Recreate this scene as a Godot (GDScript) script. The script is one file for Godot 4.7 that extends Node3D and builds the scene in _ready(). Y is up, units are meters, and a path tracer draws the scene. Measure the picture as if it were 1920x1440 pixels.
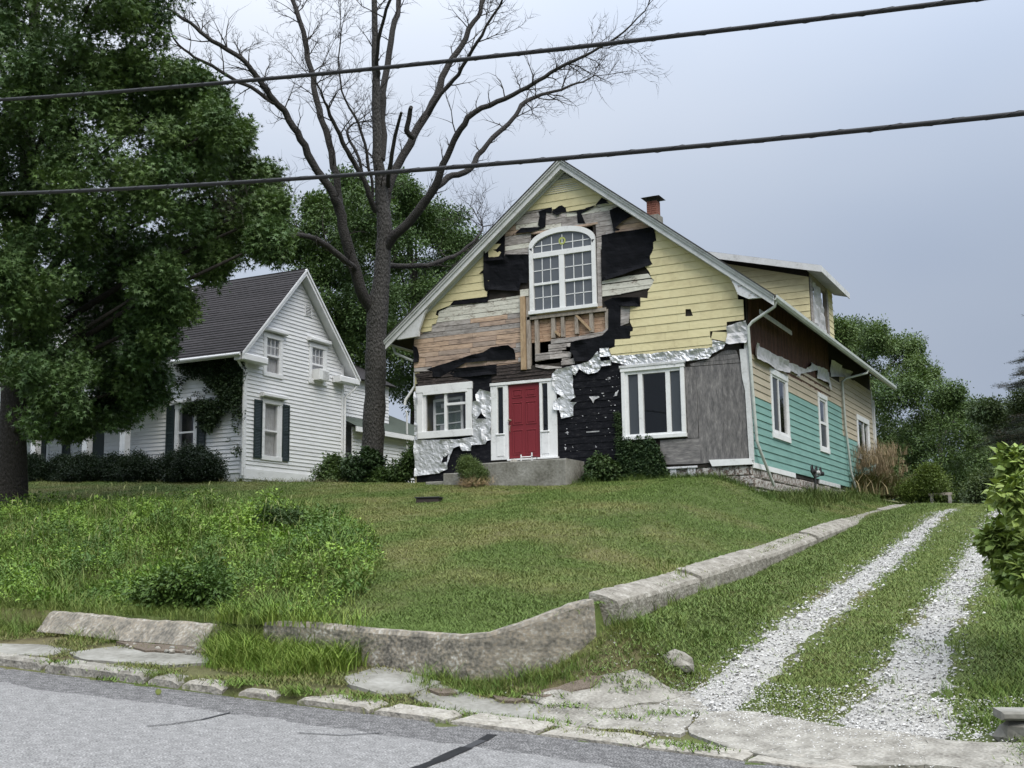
extends Node3D

# ---------------------------------------------------------------- measured outlines (metres)
# F: patches on the front wall as x, y; SD: side wall as depth, y; D: ground outlines as x, z; T: tree lobes x, y, z, r and limbs x, y, z, r
var F := {
	"yellow": [[-0.51, 8.43, 0.34, 8.43, 0.42, 8.41, 1.5, 7.54, 1.48, 7.48, 1.35, 7.48, 1.28, 7.6, 1.16, 7.68, 1.03, 7.6, 0.9, 7.5, 0.55, 7.47, 0.03, 7.47, -0.01, 7.59, -0.11, 7.68, -0.21, 7.67, -0.35, 7.59, -0.4, 7.5, -0.42, 7.67, -1.34, 7.68, -1.42, 7.71], [-2.36, 6.87, -2.06, 6.83, -2.23, 6.67, -2.02, 6.64, -2.19, 6.39, -2.53, 6.37, -2.53, 6.19, -2.65, 6.14, -2.81, 6.03, -2.53, 6.02, -2.54, 5.82, -2.46, 5.79, -2.54, 5.59, -2.48, 5.56, -2.54, 5.4, -2.54, 5.33, -3.64, 5.34, -3.78, 5.21, -4.21, 5.11, -4.26, 4.99, -4.17, 4.94, -4.26, 4.72, -4.38, 4.71, -4.41, 4.52, -4.72, 4.51, -4.83, 4.56, -4.83, 4.95, -4.7, 5.36], [2.6, 6.64, 2.66, 6.26, 2.55, 6.23, 2.57, 6.06, 2.46, 5.86, 2.46, 5.76, 2.53, 5.62, 2.3, 5.6, 2.43, 5.42, 2.47, 5.27, 2.56, 5.18, 2.46, 5.02, 2.37, 4.9, 2.35, 4.71, 2.15, 4.75, 2.14, 4.5, 1.85, 4.54, 1.83, 4.29, 1.83, 4.11, 1.91, 3.94, 1.9, 3.86, 1.83, 3.85, 1.82, 3.66, 1.38, 3.68, 1.37, 3.48, 1.2, 3.44, 1.27, 3.24, 2.29, 3.19, 3.52, 3.19, 4.1, 3.19, 4.11, 3.39, 4.04, 3.47, 4.04, 3.63, 4.24, 3.63, 4.49, 3.63, 4.5, 3.83, 4.96, 3.84, 4.96, 4.37, 4.82, 4.39, 4.82, 4.53, 4.79, 4.77, 4.57, 5.17, 3.91, 5.69]],
	"yhole": [[3.4, 4.29, 3.54, 4.28, 3.6, 4.09, 3.39, 4.1]],
	"ytilt": [[4.12, 3.61, 4.5, 3.56, 4.49, 3.3, 4.07, 3.43]],
	"tar": [[1.06, 6.65, 1.44, 6.65, 2.6, 6.64, 2.65, 6.26, 2.56, 6.24, 2.57, 6.06, 2.47, 5.86, 2.52, 5.62, 1.73, 5.44, 1.07, 5.33], [-2.54, 6.38, -1.94, 6.34, -1.91, 6.49, -1.15, 6.4, -1.23, 5.57, -1.43, 5.6, -1.48, 5.36, -2.38, 5.51, -2.61, 5.49, -2.6, 6.37], [-2.46, 6.81, -1.93, 7.23, -1.92, 6.49, -1.94, 6.33, -2.6, 6.37, -2.6, 6.83], [-0.85, 7.62, -0.62, 7.65, -0.43, 7.69, -0.43, 7.5, -0.61, 7.54, -0.64, 7.12, -0.79, 7.13, -0.88, 7.22, -0.82, 7.48], [-1.82, 6.92, -1.41, 7.21, -0.79, 7.15, -0.64, 7.12, -0.86, 7.07, -1.09, 7.03, -1.65, 7.07, -1.76, 6.95], [-0.42, 7.51, -0.38, 7.62, -0.22, 7.7, -0.09, 7.7, 0.01, 7.61, 0.01, 7.46, -0.12, 7.48, -0.26, 7.4, -0.39, 7.48], [0.01, 7.47, 0.32, 7.44, 0.55, 7.49, 0.93, 7.51, 0.85, 7.46, 0.54, 7.37, 0.47, 7.35, 0.59, 7.05, 0.36, 7.09, 0.34, 7.4, 0.01, 7.46], [0.93, 7.52, 1.14, 7.69, 1.35, 7.48, 1.25, 7.5, 0.93, 7.51], [1.36, 7.29, 1.69, 7.41, 2.12, 7.08, 1.73, 6.93, 1.5, 6.77, 1.65, 6.71, 1.6, 6.68, 1.44, 6.69], [1.06, 4.76, 1.36, 4.84, 2.13, 4.75, 2.13, 4.52, 1.83, 4.53, 1.57, 4.58, 1.55, 4.05, 1.87, 4.01, 1.9, 3.9, 1.83, 3.68, 1.38, 3.69, 1.35, 3.51, 1.01, 3.44, 0.92, 3.16, 0.2, 3.17, 0.16, 3.38, 0.07, 3.45, 0.1, 3.71, 0.24, 3.75, 1.01, 3.83, 1.19, 3.99, 1.21, 4.57], [-4.57, 3.4, -3.57, 3.58, -2.65, 3.73, -2.43, 3.84, -1.83, 3.83, -1.67, 3.7, -1.65, 3.41, -2.51, 3.45, -3.24, 3.45, -3.58, 3.33, -4.11, 3.12, -4.38, 3.15, -4.37, 3.29], [-3.61, 3.32, -2.25, 3.32, -2.23, 3.05, -3.11, 3.04, -3.61, 3.08, -3.82, 3.18], [-5.01, 4.13, -4.9, 4.08, -4.83, 3.83, -4.85, 3.62, -5.01, 3.63], [-3.8, 5.21, -3.71, 5.34, -3.4, 5.35, -2.54, 5.32, -2.51, 5.51, -2.47, 5.52, -2.49, 5.25, -2.52, 5.17], [-4.27, 4.97, -4.22, 5.13, -3.84, 5.16, -4.13, 5.09, -4.18, 5.01]],
	"tarlow": [[-4.97, 2.99, -3.08, 3.05, -2.44, 3.09, -2.48, -0.02, -4.93, 0.04], [-0.35, 3.05, 1.65, 3.31, 1.55, -0.2, -0.41, -0.11]],
	"tan": [[-3.81, 5.21, -2.5, 5.23, -1.49, 5.25, -1.49, 3.62, -1.46, 4.22, -1.48, 3.31, -2.27, 3.3, -3.6, 3.34, -4.6, 3.34, -5.01, 3.36, -5.02, 3.63, -4.84, 3.62, -4.84, 3.84, -5.02, 4.16, -5.01, 4.34, -4.84, 4.55, -4.41, 4.54, -4.41, 4.71, -4.29, 4.74, -4.17, 4.97, -4.21, 5.08]],
	"gray": [[-2.43, 6.5, -1.96, 7.16, -1.44, 7.71, -0.43, 7.69, 0.03, 7.49, 0.54, 7.52, 1.0, 7.64, 1.49, 7.55, 1.93, 7.26, 1.69, 7.41, 1.36, 7.29, 1.45, 6.66, 1.07, 6.65, 1.05, 6.25, 0.91, 6.27, 0.89, 7.03, 0.53, 7.03, -0.03, 7.06, -0.84, 7.06, -1.09, 7.03, -1.14, 6.35]],
	"pink": [[1.34, 7.32, 1.71, 7.43, 2.63, 6.66, 1.47, 6.65]],
	"white": [[1.04, 5.35, 1.81, 5.4, 2.38, 5.39, 2.55, 5.19, 2.44, 4.99, 1.59, 4.93, 1.3, 4.73, 1.03, 4.74]],
	"osb": [[-1.22, 4.54, 1.06, 4.52, 1.07, 4.07, 0.2, 4.01, -0.59, 4.0, -0.59, 3.82, -1.23, 3.84]],
	"brown": [[1.56, 4.58, 1.83, 4.54, 1.82, 4.32, 1.78, 4.1, 1.54, 4.04]],
	"low": [[-0.54, 3.9, 0.24, 3.89, 1.02, 3.94, 1.18, 4.04, 1.19, 3.98, 1.01, 3.83, 0.24, 3.75, -0.54, 3.74], [-0.62, 3.74, 0.06, 3.72, 0.04, 3.61, -0.07, 3.64, -0.1, 3.55, -0.62, 3.54], [-1.03, 3.51, -0.22, 3.53, -0.22, 3.33, -1.04, 3.31], [-0.24, 3.24, 0.17, 3.29, 0.17, 3.12, -0.24, 3.12], [-0.22, 3.5, 0.06, 3.48, 0.06, 3.29, -0.22, 3.25], [-1.03, 3.22, -0.22, 3.07, -0.26, 2.99, -0.75, 3.07, -1.03, 3.14]],
	"burnt": [[-4.98, 3.31, -4.39, 3.32, -4.37, 3.15, -4.91, 3.15], [-4.93, 3.13, -3.58, 3.08, -3.06, 2.93, -4.85, 2.89], [-2.26, 3.3, -1.47, 3.31, -1.44, 3.09, -1.62, 2.99, -2.24, 2.96], [-2.4, 2.95, -2.05, 3.05, -0.93, 3.05, -0.55, 2.94, -0.52, 2.76, -1.76, 2.77, -2.41, 2.79], [-4.1, 3.12, -3.61, 3.32, -3.69, 3.07, -4.02, 3.07]],
	"foil": [[-4.99, 1.33, -3.44, 1.26, -3.04, 1.32, -3.04, 2.31, -2.88, 2.33, -2.93, 2.52, -2.8, 2.66, -2.43, 2.54, -2.45, 1.18, -2.57, 1.16, -2.63, 1.07, -3.06, 1.07, -3.11, 0.91, -3.38, 0.92, -3.44, 1.07, -3.66, 1.01, -3.8, 0.73, -3.88, 0.43, -4.16, 0.32, -4.97, 0.27], [-5.0, 2.77, -4.85, 2.77, -4.85, 1.32, -4.99, 1.33], [-0.51, 2.91, -0.35, 3.01, 0.15, 3.07, 0.12, 2.8, 0.1, 2.49, 0.19, 2.2, 0.0, 2.08, 0.23, 2.04, 0.1, 1.95, 0.1, 1.69, -0.24, 1.63, -0.3, 1.87, -0.42, 1.88, -0.5, 1.92, -0.48, 2.15, -0.24, 2.25, -0.41, 2.38, -0.49, 2.5], [0.15, 3.07, 0.59, 3.14, 0.89, 3.4, 0.98, 3.11, 1.26, 3.12, 1.26, 2.98, 0.98, 2.97, 0.85, 2.83, 0.6, 2.79, 0.48, 2.84, 0.32, 2.97, 0.21, 2.79, 0.12, 2.84], [0.95, 3.47, 1.19, 3.47, 1.27, 3.23, 0.94, 3.23], [1.17, 3.29, 1.27, 3.24, 2.29, 3.2, 3.53, 3.2, 4.11, 3.2, 4.11, 3.39, 4.26, 3.34, 4.47, 3.29, 4.4, 3.14, 4.08, 3.03, 4.0, 2.92, 3.32, 2.89, 3.27, 2.83, 2.68, 2.84, 2.08, 2.86, 1.73, 2.94, 1.29, 3.07, 1.24, 3.18]],
	"foilhole": [[-2.89, 1.81, -2.74, 1.96, -2.73, 2.02, -2.7, 1.93, -2.59, 1.79], [-4.05, 0.61, -4.02, 0.83, -3.97, 0.77, -3.85, 0.85, -3.88, 0.64]],
	"wrap": [[4.5, 3.69, 4.7, 3.75, 5.03, 3.79, 5.08, 3.56, 5.02, 3.21, 4.82, 3.23, 4.58, 3.21, 4.48, 3.26, 4.52, 3.45]],
	"bit": [[0.58, 2.18, 0.86, 2.17, 0.9, 2.14, 0.74, 2.08, 0.7, 1.99, 0.65, 2.09], [1.35, 2.24, 1.44, 2.27, 1.39, 2.14, 1.32, 2.14], [0.47, 1.23, 0.86, 1.23, 0.85, 1.2, 0.48, 1.2], [-0.19, 0.85, -0.12, 0.83, -0.15, 0.75], [1.02, 1.59, 1.08, 1.59, 1.05, 1.56], [1.18, 2.67, 1.23, 2.65, 1.2, 2.59], [-0.17, 1.24, -0.04, 1.25, -0.07, 1.21], [0.93, 2.25, 1.03, 2.25, 0.99, 2.22], [0.73, 0.85, 0.77, 0.79, 0.74, 0.78], [0.05, 0.87, 0.09, 0.81, 0.06, 0.81]],
	"ply": [[3.31, 2.75, 3.62, 2.74, 3.62, 0.2, 3.62, 0.87, 3.33, 0.88, 3.33, 1.37], [3.62, 2.74, 4.31, 2.73, 4.23, 0.22, 3.64, 0.2, 3.64, 0.85], [4.31, 2.73, 4.87, 2.72, 4.92, 0.25, 4.23, 0.22], [2.57, 0.87, 3.64, 0.86, 3.64, 0.2, 2.55, 0.23]],
	"diag": [[3.46, 2.82, 4.06, 2.93, 4.33, 3.07, 4.51, 3.1, 4.71, 3.07, 4.81, 2.74, 3.48, 2.76]],
	"corner": [[4.81, 3.08, 4.99, 3.07, 5.01, 2.24, 5.05, 0.21, 4.94, 0.21, 4.91, 2.0, 4.85, 2.35]],
	"sill": [[3.89, 0.28, 4.98, 0.26, 5.03, 0.11, 3.97, 0.11]],
	"retR": [[4.6, 5.11, 4.81, 4.71, 4.89, 4.47, 5.16, 4.32, 5.61, 4.31, 5.64, 4.39]],
	"retL": [[-4.4, 5.14, -4.5, 5.0, -4.69, 4.52, -4.7, 4.35, -5.42, 4.32, -5.53, 4.35]],
	"vent": [[-0.51, 8.43, 0.34, 8.43, -0.09, 8.79]],
}
var SD := {
	"wrap": [[0.39, 3.29, 2.02, 3.32, 3.86, 3.33, 6.1, 3.42, 7.03, 3.77, 7.7, 3.75, 9.59, 3.82, 9.62, 3.66, 9.67, 3.23, 9.33, 3.37, 7.68, 3.36, 7.67, 3.61, 6.35, 3.36, 6.08, 3.3, 5.55, 3.21, 5.47, 3.09, 4.27, 3.1, 3.81, 3.06, 3.67, 2.96, 2.04, 2.88, 1.89, 2.91, 0.39, 2.88], [9.77, 4.26, 11.43, 4.29, 13.22, 4.33, 12.36, 4.03, 9.86, 3.71]],
}
var D := {
	"slabs": [[-14.25, -11.64, -13.48, -11.87, -12.8, -11.78, -12.77, -11.39, -13.69, -11.2], [-12.63, -11.63, -12.39, -12.19, -11.61, -12.35, -10.88, -12.36, -10.54, -11.9, -10.88, -11.59, -12.07, -11.42], [-8.4, -12.03, -8.37, -12.64, -7.44, -12.52, -7.45, -11.95, -7.67, -11.67, -8.15, -11.75], [-7.4, -11.91, -7.4, -12.47, -6.74, -12.31, -5.91, -12.22, -5.63, -11.55, -6.43, -11.65, -6.85, -11.63], [-5.88, -12.21, -5.15, -12.39, -4.78, -12.96, -4.39, -12.93, -4.29, -12.57, -4.16, -11.84, -4.73, -11.78, -5.34, -11.53, -5.6, -11.53], [-6.26, -12.53, -5.5, -13.02, -5.24, -13.44, -5.07, -13.51, -4.67, -13.55, -4.82, -13.21, -5.15, -12.45, -5.44, -12.29, -5.9, -12.26], [-4.8, -13.12, -4.67, -13.55, -4.29, -13.11, -4.25, -12.86], [-4.07, -11.95, -4.22, -12.85, -3.76, -13.08, -3.32, -12.94, -2.73, -12.73, -2.1, -12.79, -1.84, -12.62, -1.75, -11.76, -2.67, -11.18, -3.52, -11.53], [-1.82, -12.63, -0.94, -12.32, -0.55, -11.98, -0.55, -11.63, -1.73, -11.74]],
	"dirt": [[-12.57, -12.4, -11.09, -12.59, -10.86, -12.33, -11.71, -12.07], [-6.29, -12.55, -5.5, -13.02, -5.53, -12.78, -5.99, -12.47], [-7.36, -12.16, -7.13, -12.34, -7.02, -12.24, -7.18, -12.05], [-6.6, -12.34, -6.19, -12.34, -6.23, -12.23, -6.48, -12.21]],
	"weeds": [-24.43, -18.39, -26.59, -21.89, -24.43, -25.56, -20.96, -24.49, -16.62, -22.2, -13.18, -19.53, -10.86, -16.56, -9.84, -13.91, -10.01, -13.17, -10.74, -13.17, -11.83, -13.58, -14.72, -13.09, -17.19, -13.02],
	"tall": [-11.33, -12.91, -10.59, -13.21, -8.7, -12.9, -8.7, -12.9, -8.64, -12.23, -9.13, -11.61, -10.33, -11.74],
	"curbx": [-14.92, -12.47, -12.41, -10.69, -10.64, -10.15, -10.11, -9.47, -9.24, -8.69, -8.4, -7.41, -7.37, -6.47, -6.42, -5.41, -5.37, -4.31, -4.28, -3.26, -3.23, -2.29],
	"tl": [-4.74, -13.84, -4.57, -16.1, -4.43, -18.69, -4.28, -23.96, -4.3, -29.92, -4.25, -33.58],
	"tlr": [-3.85, -13.23, -3.79, -15.27, -3.66, -18.05, -3.63, -22.99, -3.73, -28.31, -4.02, -33.67],
	"tr": [-2.95, -13.39, -2.81, -15.3, -2.75, -17.52, -2.76, -21.23, -2.84, -28.49, -2.99, -34.76],
	"trr": [-1.5, -12.65, -1.76, -14.71, -1.99, -17.36, -2.03, -21.44, -2.17, -24.93, -2.69, -34.88],
	"pts": {"box": [-14.49, -24.03], "ball": [-10.02, -10.56], "rub": [-5.03, -14.23], "block": [-1.04, -12.74], "heap": [-15.65, -28.84], "leafpile": [-6.27, -12.75]},
}
var T := {
	"big": [-26.3, 17.4, -19.8, 1.87, -25.9, 17.5, -21.5, 1.65, -21.9, 16.3, -20.1, 1.35, -21.8, 16.5, -21.6, 0.99, -25.8, 14.4, -19.2, 1.79, -24.1, 14.1, -19.8, 1.3, -23.1, 14.4, -20.8, 1.18, -22.4, 14.5, -21.9, 0.99, -21.5, 14.3, -22.6, 0.86, -21.2, 14.4, -23.5, 0.66, -26.7, 12.9, -20.4, 1.87, -26.1, 13.5, -21.9, 1.64, -23.0, 12.8, -21.2, 1.46, -23.8, 13.9, -24.0, 1.45, -20.0, 12.5, -21.9, 1.02, -21.2, 13.4, -24.4, 0.74, -26.6, 11.2, -20.7, 1.72, -25.5, 11.5, -21.9, 1.68, -22.6, 11.0, -21.4, 1.59, -21.4, 11.2, -22.2, 1.46, -21.9, 12.3, -24.8, 1.21, -21.4, 12.7, -25.9, 0.7, -19.3, 10.9, -23.9, 0.59, -21.3, 11.0, -24.8, 0.97, -23.1, 10.8, -24.9, 1.15, -24.7, 10.6, -24.2, 1.3, -18.8, 9.9, -23.2, 0.41, -25.2, 8.8, -19.9, 1.43, -24.2, 9.0, -21.0, 1.39, -25.2, 9.6, -24.0, 1.22, -21.5, 8.9, -22.1, 0.69, -21.1, 9.8, -23.8, 0.57, -28.4, 8.1, -23.1, 1.55, -25.4, 7.8, -22.5, 1.46, -24.6, 8.0, -23.7, 1.19, -22.4, 7.6, -22.9, 0.78, -23.9, 6.8, -24.2, 0.75, -25.6, 6.7, -24.1, 1.22, -24.0, 6.2, -20.9, 1.22, -26.0, 5.8, -23.6, 0.57, -25.6, 6.3, -25.0, 0.53, -27.0, 6.0, -23.1, 0.57, -21.9, 8.3, -22.9, 0.59],
	"mid1": [-29.6, 16.3, -40.9, 1.29, -26.7, 16.1, -39.0, 1.1, -29.3, 18.3, -41.6, 0.83, -30.2, 14.7, -40.9, 0.94, -28.9, 14.9, -41.4, 1.4, -29.5, 12.9, -40.7, 1.27, -27.5, 12.7, -40.7, 1.36, -30.8, 11.7, -42.6, 1.2, -28.1, 11.0, -41.5, 1.38, -28.9, 9.4, -41.1, 1.14, -31.8, 15.8, -41.4, 0.72, -30.4, 17.3, -41.1, 0.71],
	"mid2": [-28.8, 17.9, -46.6, 1.28, -28.0, 18.1, -48.3, 1.18, -28.1, 18.4, -44.5, 0.79, -26.8, 16.5, -47.5, 0.97, -29.8, 16.5, -49.3, 1.48, -31.4, 15.0, -48.8, 1.74, -26.5, 13.6, -44.7, 1.32, -28.7, 11.6, -44.6, 1.58, -26.8, 11.6, -44.2, 1.43, -29.4, 9.9, -46.6, 1.39, -27.6, 15.6, -42.9, 1.07, -26.5, 15.2, -47.4, 0.76, -29.9, 19.9, -46.5, 0.65],
	"r1": [-12.5, 13.8, -66.5, 1.14, -10.7, 13.1, -63.4, 0.99, -10.0, 13.1, -68.0, 1.08, -9.0, 11.5, -66.2, 0.87, -11.7, 11.4, -64.7, 1.45, -9.3, 9.7, -61.5, 1.41, -11.8, 9.1, -67.8, 1.65, -11.3, 6.3, -59.0, 1.18, -11.8, 13.1, -60.0, 0.54, -12.0, 9.7, -62.2, 1.25, -9.9, 8.0, -67.0, 1.32, -10.2, 6.2, -61.4, 1.21],
	"r2": [-6.5, 9.1, -56.5, 0.64, -7.7, 8.5, -61.8, 1.07, -6.1, 6.9, -57.0, 1.22, -8.6, 7.0, -62.0, 1.08, -6.9, 5.5, -59.3, 1.14, -5.6, 6.2, -60.9, 1.16, -6.2, 8.9, -61.5, 0.53],
	"r3": [-4.0, 7.3, -54.5, 0.92, -4.3, 7.5, -50.0, 0.47, -3.5, 6.1, -54.4, 1.02, -3.5, 4.3, -48.8, 0.71, -4.4, 4.3, -48.8, 0.62, -2.8, 7.9, -52.7, 0.88, -3.1, 4.8, -52.6, 0.88],
	"vine": [-1.0, 2.2, -14.4, 0.22, -1.0, 2.6, -15.9, 0.18, -1.1, 1.7, -15.2, 0.19, -1.0, 1.8, -15.9, 0.26, -1.3, 1.9, -16.3, 0.11, -1.1, 1.4, -15.5, 0.14, -1.1, 2.4, -15.2, 0.09, -0.9, 1.4, -14.5, 0.19, -1.0, 2.7, -14.7, 0.07, -1.3, 1.8, -15.2, 0.06],
	"bough": [-3.4, 8.9, -48.6, 0.02, -4.3, 8.2, -50.5, 0.02],
	"pts": {"big": [-26.74, 4.11, -22.28], "dead": [-20.24, 4.24, -30.11], "mid1": [-29.99, 7.8, -42.7], "mid2": [-29.35, 8.24, -47.49], "r1": [-11.23, 5.29, -64.05], "r2": [-7.23, 4.63, -59.39], "r3": [-3.67, 4.16, -52.2], "spruce": [-2.63, 4.66, -50.37]},
	"limbs": [[-20.26, 4.08, -30.14, 0.556, -20.21, 4.51, -30.09, 0.441, -20.12, 5.24, -30.0, 0.4, -19.99, 6.21, -29.9, 0.384, -19.86, 7.5, -29.74, 0.368, -19.75, 8.47, -29.63, 0.36, -19.62, 9.43, -29.52, 0.368, -19.48, 10.24, -29.46, 0.31, -19.36, 11.05, -29.38, 0.278, -19.25, 11.68, -29.33, 0.278, -19.22, 12.34, -29.22, 0.261, -19.22, 12.87, -29.13, 0.237, -19.23, 13.63, -28.99, 0.204, -19.24, 14.05, -28.92, 0.18, -19.14, 15.64, -28.69, 0.147, -19.04, 17.22, -28.47, 0.123, -18.94, 18.8, -28.24, 0.098, -18.85, 20.25, -28.04, 0.065], [-19.75, 9.36, -29.48, 0.229, -19.76, 9.64, -29.2, 0.219, -19.8, 9.94, -28.89, 0.21, -19.95, 11.14, -28.38, 0.193, -19.94, 12.24, -27.97, 0.176, -20.0, 12.58, -27.65, 0.151, -20.23, 13.29, -27.18, 0.134, -20.47, 14.06, -26.7, 0.126, -20.69, 14.75, -26.24, 0.117, -20.82, 15.05, -25.9, 0.109, -21.04, 15.65, -25.45, 0.093, -21.22, 16.03, -25.07, 0.084, -21.7, 16.46, -24.52, 0.076, -22.19, 16.89, -23.97, 0.061, -22.61, 17.24, -23.46, 0.045, -23.11, 17.6, -22.92, 0.03], [-21.91, 15.76, -27.26, 0.082, -21.99, 15.8, -26.87, 0.073, -22.47, 16.16, -26.22, 0.064, -22.93, 16.52, -25.58, 0.056, -23.33, 16.77, -25.0, 0.044, -23.51, 17.1, -24.51, 0.031], [-20.39, 12.49, -28.6, 0.147, -20.52, 13.04, -28.69, 0.14, -20.68, 13.91, -28.71, 0.132, -20.95, 14.95, -28.65, 0.125, -21.22, 15.84, -28.61, 0.117, -21.44, 16.66, -28.6, 0.109, -21.64, 17.66, -28.58, 0.102, -21.92, 18.75, -28.5, 0.094, -22.19, 19.69, -28.45, 0.086, -22.47, 20.82, -28.37, 0.052], [-19.42, 12.42, -29.11, 0.114, -19.44, 13.01, -28.61, 0.097, -19.56, 13.67, -28.06, 0.088, -19.59, 14.19, -27.58, 0.079, -19.62, 14.84, -27.07, 0.063, -19.64, 15.18, -26.62, 0.039, -19.61, 15.58, -26.19, 0.023], [-19.13, 13.95, -28.99, 0.147, -19.31, 15.87, -29.25, 0.133, -19.38, 17.33, -29.64, 0.118, -19.34, 18.99, -30.05, 0.103, -19.49, 19.94, -30.49, 0.096, -19.49, 21.62, -30.88, 0.053], [-19.05, 16.38, -28.61, 0.074, -18.56, 17.29, -27.94, 0.064, -17.83, 18.16, -27.41, 0.055, -17.29, 18.75, -26.82, 0.031], [-19.18, 12.34, -29.25, 0.163, -19.15, 13.36, -29.46, 0.157, -18.9, 14.27, -29.81, 0.15, -18.55, 15.28, -30.19, 0.143, -18.12, 16.38, -30.59, 0.136, -17.99, 17.34, -30.87, 0.12, -17.63, 18.3, -31.27, 0.103, -17.19, 19.37, -31.69, 0.087, -17.06, 20.03, -32.02, 0.079, -16.76, 21.23, -32.34, 0.053], [-17.8, 15.31, -29.43, 0.082, -16.95, 16.02, -29.28, 0.073, -16.24, 16.46, -29.12, 0.064, -15.74, 16.97, -28.83, 0.055, -14.86, 17.76, -28.68, 0.039, -14.3, 18.25, -28.43, 0.023], [-18.22, 14.62, -29.34, 0.098, -18.29, 14.77, -29.08, 0.098, -18.1, 15.11, -28.93, 0.089, -17.95, 15.35, -28.78, 0.073], [-19.03, 13.14, -29.18, 0.082, -18.68, 13.49, -28.73, 0.081, -18.19, 14.31, -28.27, 0.064, -17.71, 14.82, -27.86, 0.047], [-19.3, 11.21, -29.38, 0.18, -18.84, 11.61, -29.29, 0.17, -18.34, 11.86, -29.23, 0.161, -17.82, 12.32, -29.15, 0.152, -17.32, 12.8, -29.06, 0.143, -16.78, 13.63, -28.93, 0.111, -16.27, 14.3, -28.81, 0.102, -15.57, 14.81, -28.82, 0.094, -14.62, 15.17, -28.98, 0.078, -13.81, 15.43, -29.08, 0.069, -13.08, 15.78, -29.13, 0.058, -12.24, 16.03, -29.26, 0.046, -11.26, 16.43, -29.42, 0.03, -10.53, 17.12, -29.41, 0.015], [-17.78, 13.09, -29.83, 0.114, -17.54, 13.47, -30.26, 0.115, -17.11, 13.85, -30.79, 0.108, -16.95, 14.44, -31.15, 0.101, -16.53, 15.2, -31.61, 0.093, -16.19, 15.74, -32.07, 0.085, -15.91, 16.44, -32.47, 0.078, -15.41, 16.81, -33.03, 0.061, -14.61, 17.26, -33.74, 0.039, -14.24, 17.65, -34.24, 0.021], [-20.07, 10.33, -29.14, 0.114, -19.82, 10.5, -28.48, 0.112, -19.69, 10.64, -27.77, 0.11, -19.81, 10.93, -26.9, 0.1, -19.94, 10.96, -26.07, 0.083, -20.17, 11.0, -25.19, 0.067, -20.41, 11.18, -24.28, 0.044], [-19.42, 10.72, -29.41, 0.098, -19.53, 10.94, -30.22, 0.1, -19.14, 11.13, -31.29, 0.094, -18.77, 11.56, -32.32, 0.078, -18.35, 12.29, -33.31, 0.053, -18.39, 13.04, -34.07, 0.027], [-19.64, 13.12, -28.87, 0.049, -20.0, 14.32, -28.86, 0.058, -20.4, 15.02, -28.92, 0.05, -20.29, 15.47, -29.27, 0.025], [-19.46, 12.83, -29.02, 0.049, -19.38, 13.87, -28.59, 0.057, -19.41, 14.83, -28.13, 0.048, -19.65, 15.77, -27.56, 0.032, -19.37, 17.39, -27.13, 0.019]],
	"cable": [[-11.55, 7.23, -9.2, -8.23, 6.79, -9.2, -5.8, 6.47, -9.2, -3.38, 6.15, -9.2, -1.98, 6.0, -9.2, -0.79, 5.88, -9.2], [-11.46, 6.04, -9.2, -7.83, 5.58, -9.2, -4.66, 5.25, -9.2, -2.25, 5.06, -9.2, -0.37, 4.89, -9.2]],
}

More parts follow.
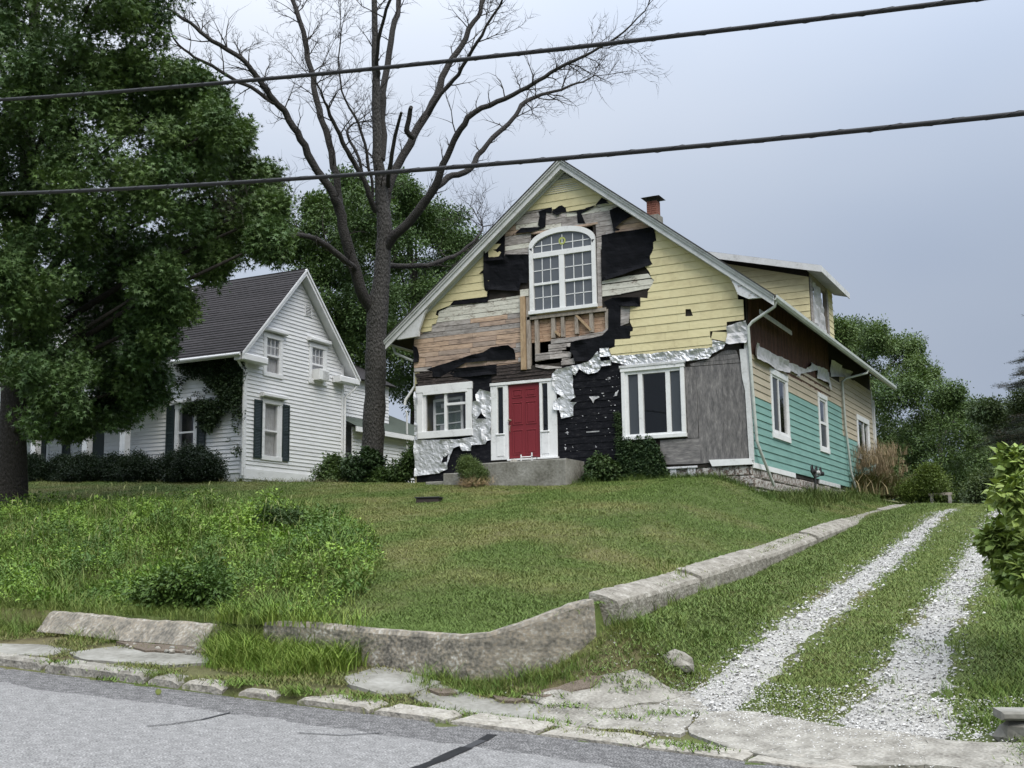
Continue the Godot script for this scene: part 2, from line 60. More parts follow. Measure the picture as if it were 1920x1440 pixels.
# ---------------------------------------------------------------- mesh builder
class MB:
	var v := PackedVector3Array()
	var n := PackedVector3Array()
	var c := PackedColorArray()
	var tint := Color.WHITE
	var tinted := false
	func tri(a: Vector3, b: Vector3, d: Vector3) -> void:
		var k := (b - a).cross(d - a)
		if k.length_squared() < 1e-14:
			return
		k = k.normalized()
		v.append(a); v.append(d); v.append(b)
		n.append(k); n.append(k); n.append(k)
		if tinted:
			c.append(tint); c.append(tint); c.append(tint)
	func quad(a: Vector3, b: Vector3, d: Vector3, e: Vector3) -> void:
		tri(a, b, d)
		tri(a, d, e)
	func box(lo: Vector3, hi: Vector3, x := Transform3D.IDENTITY) -> void:
		var p := []
		for k in 8:
			p.append(x * Vector3(hi.x if k & 1 else lo.x, hi.y if k & 2 else lo.y, hi.z if k & 4 else lo.z))
		quad(p[4], p[5], p[7], p[6]); quad(p[1], p[0], p[2], p[3])
		quad(p[5], p[1], p[3], p[7]); quad(p[0], p[4], p[6], p[2])
		quad(p[6], p[7], p[3], p[2]); quad(p[0], p[1], p[5], p[4])
	# box with chamfered vertical/horizontal edges of its front (+z) side
	func cbox(lo: Vector3, hi: Vector3, ch: float) -> void:
		var a := [Vector3(lo.x, lo.y, lo.z), Vector3(hi.x, lo.y, lo.z), Vector3(hi.x, hi.y, lo.z), Vector3(lo.x, hi.y, lo.z)]
		var z := hi.z - ch
		var b := [Vector3(lo.x, lo.y, z), Vector3(hi.x, lo.y, z), Vector3(hi.x, hi.y, z), Vector3(lo.x, hi.y, z)]
		var d := [Vector3(lo.x + ch, lo.y + ch, hi.z), Vector3(hi.x - ch, lo.y + ch, hi.z), Vector3(hi.x - ch, hi.y - ch, hi.z), Vector3(lo.x + ch, hi.y - ch, hi.z)]
		quad(d[0], d[1], d[2], d[3])
		quad(a[1], a[0], a[3], a[2])
		for i in 4:
			var j := (i + 1) % 4
			quad(a[i], a[j], b[j], b[i])
			quad(b[i], b[j], d[j], d[i])
	static func area(p: PackedVector2Array) -> float:
		var s := 0.0
		for i in p.size():
			s += p[i].cross(p[(i + 1) % p.size()])
		return s * 0.5
	# polygon in xy, back at z0; front at zb (at height y0) .. zt (at height y1)
	func slab(poly: PackedVector2Array, z0: float, y0: float, zb: float, y1: float, zt: float) -> void:
		var p := poly.duplicate()
		if area(p) < 0:
			p.reverse()
		var t := Geometry2D.triangulate_polygon(p)
		var f := []
		for q in p:
			f.append(Vector3(q.x, q.y, lerpf(zb, zt, (q.y - y0) / maxf(y1 - y0, 1e-5))))
		for i in range(0, t.size(), 3):
			var a := t[i]; var b := t[i + 1]; var d := t[i + 2]
			if (p[b] - p[a]).cross(p[d] - p[a]) < 0:
				var s := b; b = d; d = s
			tri(f[a], f[b], f[d])
			tri(Vector3(p[a].x, p[a].y, z0), Vector3(p[d].x, p[d].y, z0), Vector3(p[b].x, p[b].y, z0))
		for i in p.size():
			var j := (i + 1) % p.size()
			quad(Vector3(p[i].x, p[i].y, z0), Vector3(p[j].x, p[j].y, z0), f[j], f[i])
	func prism(poly: PackedVector2Array, z0: float, z1: float) -> void:
		slab(poly, z0, 0, z1, 1, z1)
	# crumpled sheet over a polygon, z lifted by noise
	func sheet(poly: PackedVector2Array, cell: float, z: float, amp: float, nz: FastNoiseLite, curl := 0.0) -> void:
		var lo := poly[0]; var hi := poly[0]
		for q in poly:
			lo = lo.min(q); hi = hi.max(q)
		var y := floorf(lo.y / cell) * cell
		while y < hi.y:
			var x := floorf(lo.x / cell) * cell
			while x < hi.x:
				var sq := PackedVector2Array([Vector2(x, y), Vector2(x + cell, y), Vector2(x + cell, y + cell), Vector2(x, y + cell)])
				for g in Geometry2D.intersect_polygons(sq, poly):
					if absf(area(g)) < 1e-5:
						continue
					if area(g) < 0:
						g.reverse()
					var t := Geometry2D.triangulate_polygon(g)
					for i in range(0, t.size(), 3):
						var a: Vector2 = g[t[i]]; var b: Vector2 = g[t[i + 1]]; var d: Vector2 = g[t[i + 2]]
						if (b - a).cross(d - a) < 0:
							var s := b; b = d; d = s
						tri(lift(a, z, amp, nz, poly, curl), lift(b, z, amp, nz, poly, curl), lift(d, z, amp, nz, poly, curl))
				x += cell
			y += cell
	# loose edges stand off the wall where the sheet has come away
	func lift(p: Vector2, z: float, amp: float, nz: FastNoiseLite, poly: PackedVector2Array, curl: float) -> Vector3:
		var h := amp * absf(nz.get_noise_2d(p.x * 100, p.y * 100)) * 1.6
		if curl > 0.0:
			var d := 1.0
			for i in poly.size():
				d = minf(d, p.distance_to(Geometry2D.get_closest_point_to_segment(p, poly[i], poly[(i + 1) % poly.size()])))
			h += curl * maxf(0.0, 1.0 - d / 0.13) * clampf(0.35 + 2.0 * nz.get_noise_2d(p.x * 45 + 300, p.y * 45), 0.0, 1.0)
		return Vector3(p.x, p.y, z + h)
	# tapered tube with smooth normals
	func tube(pts: Array, rad: Array, sides: int, cap := true) -> void:
		var rings := []
		var up := Vector3.UP
		var m := pts.size()
		for i in m:
			var d: Vector3 = (pts[mini(i + 1, m - 1)] - pts[maxi(i - 1, 0)]).normalized()
			if i == 0:
				up = Vector3.RIGHT if absf(d.y) > 0.8 else Vector3.UP
			var a := d.cross(up).normalized()
			var b := a.cross(d).normalized()
			up = b
			var ring := []
			for k in sides:
				var w := TAU * k / sides
				ring.append(a * cos(w) + b * sin(w))
			rings.append(ring)
		for i in m - 1:
			for k in sides:
				var l := (k + 1) % sides
				var a: Vector3 = pts[i] + rings[i][k] * rad[i]; var b: Vector3 = pts[i] + rings[i][l] * rad[i]
				var d: Vector3 = pts[i + 1] + rings[i + 1][l] * rad[i + 1]; var e: Vector3 = pts[i + 1] + rings[i + 1][k] * rad[i + 1]
				stri(a, b, d, rings[i][k], rings[i][l], rings[i + 1][l])
				stri(a, d, e, rings[i][k], rings[i + 1][l], rings[i + 1][k])
		if cap:
			for k in range(1, sides - 1):
				tri(pts[0] + rings[0][0] * rad[0], pts[0] + rings[0][k + 1] * rad[0], pts[0] + rings[0][k] * rad[0])
				tri(pts[m - 1] + rings[m - 1][0] * rad[m - 1], pts[m - 1] + rings[m - 1][k] * rad[m - 1], pts[m - 1] + rings[m - 1][k + 1] * rad[m - 1])
	func stri(a: Vector3, b: Vector3, d: Vector3, na: Vector3, nb: Vector3, nd: Vector3) -> void:
		var k := (b - a).cross(d - a)
		if k.length_squared() < 1e-16:
			return
		if k.dot(na + nb + nd) < 0:
			v.append(a); v.append(b); v.append(d)
			n.append(na); n.append(nb); n.append(nd)
		else:
			v.append(a); v.append(d); v.append(b)
			n.append(na); n.append(nd); n.append(nb)
		if tinted:
			c.append(tint); c.append(tint); c.append(tint)
	func mesh() -> ArrayMesh:
		var m := ArrayMesh.new()
		if v.is_empty():
			return m
		var arr := []
		arr.resize(Mesh.ARRAY_MAX)
		arr[Mesh.ARRAY_VERTEX] = v
		arr[Mesh.ARRAY_NORMAL] = n
		if tinted:
			arr[Mesh.ARRAY_COLOR] = c
		m.add_surface_from_arrays(Mesh.PRIMITIVE_TRIANGLES, arr)
		return m

# ---------------------------------------------------------------- scene helpers
var R := RandomNumberGenerator.new()
var M := {}
var names := {}

func numbered(called: String) -> String:
	if not names.has(called):
		names[called] = 0
		return called
	names[called] += 1
	return "%s_%03d" % [called, names[called]]

func tag(o: Node, label: String, category: String, group := "") -> void:
	o.set_meta("label", label)
	o.set_meta("category", category)
	if group:
		o.set_meta("group", group)

func thing(called: String, label: String, category: String, at := Vector3.ZERO, turn := 0.0, group := "") -> Node3D:
	var o := Node3D.new()
	o.name = numbered(called)
	add_child(o)
	o.position = at
	o.rotation.y = turn
	tag(o, label, category, group)
	return o

func part(parent: Node, called: String, mb: MB, mat: Material, x := Transform3D.IDENTITY) -> MeshInstance3D:
	var o := MeshInstance3D.new()
	o.name = called
	o.mesh = mb.mesh()
	o.material_override = mat
	o.transform = x
	parent.add_child(o, true)
	return o

func top(called: String, mb: MB, mat: Material, label: String, category: String, at := Vector3.ZERO, group := "") -> MeshInstance3D:
	var o := part(self, numbered(called), mb, mat, Transform3D(Basis.IDENTITY, at))
	tag(o, label, category, group)
	return o

func struct(called: String, mb: MB, mat: Material) -> MeshInstance3D:
	var o := part(self, called, mb, mat)
	o.set_meta("kind", "structure")
	return o

func group_node(parent: Node, called: String, x := Transform3D.IDENTITY) -> Node3D:
	var o := Node3D.new()
	o.name = called
	o.transform = x
	parent.add_child(o, true)
	return o

func scatter(parent: Node, called: String, mesh: Mesh, mat: Material, xs: Array, cols: Array) -> MultiMeshInstance3D:
	var mm := MultiMesh.new()
	mm.transform_format = MultiMesh.TRANSFORM_3D
	mm.use_colors = cols.size() > 0
	mm.mesh = mesh
	mm.instance_count = xs.size()
	for i in xs.size():
		mm.set_instance_transform(i, xs[i])
		if cols.size():
			mm.set_instance_color(i, cols[i])
	var o := MultiMeshInstance3D.new()
	o.name = called
	o.multimesh = mm
	o.material_override = mat
	parent.add_child(o, true)
	return o

func P(a: Array) -> PackedVector2Array:
	var p := PackedVector2Array()
	for i in range(0, a.size(), 2):
		p.append(Vector2(a[i], a[i + 1]))
	return p

func rect(x0: float, y0: float, x1: float, y1: float) -> PackedVector2Array:
	return PackedVector2Array([Vector2(x0, y0), Vector2(x1, y0), Vector2(x1, y1), Vector2(x0, y1)])

func cut(poly: PackedVector2Array, holes: Array) -> Array:
	var ps := [poly]
	for h in holes:
		var q := []
		for p in ps:
			var got := Geometry2D.clip_polygons(p, h)
			var ring := false
			for r in got:
				if Geometry2D.is_polygon_clockwise(r) and got.size() > 1:
					ring = true
			if ring:   # the hole lies inside: part the sheet at the hole first
				var cx := 0.0
				for v in h:
					cx += v.x / h.size()
				got = []
				for side in [rect(-99, -99, cx, 99), rect(cx, -99, 99, 99)]:
					for s in Geometry2D.intersect_polygons(p, side):
						got.append_array(Geometry2D.clip_polygons(s, h))
			for r in got:
				if absf(MB.area(r)) > 1e-4:
					q.append(r)
		ps = q
	return ps

func simple(p: PackedVector2Array) -> bool:
	return p.size() >= 3 and not Geometry2D.triangulate_polygon(p).is_empty()

# wall with rectangular holes as one mesh: horizontal bands between the hole edges
func wall_mesh(poly: PackedVector2Array, holes: Array, z0: float, z1: float) -> MB:
	var ys := []
	var lo := poly[0]; var hi := poly[0]
	for q in poly:
		lo = lo.min(q); hi = hi.max(q)
	ys = [lo.y, hi.y]
	for h in holes:
		for q in h:
			if q.y > lo.y and q.y < hi.y and not ys.has(q.y):
				ys.append(q.y)
	ys.sort()
	var mb := MB.new()
	for i in ys.size() - 1:
		for band in Geometry2D.intersect_polygons(rect(lo.x - 1, ys[i], hi.x + 1, ys[i + 1]), poly):
			for p in cut(band, holes):
				if simple(p):
					mb.prism(p, z0, z1)
	return mb

# rows of boards clipped to a region; every piece its own mesh
func clad(parent: Node, called: String, mats, regions: Array, holes: Array, y0: float, y1: float, row: float, lens: Vector2, z0: float, zb: float, zt: float, gap := 0.004, wob := 0.0, joint_gap := 0.002, at := Transform3D.IDENTITY) -> void:
	var lo := Vector2(1e9, 1e9); var hi := -lo
	for g in regions:
		for q in g:
			lo = lo.min(q); hi = hi.max(q)
	var y := y0
	while y < y1:
		var x := lo.x - R.randf() * lens.x
		while x < hi.x:
			var w := R.randf_range(lens.x, lens.y)
			var dy := R.randf_range(-wob, wob)
			var dz := R.randf_range(-wob, wob) * 0.4
			var piece := rect(x + joint_gap, y + gap * 0.5 + dy, x + w - joint_gap, y + row - gap * 0.5 + dy)
			for g in regions:
				for p in Geometry2D.intersect_polygons(piece, g):
					for r in cut(p, holes):
						if absf(MB.area(r)) < 0.0012 or not simple(r):
							continue
						var mb := MB.new()
						mb.slab(r, z0, y, zb + dz, y + row, zt + dz)
						var mat: Material = mats.call((r[0] + r[r.size() / 2]) * 0.5) if mats is Callable else mats[R.randi() % mats.size()]
						part(parent, called, mb, mat, at)
			x += w
		y += row

func pick(a: Array) -> Variant:
	return a[R.randi() % a.size()]

# ---------------------------------------------------------------- textures and materials
func L(r: float, g: float, b: float) -> Color:
	return Color(r, g, b).linear_to_srgb()

func ramp(stops: Array) -> PackedByteArray:
	var lut := PackedByteArray()
	for i in 256:
		var t := i / 255.0
		var c: Color = stops[stops.size() - 1][1]
		for k in stops.size() - 1:
			if t <= stops[k + 1][0]:
				c = stops[k][1].lerp(stops[k + 1][1], clampf((t - stops[k][0]) / maxf(stops[k + 1][0] - stops[k][0], 1e-4), 0, 1))
				break
		if t < stops[0][0]:
			c = stops[0][1]
		c = c.linear_to_srgb()
		lut.append(int(clampf(c.r, 0, 1) * 255)); lut.append(int(clampf(c.g, 0, 1) * 255)); lut.append(int(clampf(c.b, 0, 1) * 255))
	return lut

func nz(freq: float, seed_: int, oct := 4, kind := FastNoiseLite.TYPE_SIMPLEX_SMOOTH) -> FastNoiseLite:
	var f := FastNoiseLite.new()
	f.noise_type = kind
	f.frequency = freq
	f.seed = seed_
	f.fractal_octaves = oct
	return f

# coarse and fine noise mixed, through a ramp of linear colours
func ntex(stops: Array, f1: float, f2: float, mix2: float, sd: int, size := 256) -> ImageTexture:
	var a := nz(f1, sd).get_seamless_image(size, size).get_data()
	var b := nz(f2, sd + 7, 3).get_seamless_image(size, size).get_data()
	var lut := ramp(stops)
	var out := PackedByteArray()
	out.resize(size * size * 3)
	var ka := 1.0 - mix2
	for i in size * size:
		var k := int(a[i] * ka + b[i] * mix2) * 3
		out[i * 3] = lut[k]; out[i * 3 + 1] = lut[k + 1]; out[i * 3 + 2] = lut[k + 2]
	return ImageTexture.create_from_image(Image.create_from_data(size, size, false, Image.FORMAT_RGB8, out))

func bump(freq: float, sd: int, strength: float, size := 256, oct := 4) -> ImageTexture:
	var im := nz(freq, sd, oct).get_seamless_image(size, size)
	im.convert(Image.FORMAT_RGBA8)
	im.bump_map_to_normal_map(strength)
	return ImageTexture.create_from_image(im)

func mat(col: Color, rough := 0.9, tex: Texture2D = null, scale := Vector3.ONE, nrm: Texture2D = null, nscale := 1.0, world := false) -> StandardMaterial3D:
	var m := StandardMaterial3D.new()
	m.albedo_color = col
	m.roughness = rough
	m.metallic_specular = 0.4
	if tex:
		m.albedo_texture = tex
	if nrm:
		m.normal_enabled = true
		m.normal_texture = nrm
		m.normal_scale = nscale
	if tex or nrm:
		m.uv1_triplanar = true
		m.uv1_world_triplanar = world
		m.uv1_scale = scale
	return m

func vmat(rough := 0.8, back := 0.0, spec := 0.35) -> StandardMaterial3D:
	var m := StandardMaterial3D.new()
	m.vertex_color_use_as_albedo = true
	m.roughness = rough
	m.metallic_specular = spec
	m.cull_mode = BaseMaterial3D.CULL_DISABLED
	if back > 0:
		m.backlight_enabled = true
		m.backlight = Color(back, back, back * 0.6)
	return m

func glass(tone: Color, alpha: float, rough := 0.02) -> StandardMaterial3D:
	var m := StandardMaterial3D.new()
	m.transparency = BaseMaterial3D.TRANSPARENCY_ALPHA
	m.albedo_color = Color(tone.r, tone.g, tone.b, alpha)
	m.roughness = rough
	m.metallic_specular = 0.6
	return m

func sm(t: float) -> float:
	t = clampf(t, 0, 1)
	return t * t * (3 - 2 * t)

func pl(t: float, xs: Array, ys: Array) -> float:
	if t <= xs[0]:
		return ys[0]
	for i in xs.size() - 1:
		if t <= xs[i + 1]:
			return lerpf(ys[i], ys[i + 1], (t - xs[i]) / (xs[i + 1] - xs[i]))
	return ys[ys.size() - 1]

# ---------------------------------------------------------------- terrain heights (metres)
func street(x: float) -> float:
	return -0.06 * (x + 7.0)

func wall_line(x: float) -> float:
	return pl(x, [-60.0, -7.3, -6.7, -6.2, -5.85, -5.7], [-12.9, -12.9, -13.05, -13.4, -13.9, -14.3])

func drive_wall_top(z: float) -> float:
	return pl(-z, [12.0, 14.0, 17.2, 21.6, 28.3, 38.0, 60.0], [1.0, 1.17, 1.4, 1.78, 2.43, 3.24, 4.2])

func lawn_y(x: float, z: float) -> float:
	var wt := 0.77 + 0.038 * (-8.0 - x)
	var hh := 3.74 + clampf(0.048 * (-13.0 - x), 0, 1)
	var t := (-z - 12.9) / 15.6
	var y := wt + (hh - wt) * minf(t, 1)
	if t < 1:
		y += 0.15 * sin(PI * maxf(t, 0))
	else:
		y += (t - 1) * 15.6 * 0.02
	var s := sm((-5.75 - x) / 3.6)
	return drive_wall_top(z) * (1 - s) + y * s

func drive_y(x: float, z: float) -> float:
	var d := pl(-z, [11.0, 13.2, 17.2, 21.3, 29.3, 32.6, 40.0, 60.0, 120.0], [-0.2, -0.03, 0.75, 1.33, 2.36, 2.78, 3.35, 4.2, 5.0])
	var v := pl(-z, [11.0, 12.6, 13.0, 14.0, 17.2, 20.1, 28.3], [0.0, 0.08, 0.25, 0.62, 0.33, 0.12, 0.0])
	var y := d - 0.05 * clampf(x + 4.1, -1.5, 3) + v * sm((-4.7 - x) / 1.0)
	if x > -1.9:
		y += 0.35 * sm((x + 1.9) / 2.5)
	var a := sm((-z - 11.04) / 1.5)
	return street(x) * (1 - a) + y * a

func walk_y(x: float, z: float) -> float:
	var a := clampf((-z - 11.04) / 1.85, 0, 1)
	return street(x) + 0.1 * pl(x, [-9.0, -6.5], [1.0, 0.1]) + 0.2 * a

func ground_y(x: float, z: float) -> float:
	if z > -11.04:
		return street(x)
	if x < -5.92 and z < wall_line(x) - (0.1 if x > -7.0 else 0.0):
		var edge := pl(x, [-60.0, -10.35, -8.6, -7.8, -7.3, -6.95, -6.6, -6.3, -6.05, -5.84], [2.75, 0.88, 0.8, 0.77, 0.75, 0.78, 0.88, 1.0, 1.11, 1.17]) - 0.01
		var far := sm((wall_line(x) - z) / 3.0)
		return edge * (1 - far) + lawn_y(x, z) * far
	if z < -14.0 or x > -5.92:
		return drive_y(x, z)
	var s := sm((x + 8.2) / 2.5)
	return walk_y(x, z) * (1 - s) + drive_y(maxf(x, -5.84), z) * s

func on_ground(x: float, z: float, up := 0.0) -> Vector3:
	return Vector3(x, ground_y(x, z) + up, z)

# ---------------------------------------------------------------- the scene
func _ready() -> void:
	R.seed = 20240
	set_camera_and_light()
	make_materials()
	build_ground()
	build_street_walls()
	build_old_house()
	build_white_house()
	build_trees()
	build_plants()
	build_small_things()

func set_camera_and_light() -> void:
	var cam := Camera3D.new()
	cam.name = "camera"
	cam.fov = 36.2
	cam.far = 900
	cam.near = 0.1
	cam.transform = Transform3D(Basis(Vector3.UP, 0.4711) * Basis(Vector3.RIGHT, 0.1539) * Basis(Vector3.BACK, -0.0136), Vector3(0, 1.6, 0))
	add_child(cam)
	cam.current = true
	var env := Environment.new()
	env.background_mode = Environment.BG_SKY
	env.tonemap_mode = Environment.TONE_MAPPER_LINEAR
	env.tonemap_exposure = 2.05
	env.sdfgi_enabled = true
	env.ssao_enabled = true
	env.ssil_enabled = true
	# an overcast sky: brighter towards the zenith, paler on the side where the veiled sun stands
	var w := 512
	var h := 256
	var im := Image.create_empty(w, h, false, Image.FORMAT_RGBF)
	var cl := nz(1.0, 5, 4)
	for j in h:
		var el := (0.5 - (j + 0.5) / h) * PI
		for i in w:
			var az := (i + 0.5) / w * TAU   # 0 is towards -Z, a quarter turn on is +X
			var se := maxf(sin(el), 0)
			var d := Vector3(cos(el) * sin(az), sin(el), -cos(el) * cos(az))
			var side := 0.5 + 0.5 * cos(az + 1.35)
			side = side * side * side * (1.0 - se)
			var m := cl.get_noise_3d(d.x * 1.3, d.y * 3.2, d.z * 1.3)
			var k := 0.15 + 0.08 * se + 1.45 * pow(se, 2.5) + 0.19 * side + 0.045 * m
			var c := Color(0.80, 0.985, 1.32).lerp(Color(0.94, 0.99, 1.07), clampf(side * 0.8 + se * 0.9 + m * 0.35, 0, 1))
			im.set_pixel(i, j, Color(c.r * k, c.g * k, c.b * k))
	var pm := PanoramaSkyMaterial.new()
	pm.panorama = ImageTexture.create_from_image(im)
	var sky := Sky.new()
	sky.sky_material = pm
	env.sky = sky
	var we := WorldEnvironment.new()
	we.name = "world_environment"
	we.environment = env
	add_child(we)
	var sun := DirectionalLight3D.new()
	sun.name = "sun"
	sun.light_energy = 0.5
	sun.light_color = Color(1.0, 0.97, 0.92)
	sun.light_angular_distance = 40
	sun.shadow_enabled = true
	add_child(sun)
	sun.look_at_from_position(Vector3(9, 15, 8), Vector3.ZERO)

func make_materials() -> void:
	var b_fine := bump(0.06, 3, 2.0)
	var b_grain := bump(0.03, 9, 3.0)
	M.yellow = []
	for k in 4:
		var q := 0.97 + 0.015 * k
		M.yellow.append(mat(L(q, q, q), 0.85, ntex([[0.0, Color(0.46, 0.4, 0.235)], [0.45, Color(0.59, 0.53, 0.315)], [1.0, Color(0.64, 0.585, 0.36)]], 0.008, 0.05, 0.3, 11 + k), Vector3(0.35, 0.5, 0.35), b_fine, 0.25))
	M.teal = []; M.beige = []
	var tt := ntex([[0.0, Color(0.135, 0.265, 0.235)], [0.5, Color(0.178, 0.33, 0.293)], [1.0, Color(0.205, 0.365, 0.325)]], 0.01, 0.08, 0.3, 31)
	var bt := ntex([[0.0, Color(0.34, 0.29, 0.21)], [0.5, Color(0.41, 0.36, 0.27)], [1.0, Color(0.45, 0.4, 0.305)]], 0.01, 0.08, 0.3, 33)
	for k in 3:
		var q := 0.93 + 0.05 * k
		M.teal.append(mat(L(q, q, q), 0.6, tt, Vector3(0.3, 2, 0.3), b_grain, 0.15))
		M.beige.append(mat(L(q, q, q), 0.7, bt, Vector3(0.3, 2, 0.3), b_grain, 0.15))
	M.white = mat(Color.WHITE, 0.55, ntex([[0.0, Color(0.5, 0.5, 0.49)], [0.35, Color(0.68, 0.69, 0.69)], [1.0, Color(0.76, 0.77, 0.77)]], 0.01, 0.06, 0.4, 41), Vector3(0.8, 0.8, 0.8))
	M.trim = mat(Color.WHITE, 0.6, ntex([[0.0, Color(0.33, 0.33, 0.32)], [0.4, Color(0.52, 0.53, 0.53)], [1.0, Color(0.62, 0.63, 0.64)]], 0.012, 0.06, 0.4, 43), Vector3(0.7, 0.7, 0.7))
	M.trim_worn = mat(Color.WHITE, 0.7, ntex([[0.0, Color(0.08, 0.07, 0.06)], [0.28, Color(0.3, 0.28, 0.26)], [0.42, Color(0.55, 0.56, 0.58)], [1.0, Color(0.66, 0.67, 0.7)]], 0.02, 0.07, 0.45, 45), Vector3(0.9, 0.9, 0.9))
	M.metal_white = mat(L(0.62, 0.63, 0.62), 0.4)
	M.gutter = mat(Color.WHITE, 0.45, ntex([[0.0, Color(0.26, 0.28, 0.26)], [0.5, Color(0.42, 0.45, 0.42)], [1.0, Color(0.55, 0.57, 0.55)]], 0.015, 0.08, 0.4, 47), Vector3(1, 1, 0.4))
	M.tar = mat(Color.WHITE, 0.8, ntex([[0.0, Color(0.003, 0.0035, 0.005)], [0.6, Color(0.006, 0.0065, 0.009)], [1.0, Color(0.016, 0.0165, 0.02)]], 0.01, 0.09, 0.4, 51), Vector3(0.6, 1.6, 0.6), bump(0.02, 8, 4.0), 0.5)
	M.tar_worn = mat(Color.WHITE, 0.8, ntex([[0.0, Color(0.004, 0.0045, 0.006)], [0.6, Color(0.009, 0.0095, 0.013)], [0.74, Color(0.03, 0.03, 0.033)], [1.0, Color(0.08, 0.078, 0.075)]], 0.02, 0.12, 0.5, 53), Vector3(0.7, 2.2, 0.7), bump(0.02, 8, 4.0), 0.5)
	M.tar.metallic_specular = 0.25
	M.tar_worn.metallic_specular = 0.25
	# weathered boards: grain runs along x
	var gy := bump(0.025, 61, 5.0)
	M.tan_wood = []
	for k in 4:
		var wa: float = [1.0, 0.88, 1.08, 0.78][k]
		M.tan_wood.append(mat(L(wa, wa * [1.0, 1.0, 0.97, 1.06][k], wa * [1.0, 1.03, 0.93, 1.15][k]), 0.9, ntex([[0.0, Color(0.07, 0.055, 0.045)], [0.22, Color(0.22, 0.17, 0.135)], [0.5, Color(0.4, 0.295, 0.225)], [1.0, Color(0.52, 0.405, 0.32)]], 0.012, 0.05, 0.42, 63 + k * 3), Vector3(0.35, 1.6, 0.35), gy, 0.5))
	M.gray_wood = []
	for k in 4:
		var wa: float = [1.0, 0.8, 1.12, 0.9][k]
		M.gray_wood.append(mat(L(wa, wa, wa * 1.02), 0.92, ntex([[0.0, Color(0.05, 0.045, 0.042)], [0.25, Color(0.2, 0.18, 0.165)], [0.5, Color(0.35, 0.32, 0.295)], [1.0, Color(0.5, 0.48, 0.455)]], 0.012, 0.05, 0.45, 83 + k * 3), Vector3(0.4, 1.8, 0.4), gy, 0.5))
	M.chalk_wood = []
	for k in 2:
		M.chalk_wood.append(mat(L(1.0, 1.0, 0.97), 0.9, ntex([[0.0, Color(0.1, 0.06, 0.045)], [0.24, Color(0.28, 0.25, 0.22)], [0.4, Color(0.52, 0.51, 0.46)], [1.0, Color(0.64, 0.63, 0.58)]], 0.012, 0.06, 0.45, 97 + k * 3), Vector3(0.5, 1.5, 0.5), gy, 0.4))
	M.burnt_wood = mat(Color.WHITE, 0.85, ntex([[0.0, Color(0.008, 0.007, 0.007)], [0.5, Color(0.03, 0.024, 0.022)], [0.75, Color(0.09, 0.07, 0.062)], [1.0, Color(0.2, 0.175, 0.16)]], 0.02, 0.06, 0.4, 107), Vector3(0.5, 3.0, 0.5), gy, 0.8)
	M.lumber = mat(Color.WHITE, 0.85, ntex([[0.0, Color(0.22, 0.15, 0.09)], [0.5, Color(0.36, 0.26, 0.16)], [1.0, Color(0.47, 0.36, 0.24)]], 0.015, 0.06, 0.4, 109), Vector3(1.6, 0.35, 1.6), gy, 0.3)
	M.stud = mat(Color.WHITE, 0.9, ntex([[0.0, Color(0.12, 0.1, 0.09)], [0.4, Color(0.27, 0.235, 0.2)], [1.0, Color(0.4, 0.36, 0.31)]], 0.015, 0.06, 0.4, 113), Vector3(1.8, 0.4, 1.8), gy, 0.4)
	M.lath = mat(Color.WHITE, 0.9, ntex([[0.0, Color(0.18, 0.1, 0.06)], [0.5, Color(0.42, 0.28, 0.19)], [1.0, Color(0.55, 0.4, 0.29)]], 0.015, 0.06, 0.4, 117), Vector3(0.6, 2.0, 0.6), gy, 0.3)
	M.red_board = []
	for k in 3:
		var q: float = [1.0, 0.75, 1.2][k]
		M.red_board.append(mat(L(q, q, q), 0.85, ntex([[0.0, Color(0.016, 0.009, 0.007)], [0.5, Color(0.085, 0.04, 0.028)], [1.0, Color(0.18, 0.095, 0.065)]], 0.02, 0.06, 0.4, 121 + k), Vector3(2.0, 0.4, 2.0), gy, 0.4))
	M.ply = []
	for k in 4:
		var q: float = [0.95, 1.0, 0.9, 1.1][k]
		M.ply.append(mat(L(q, q, q * 1.03), 0.9, ntex([[0.0, Color(0.06, 0.058, 0.06)], [0.35, Color(0.12, 0.115, 0.112)], [0.6, Color(0.17, 0.162, 0.155)], [1.0, Color(0.3, 0.285, 0.265)]], 0.014, 0.05, 0.45, 131 + k * 3), Vector3(2.0, 0.45, 2.0) if k < 3 else Vector3(0.45, 2.0, 0.45), gy, 0.3))
	M.foil = mat(L(0.56, 0.57, 0.585), 0.58, null, Vector3(3, 3, 3), bump(0.03, 141, 6.0), 0.25)
	M.foil.metallic = 0.55
	M.wrap = mat(Color.WHITE, 0.6, ntex([[0.0, Color(0.28, 0.28, 0.28)], [0.5, Color(0.46, 0.46, 0.47)], [1.0, Color(0.56, 0.56, 0.57)]], 0.012, 0.07, 0.4, 143), Vector3(0.8, 0.8, 0.8))
	M.door = mat(L(0.17, 0.02, 0.027), 0.45, null, Vector3(1, 1, 1), b_grain, 0.06)
	M.concrete = mat(Color.WHITE, 0.92, ntex([[0.0, Color(0.07, 0.067, 0.055)], [0.35, Color(0.17, 0.165, 0.142)], [0.7, Color(0.25, 0.245, 0.22)], [1.0, Color(0.33, 0.325, 0.3)]], 0.01, 0.07, 0.4, 151), Vector3(0.5, 0.5, 0.5), bump(0.09, 152, 2.0), 0.4, true)
	M.old_concrete = mat(Color.WHITE, 0.93, ntex([[0.2, Color(0.06, 0.056, 0.047)], [0.38, Color(0.13, 0.122, 0.104)], [0.5, Color(0.2, 0.186, 0.155)], [0.58, Color(0.24, 0.2, 0.145)], [0.66, Color(0.27, 0.26, 0.232)], [0.82, Color(0.47, 0.455, 0.41)]], 0.012, 0.06, 0.5, 155, 512), Vector3(0.5, 0.5, 0.5), bump(0.09, 156, 3.0), 0.6, true)
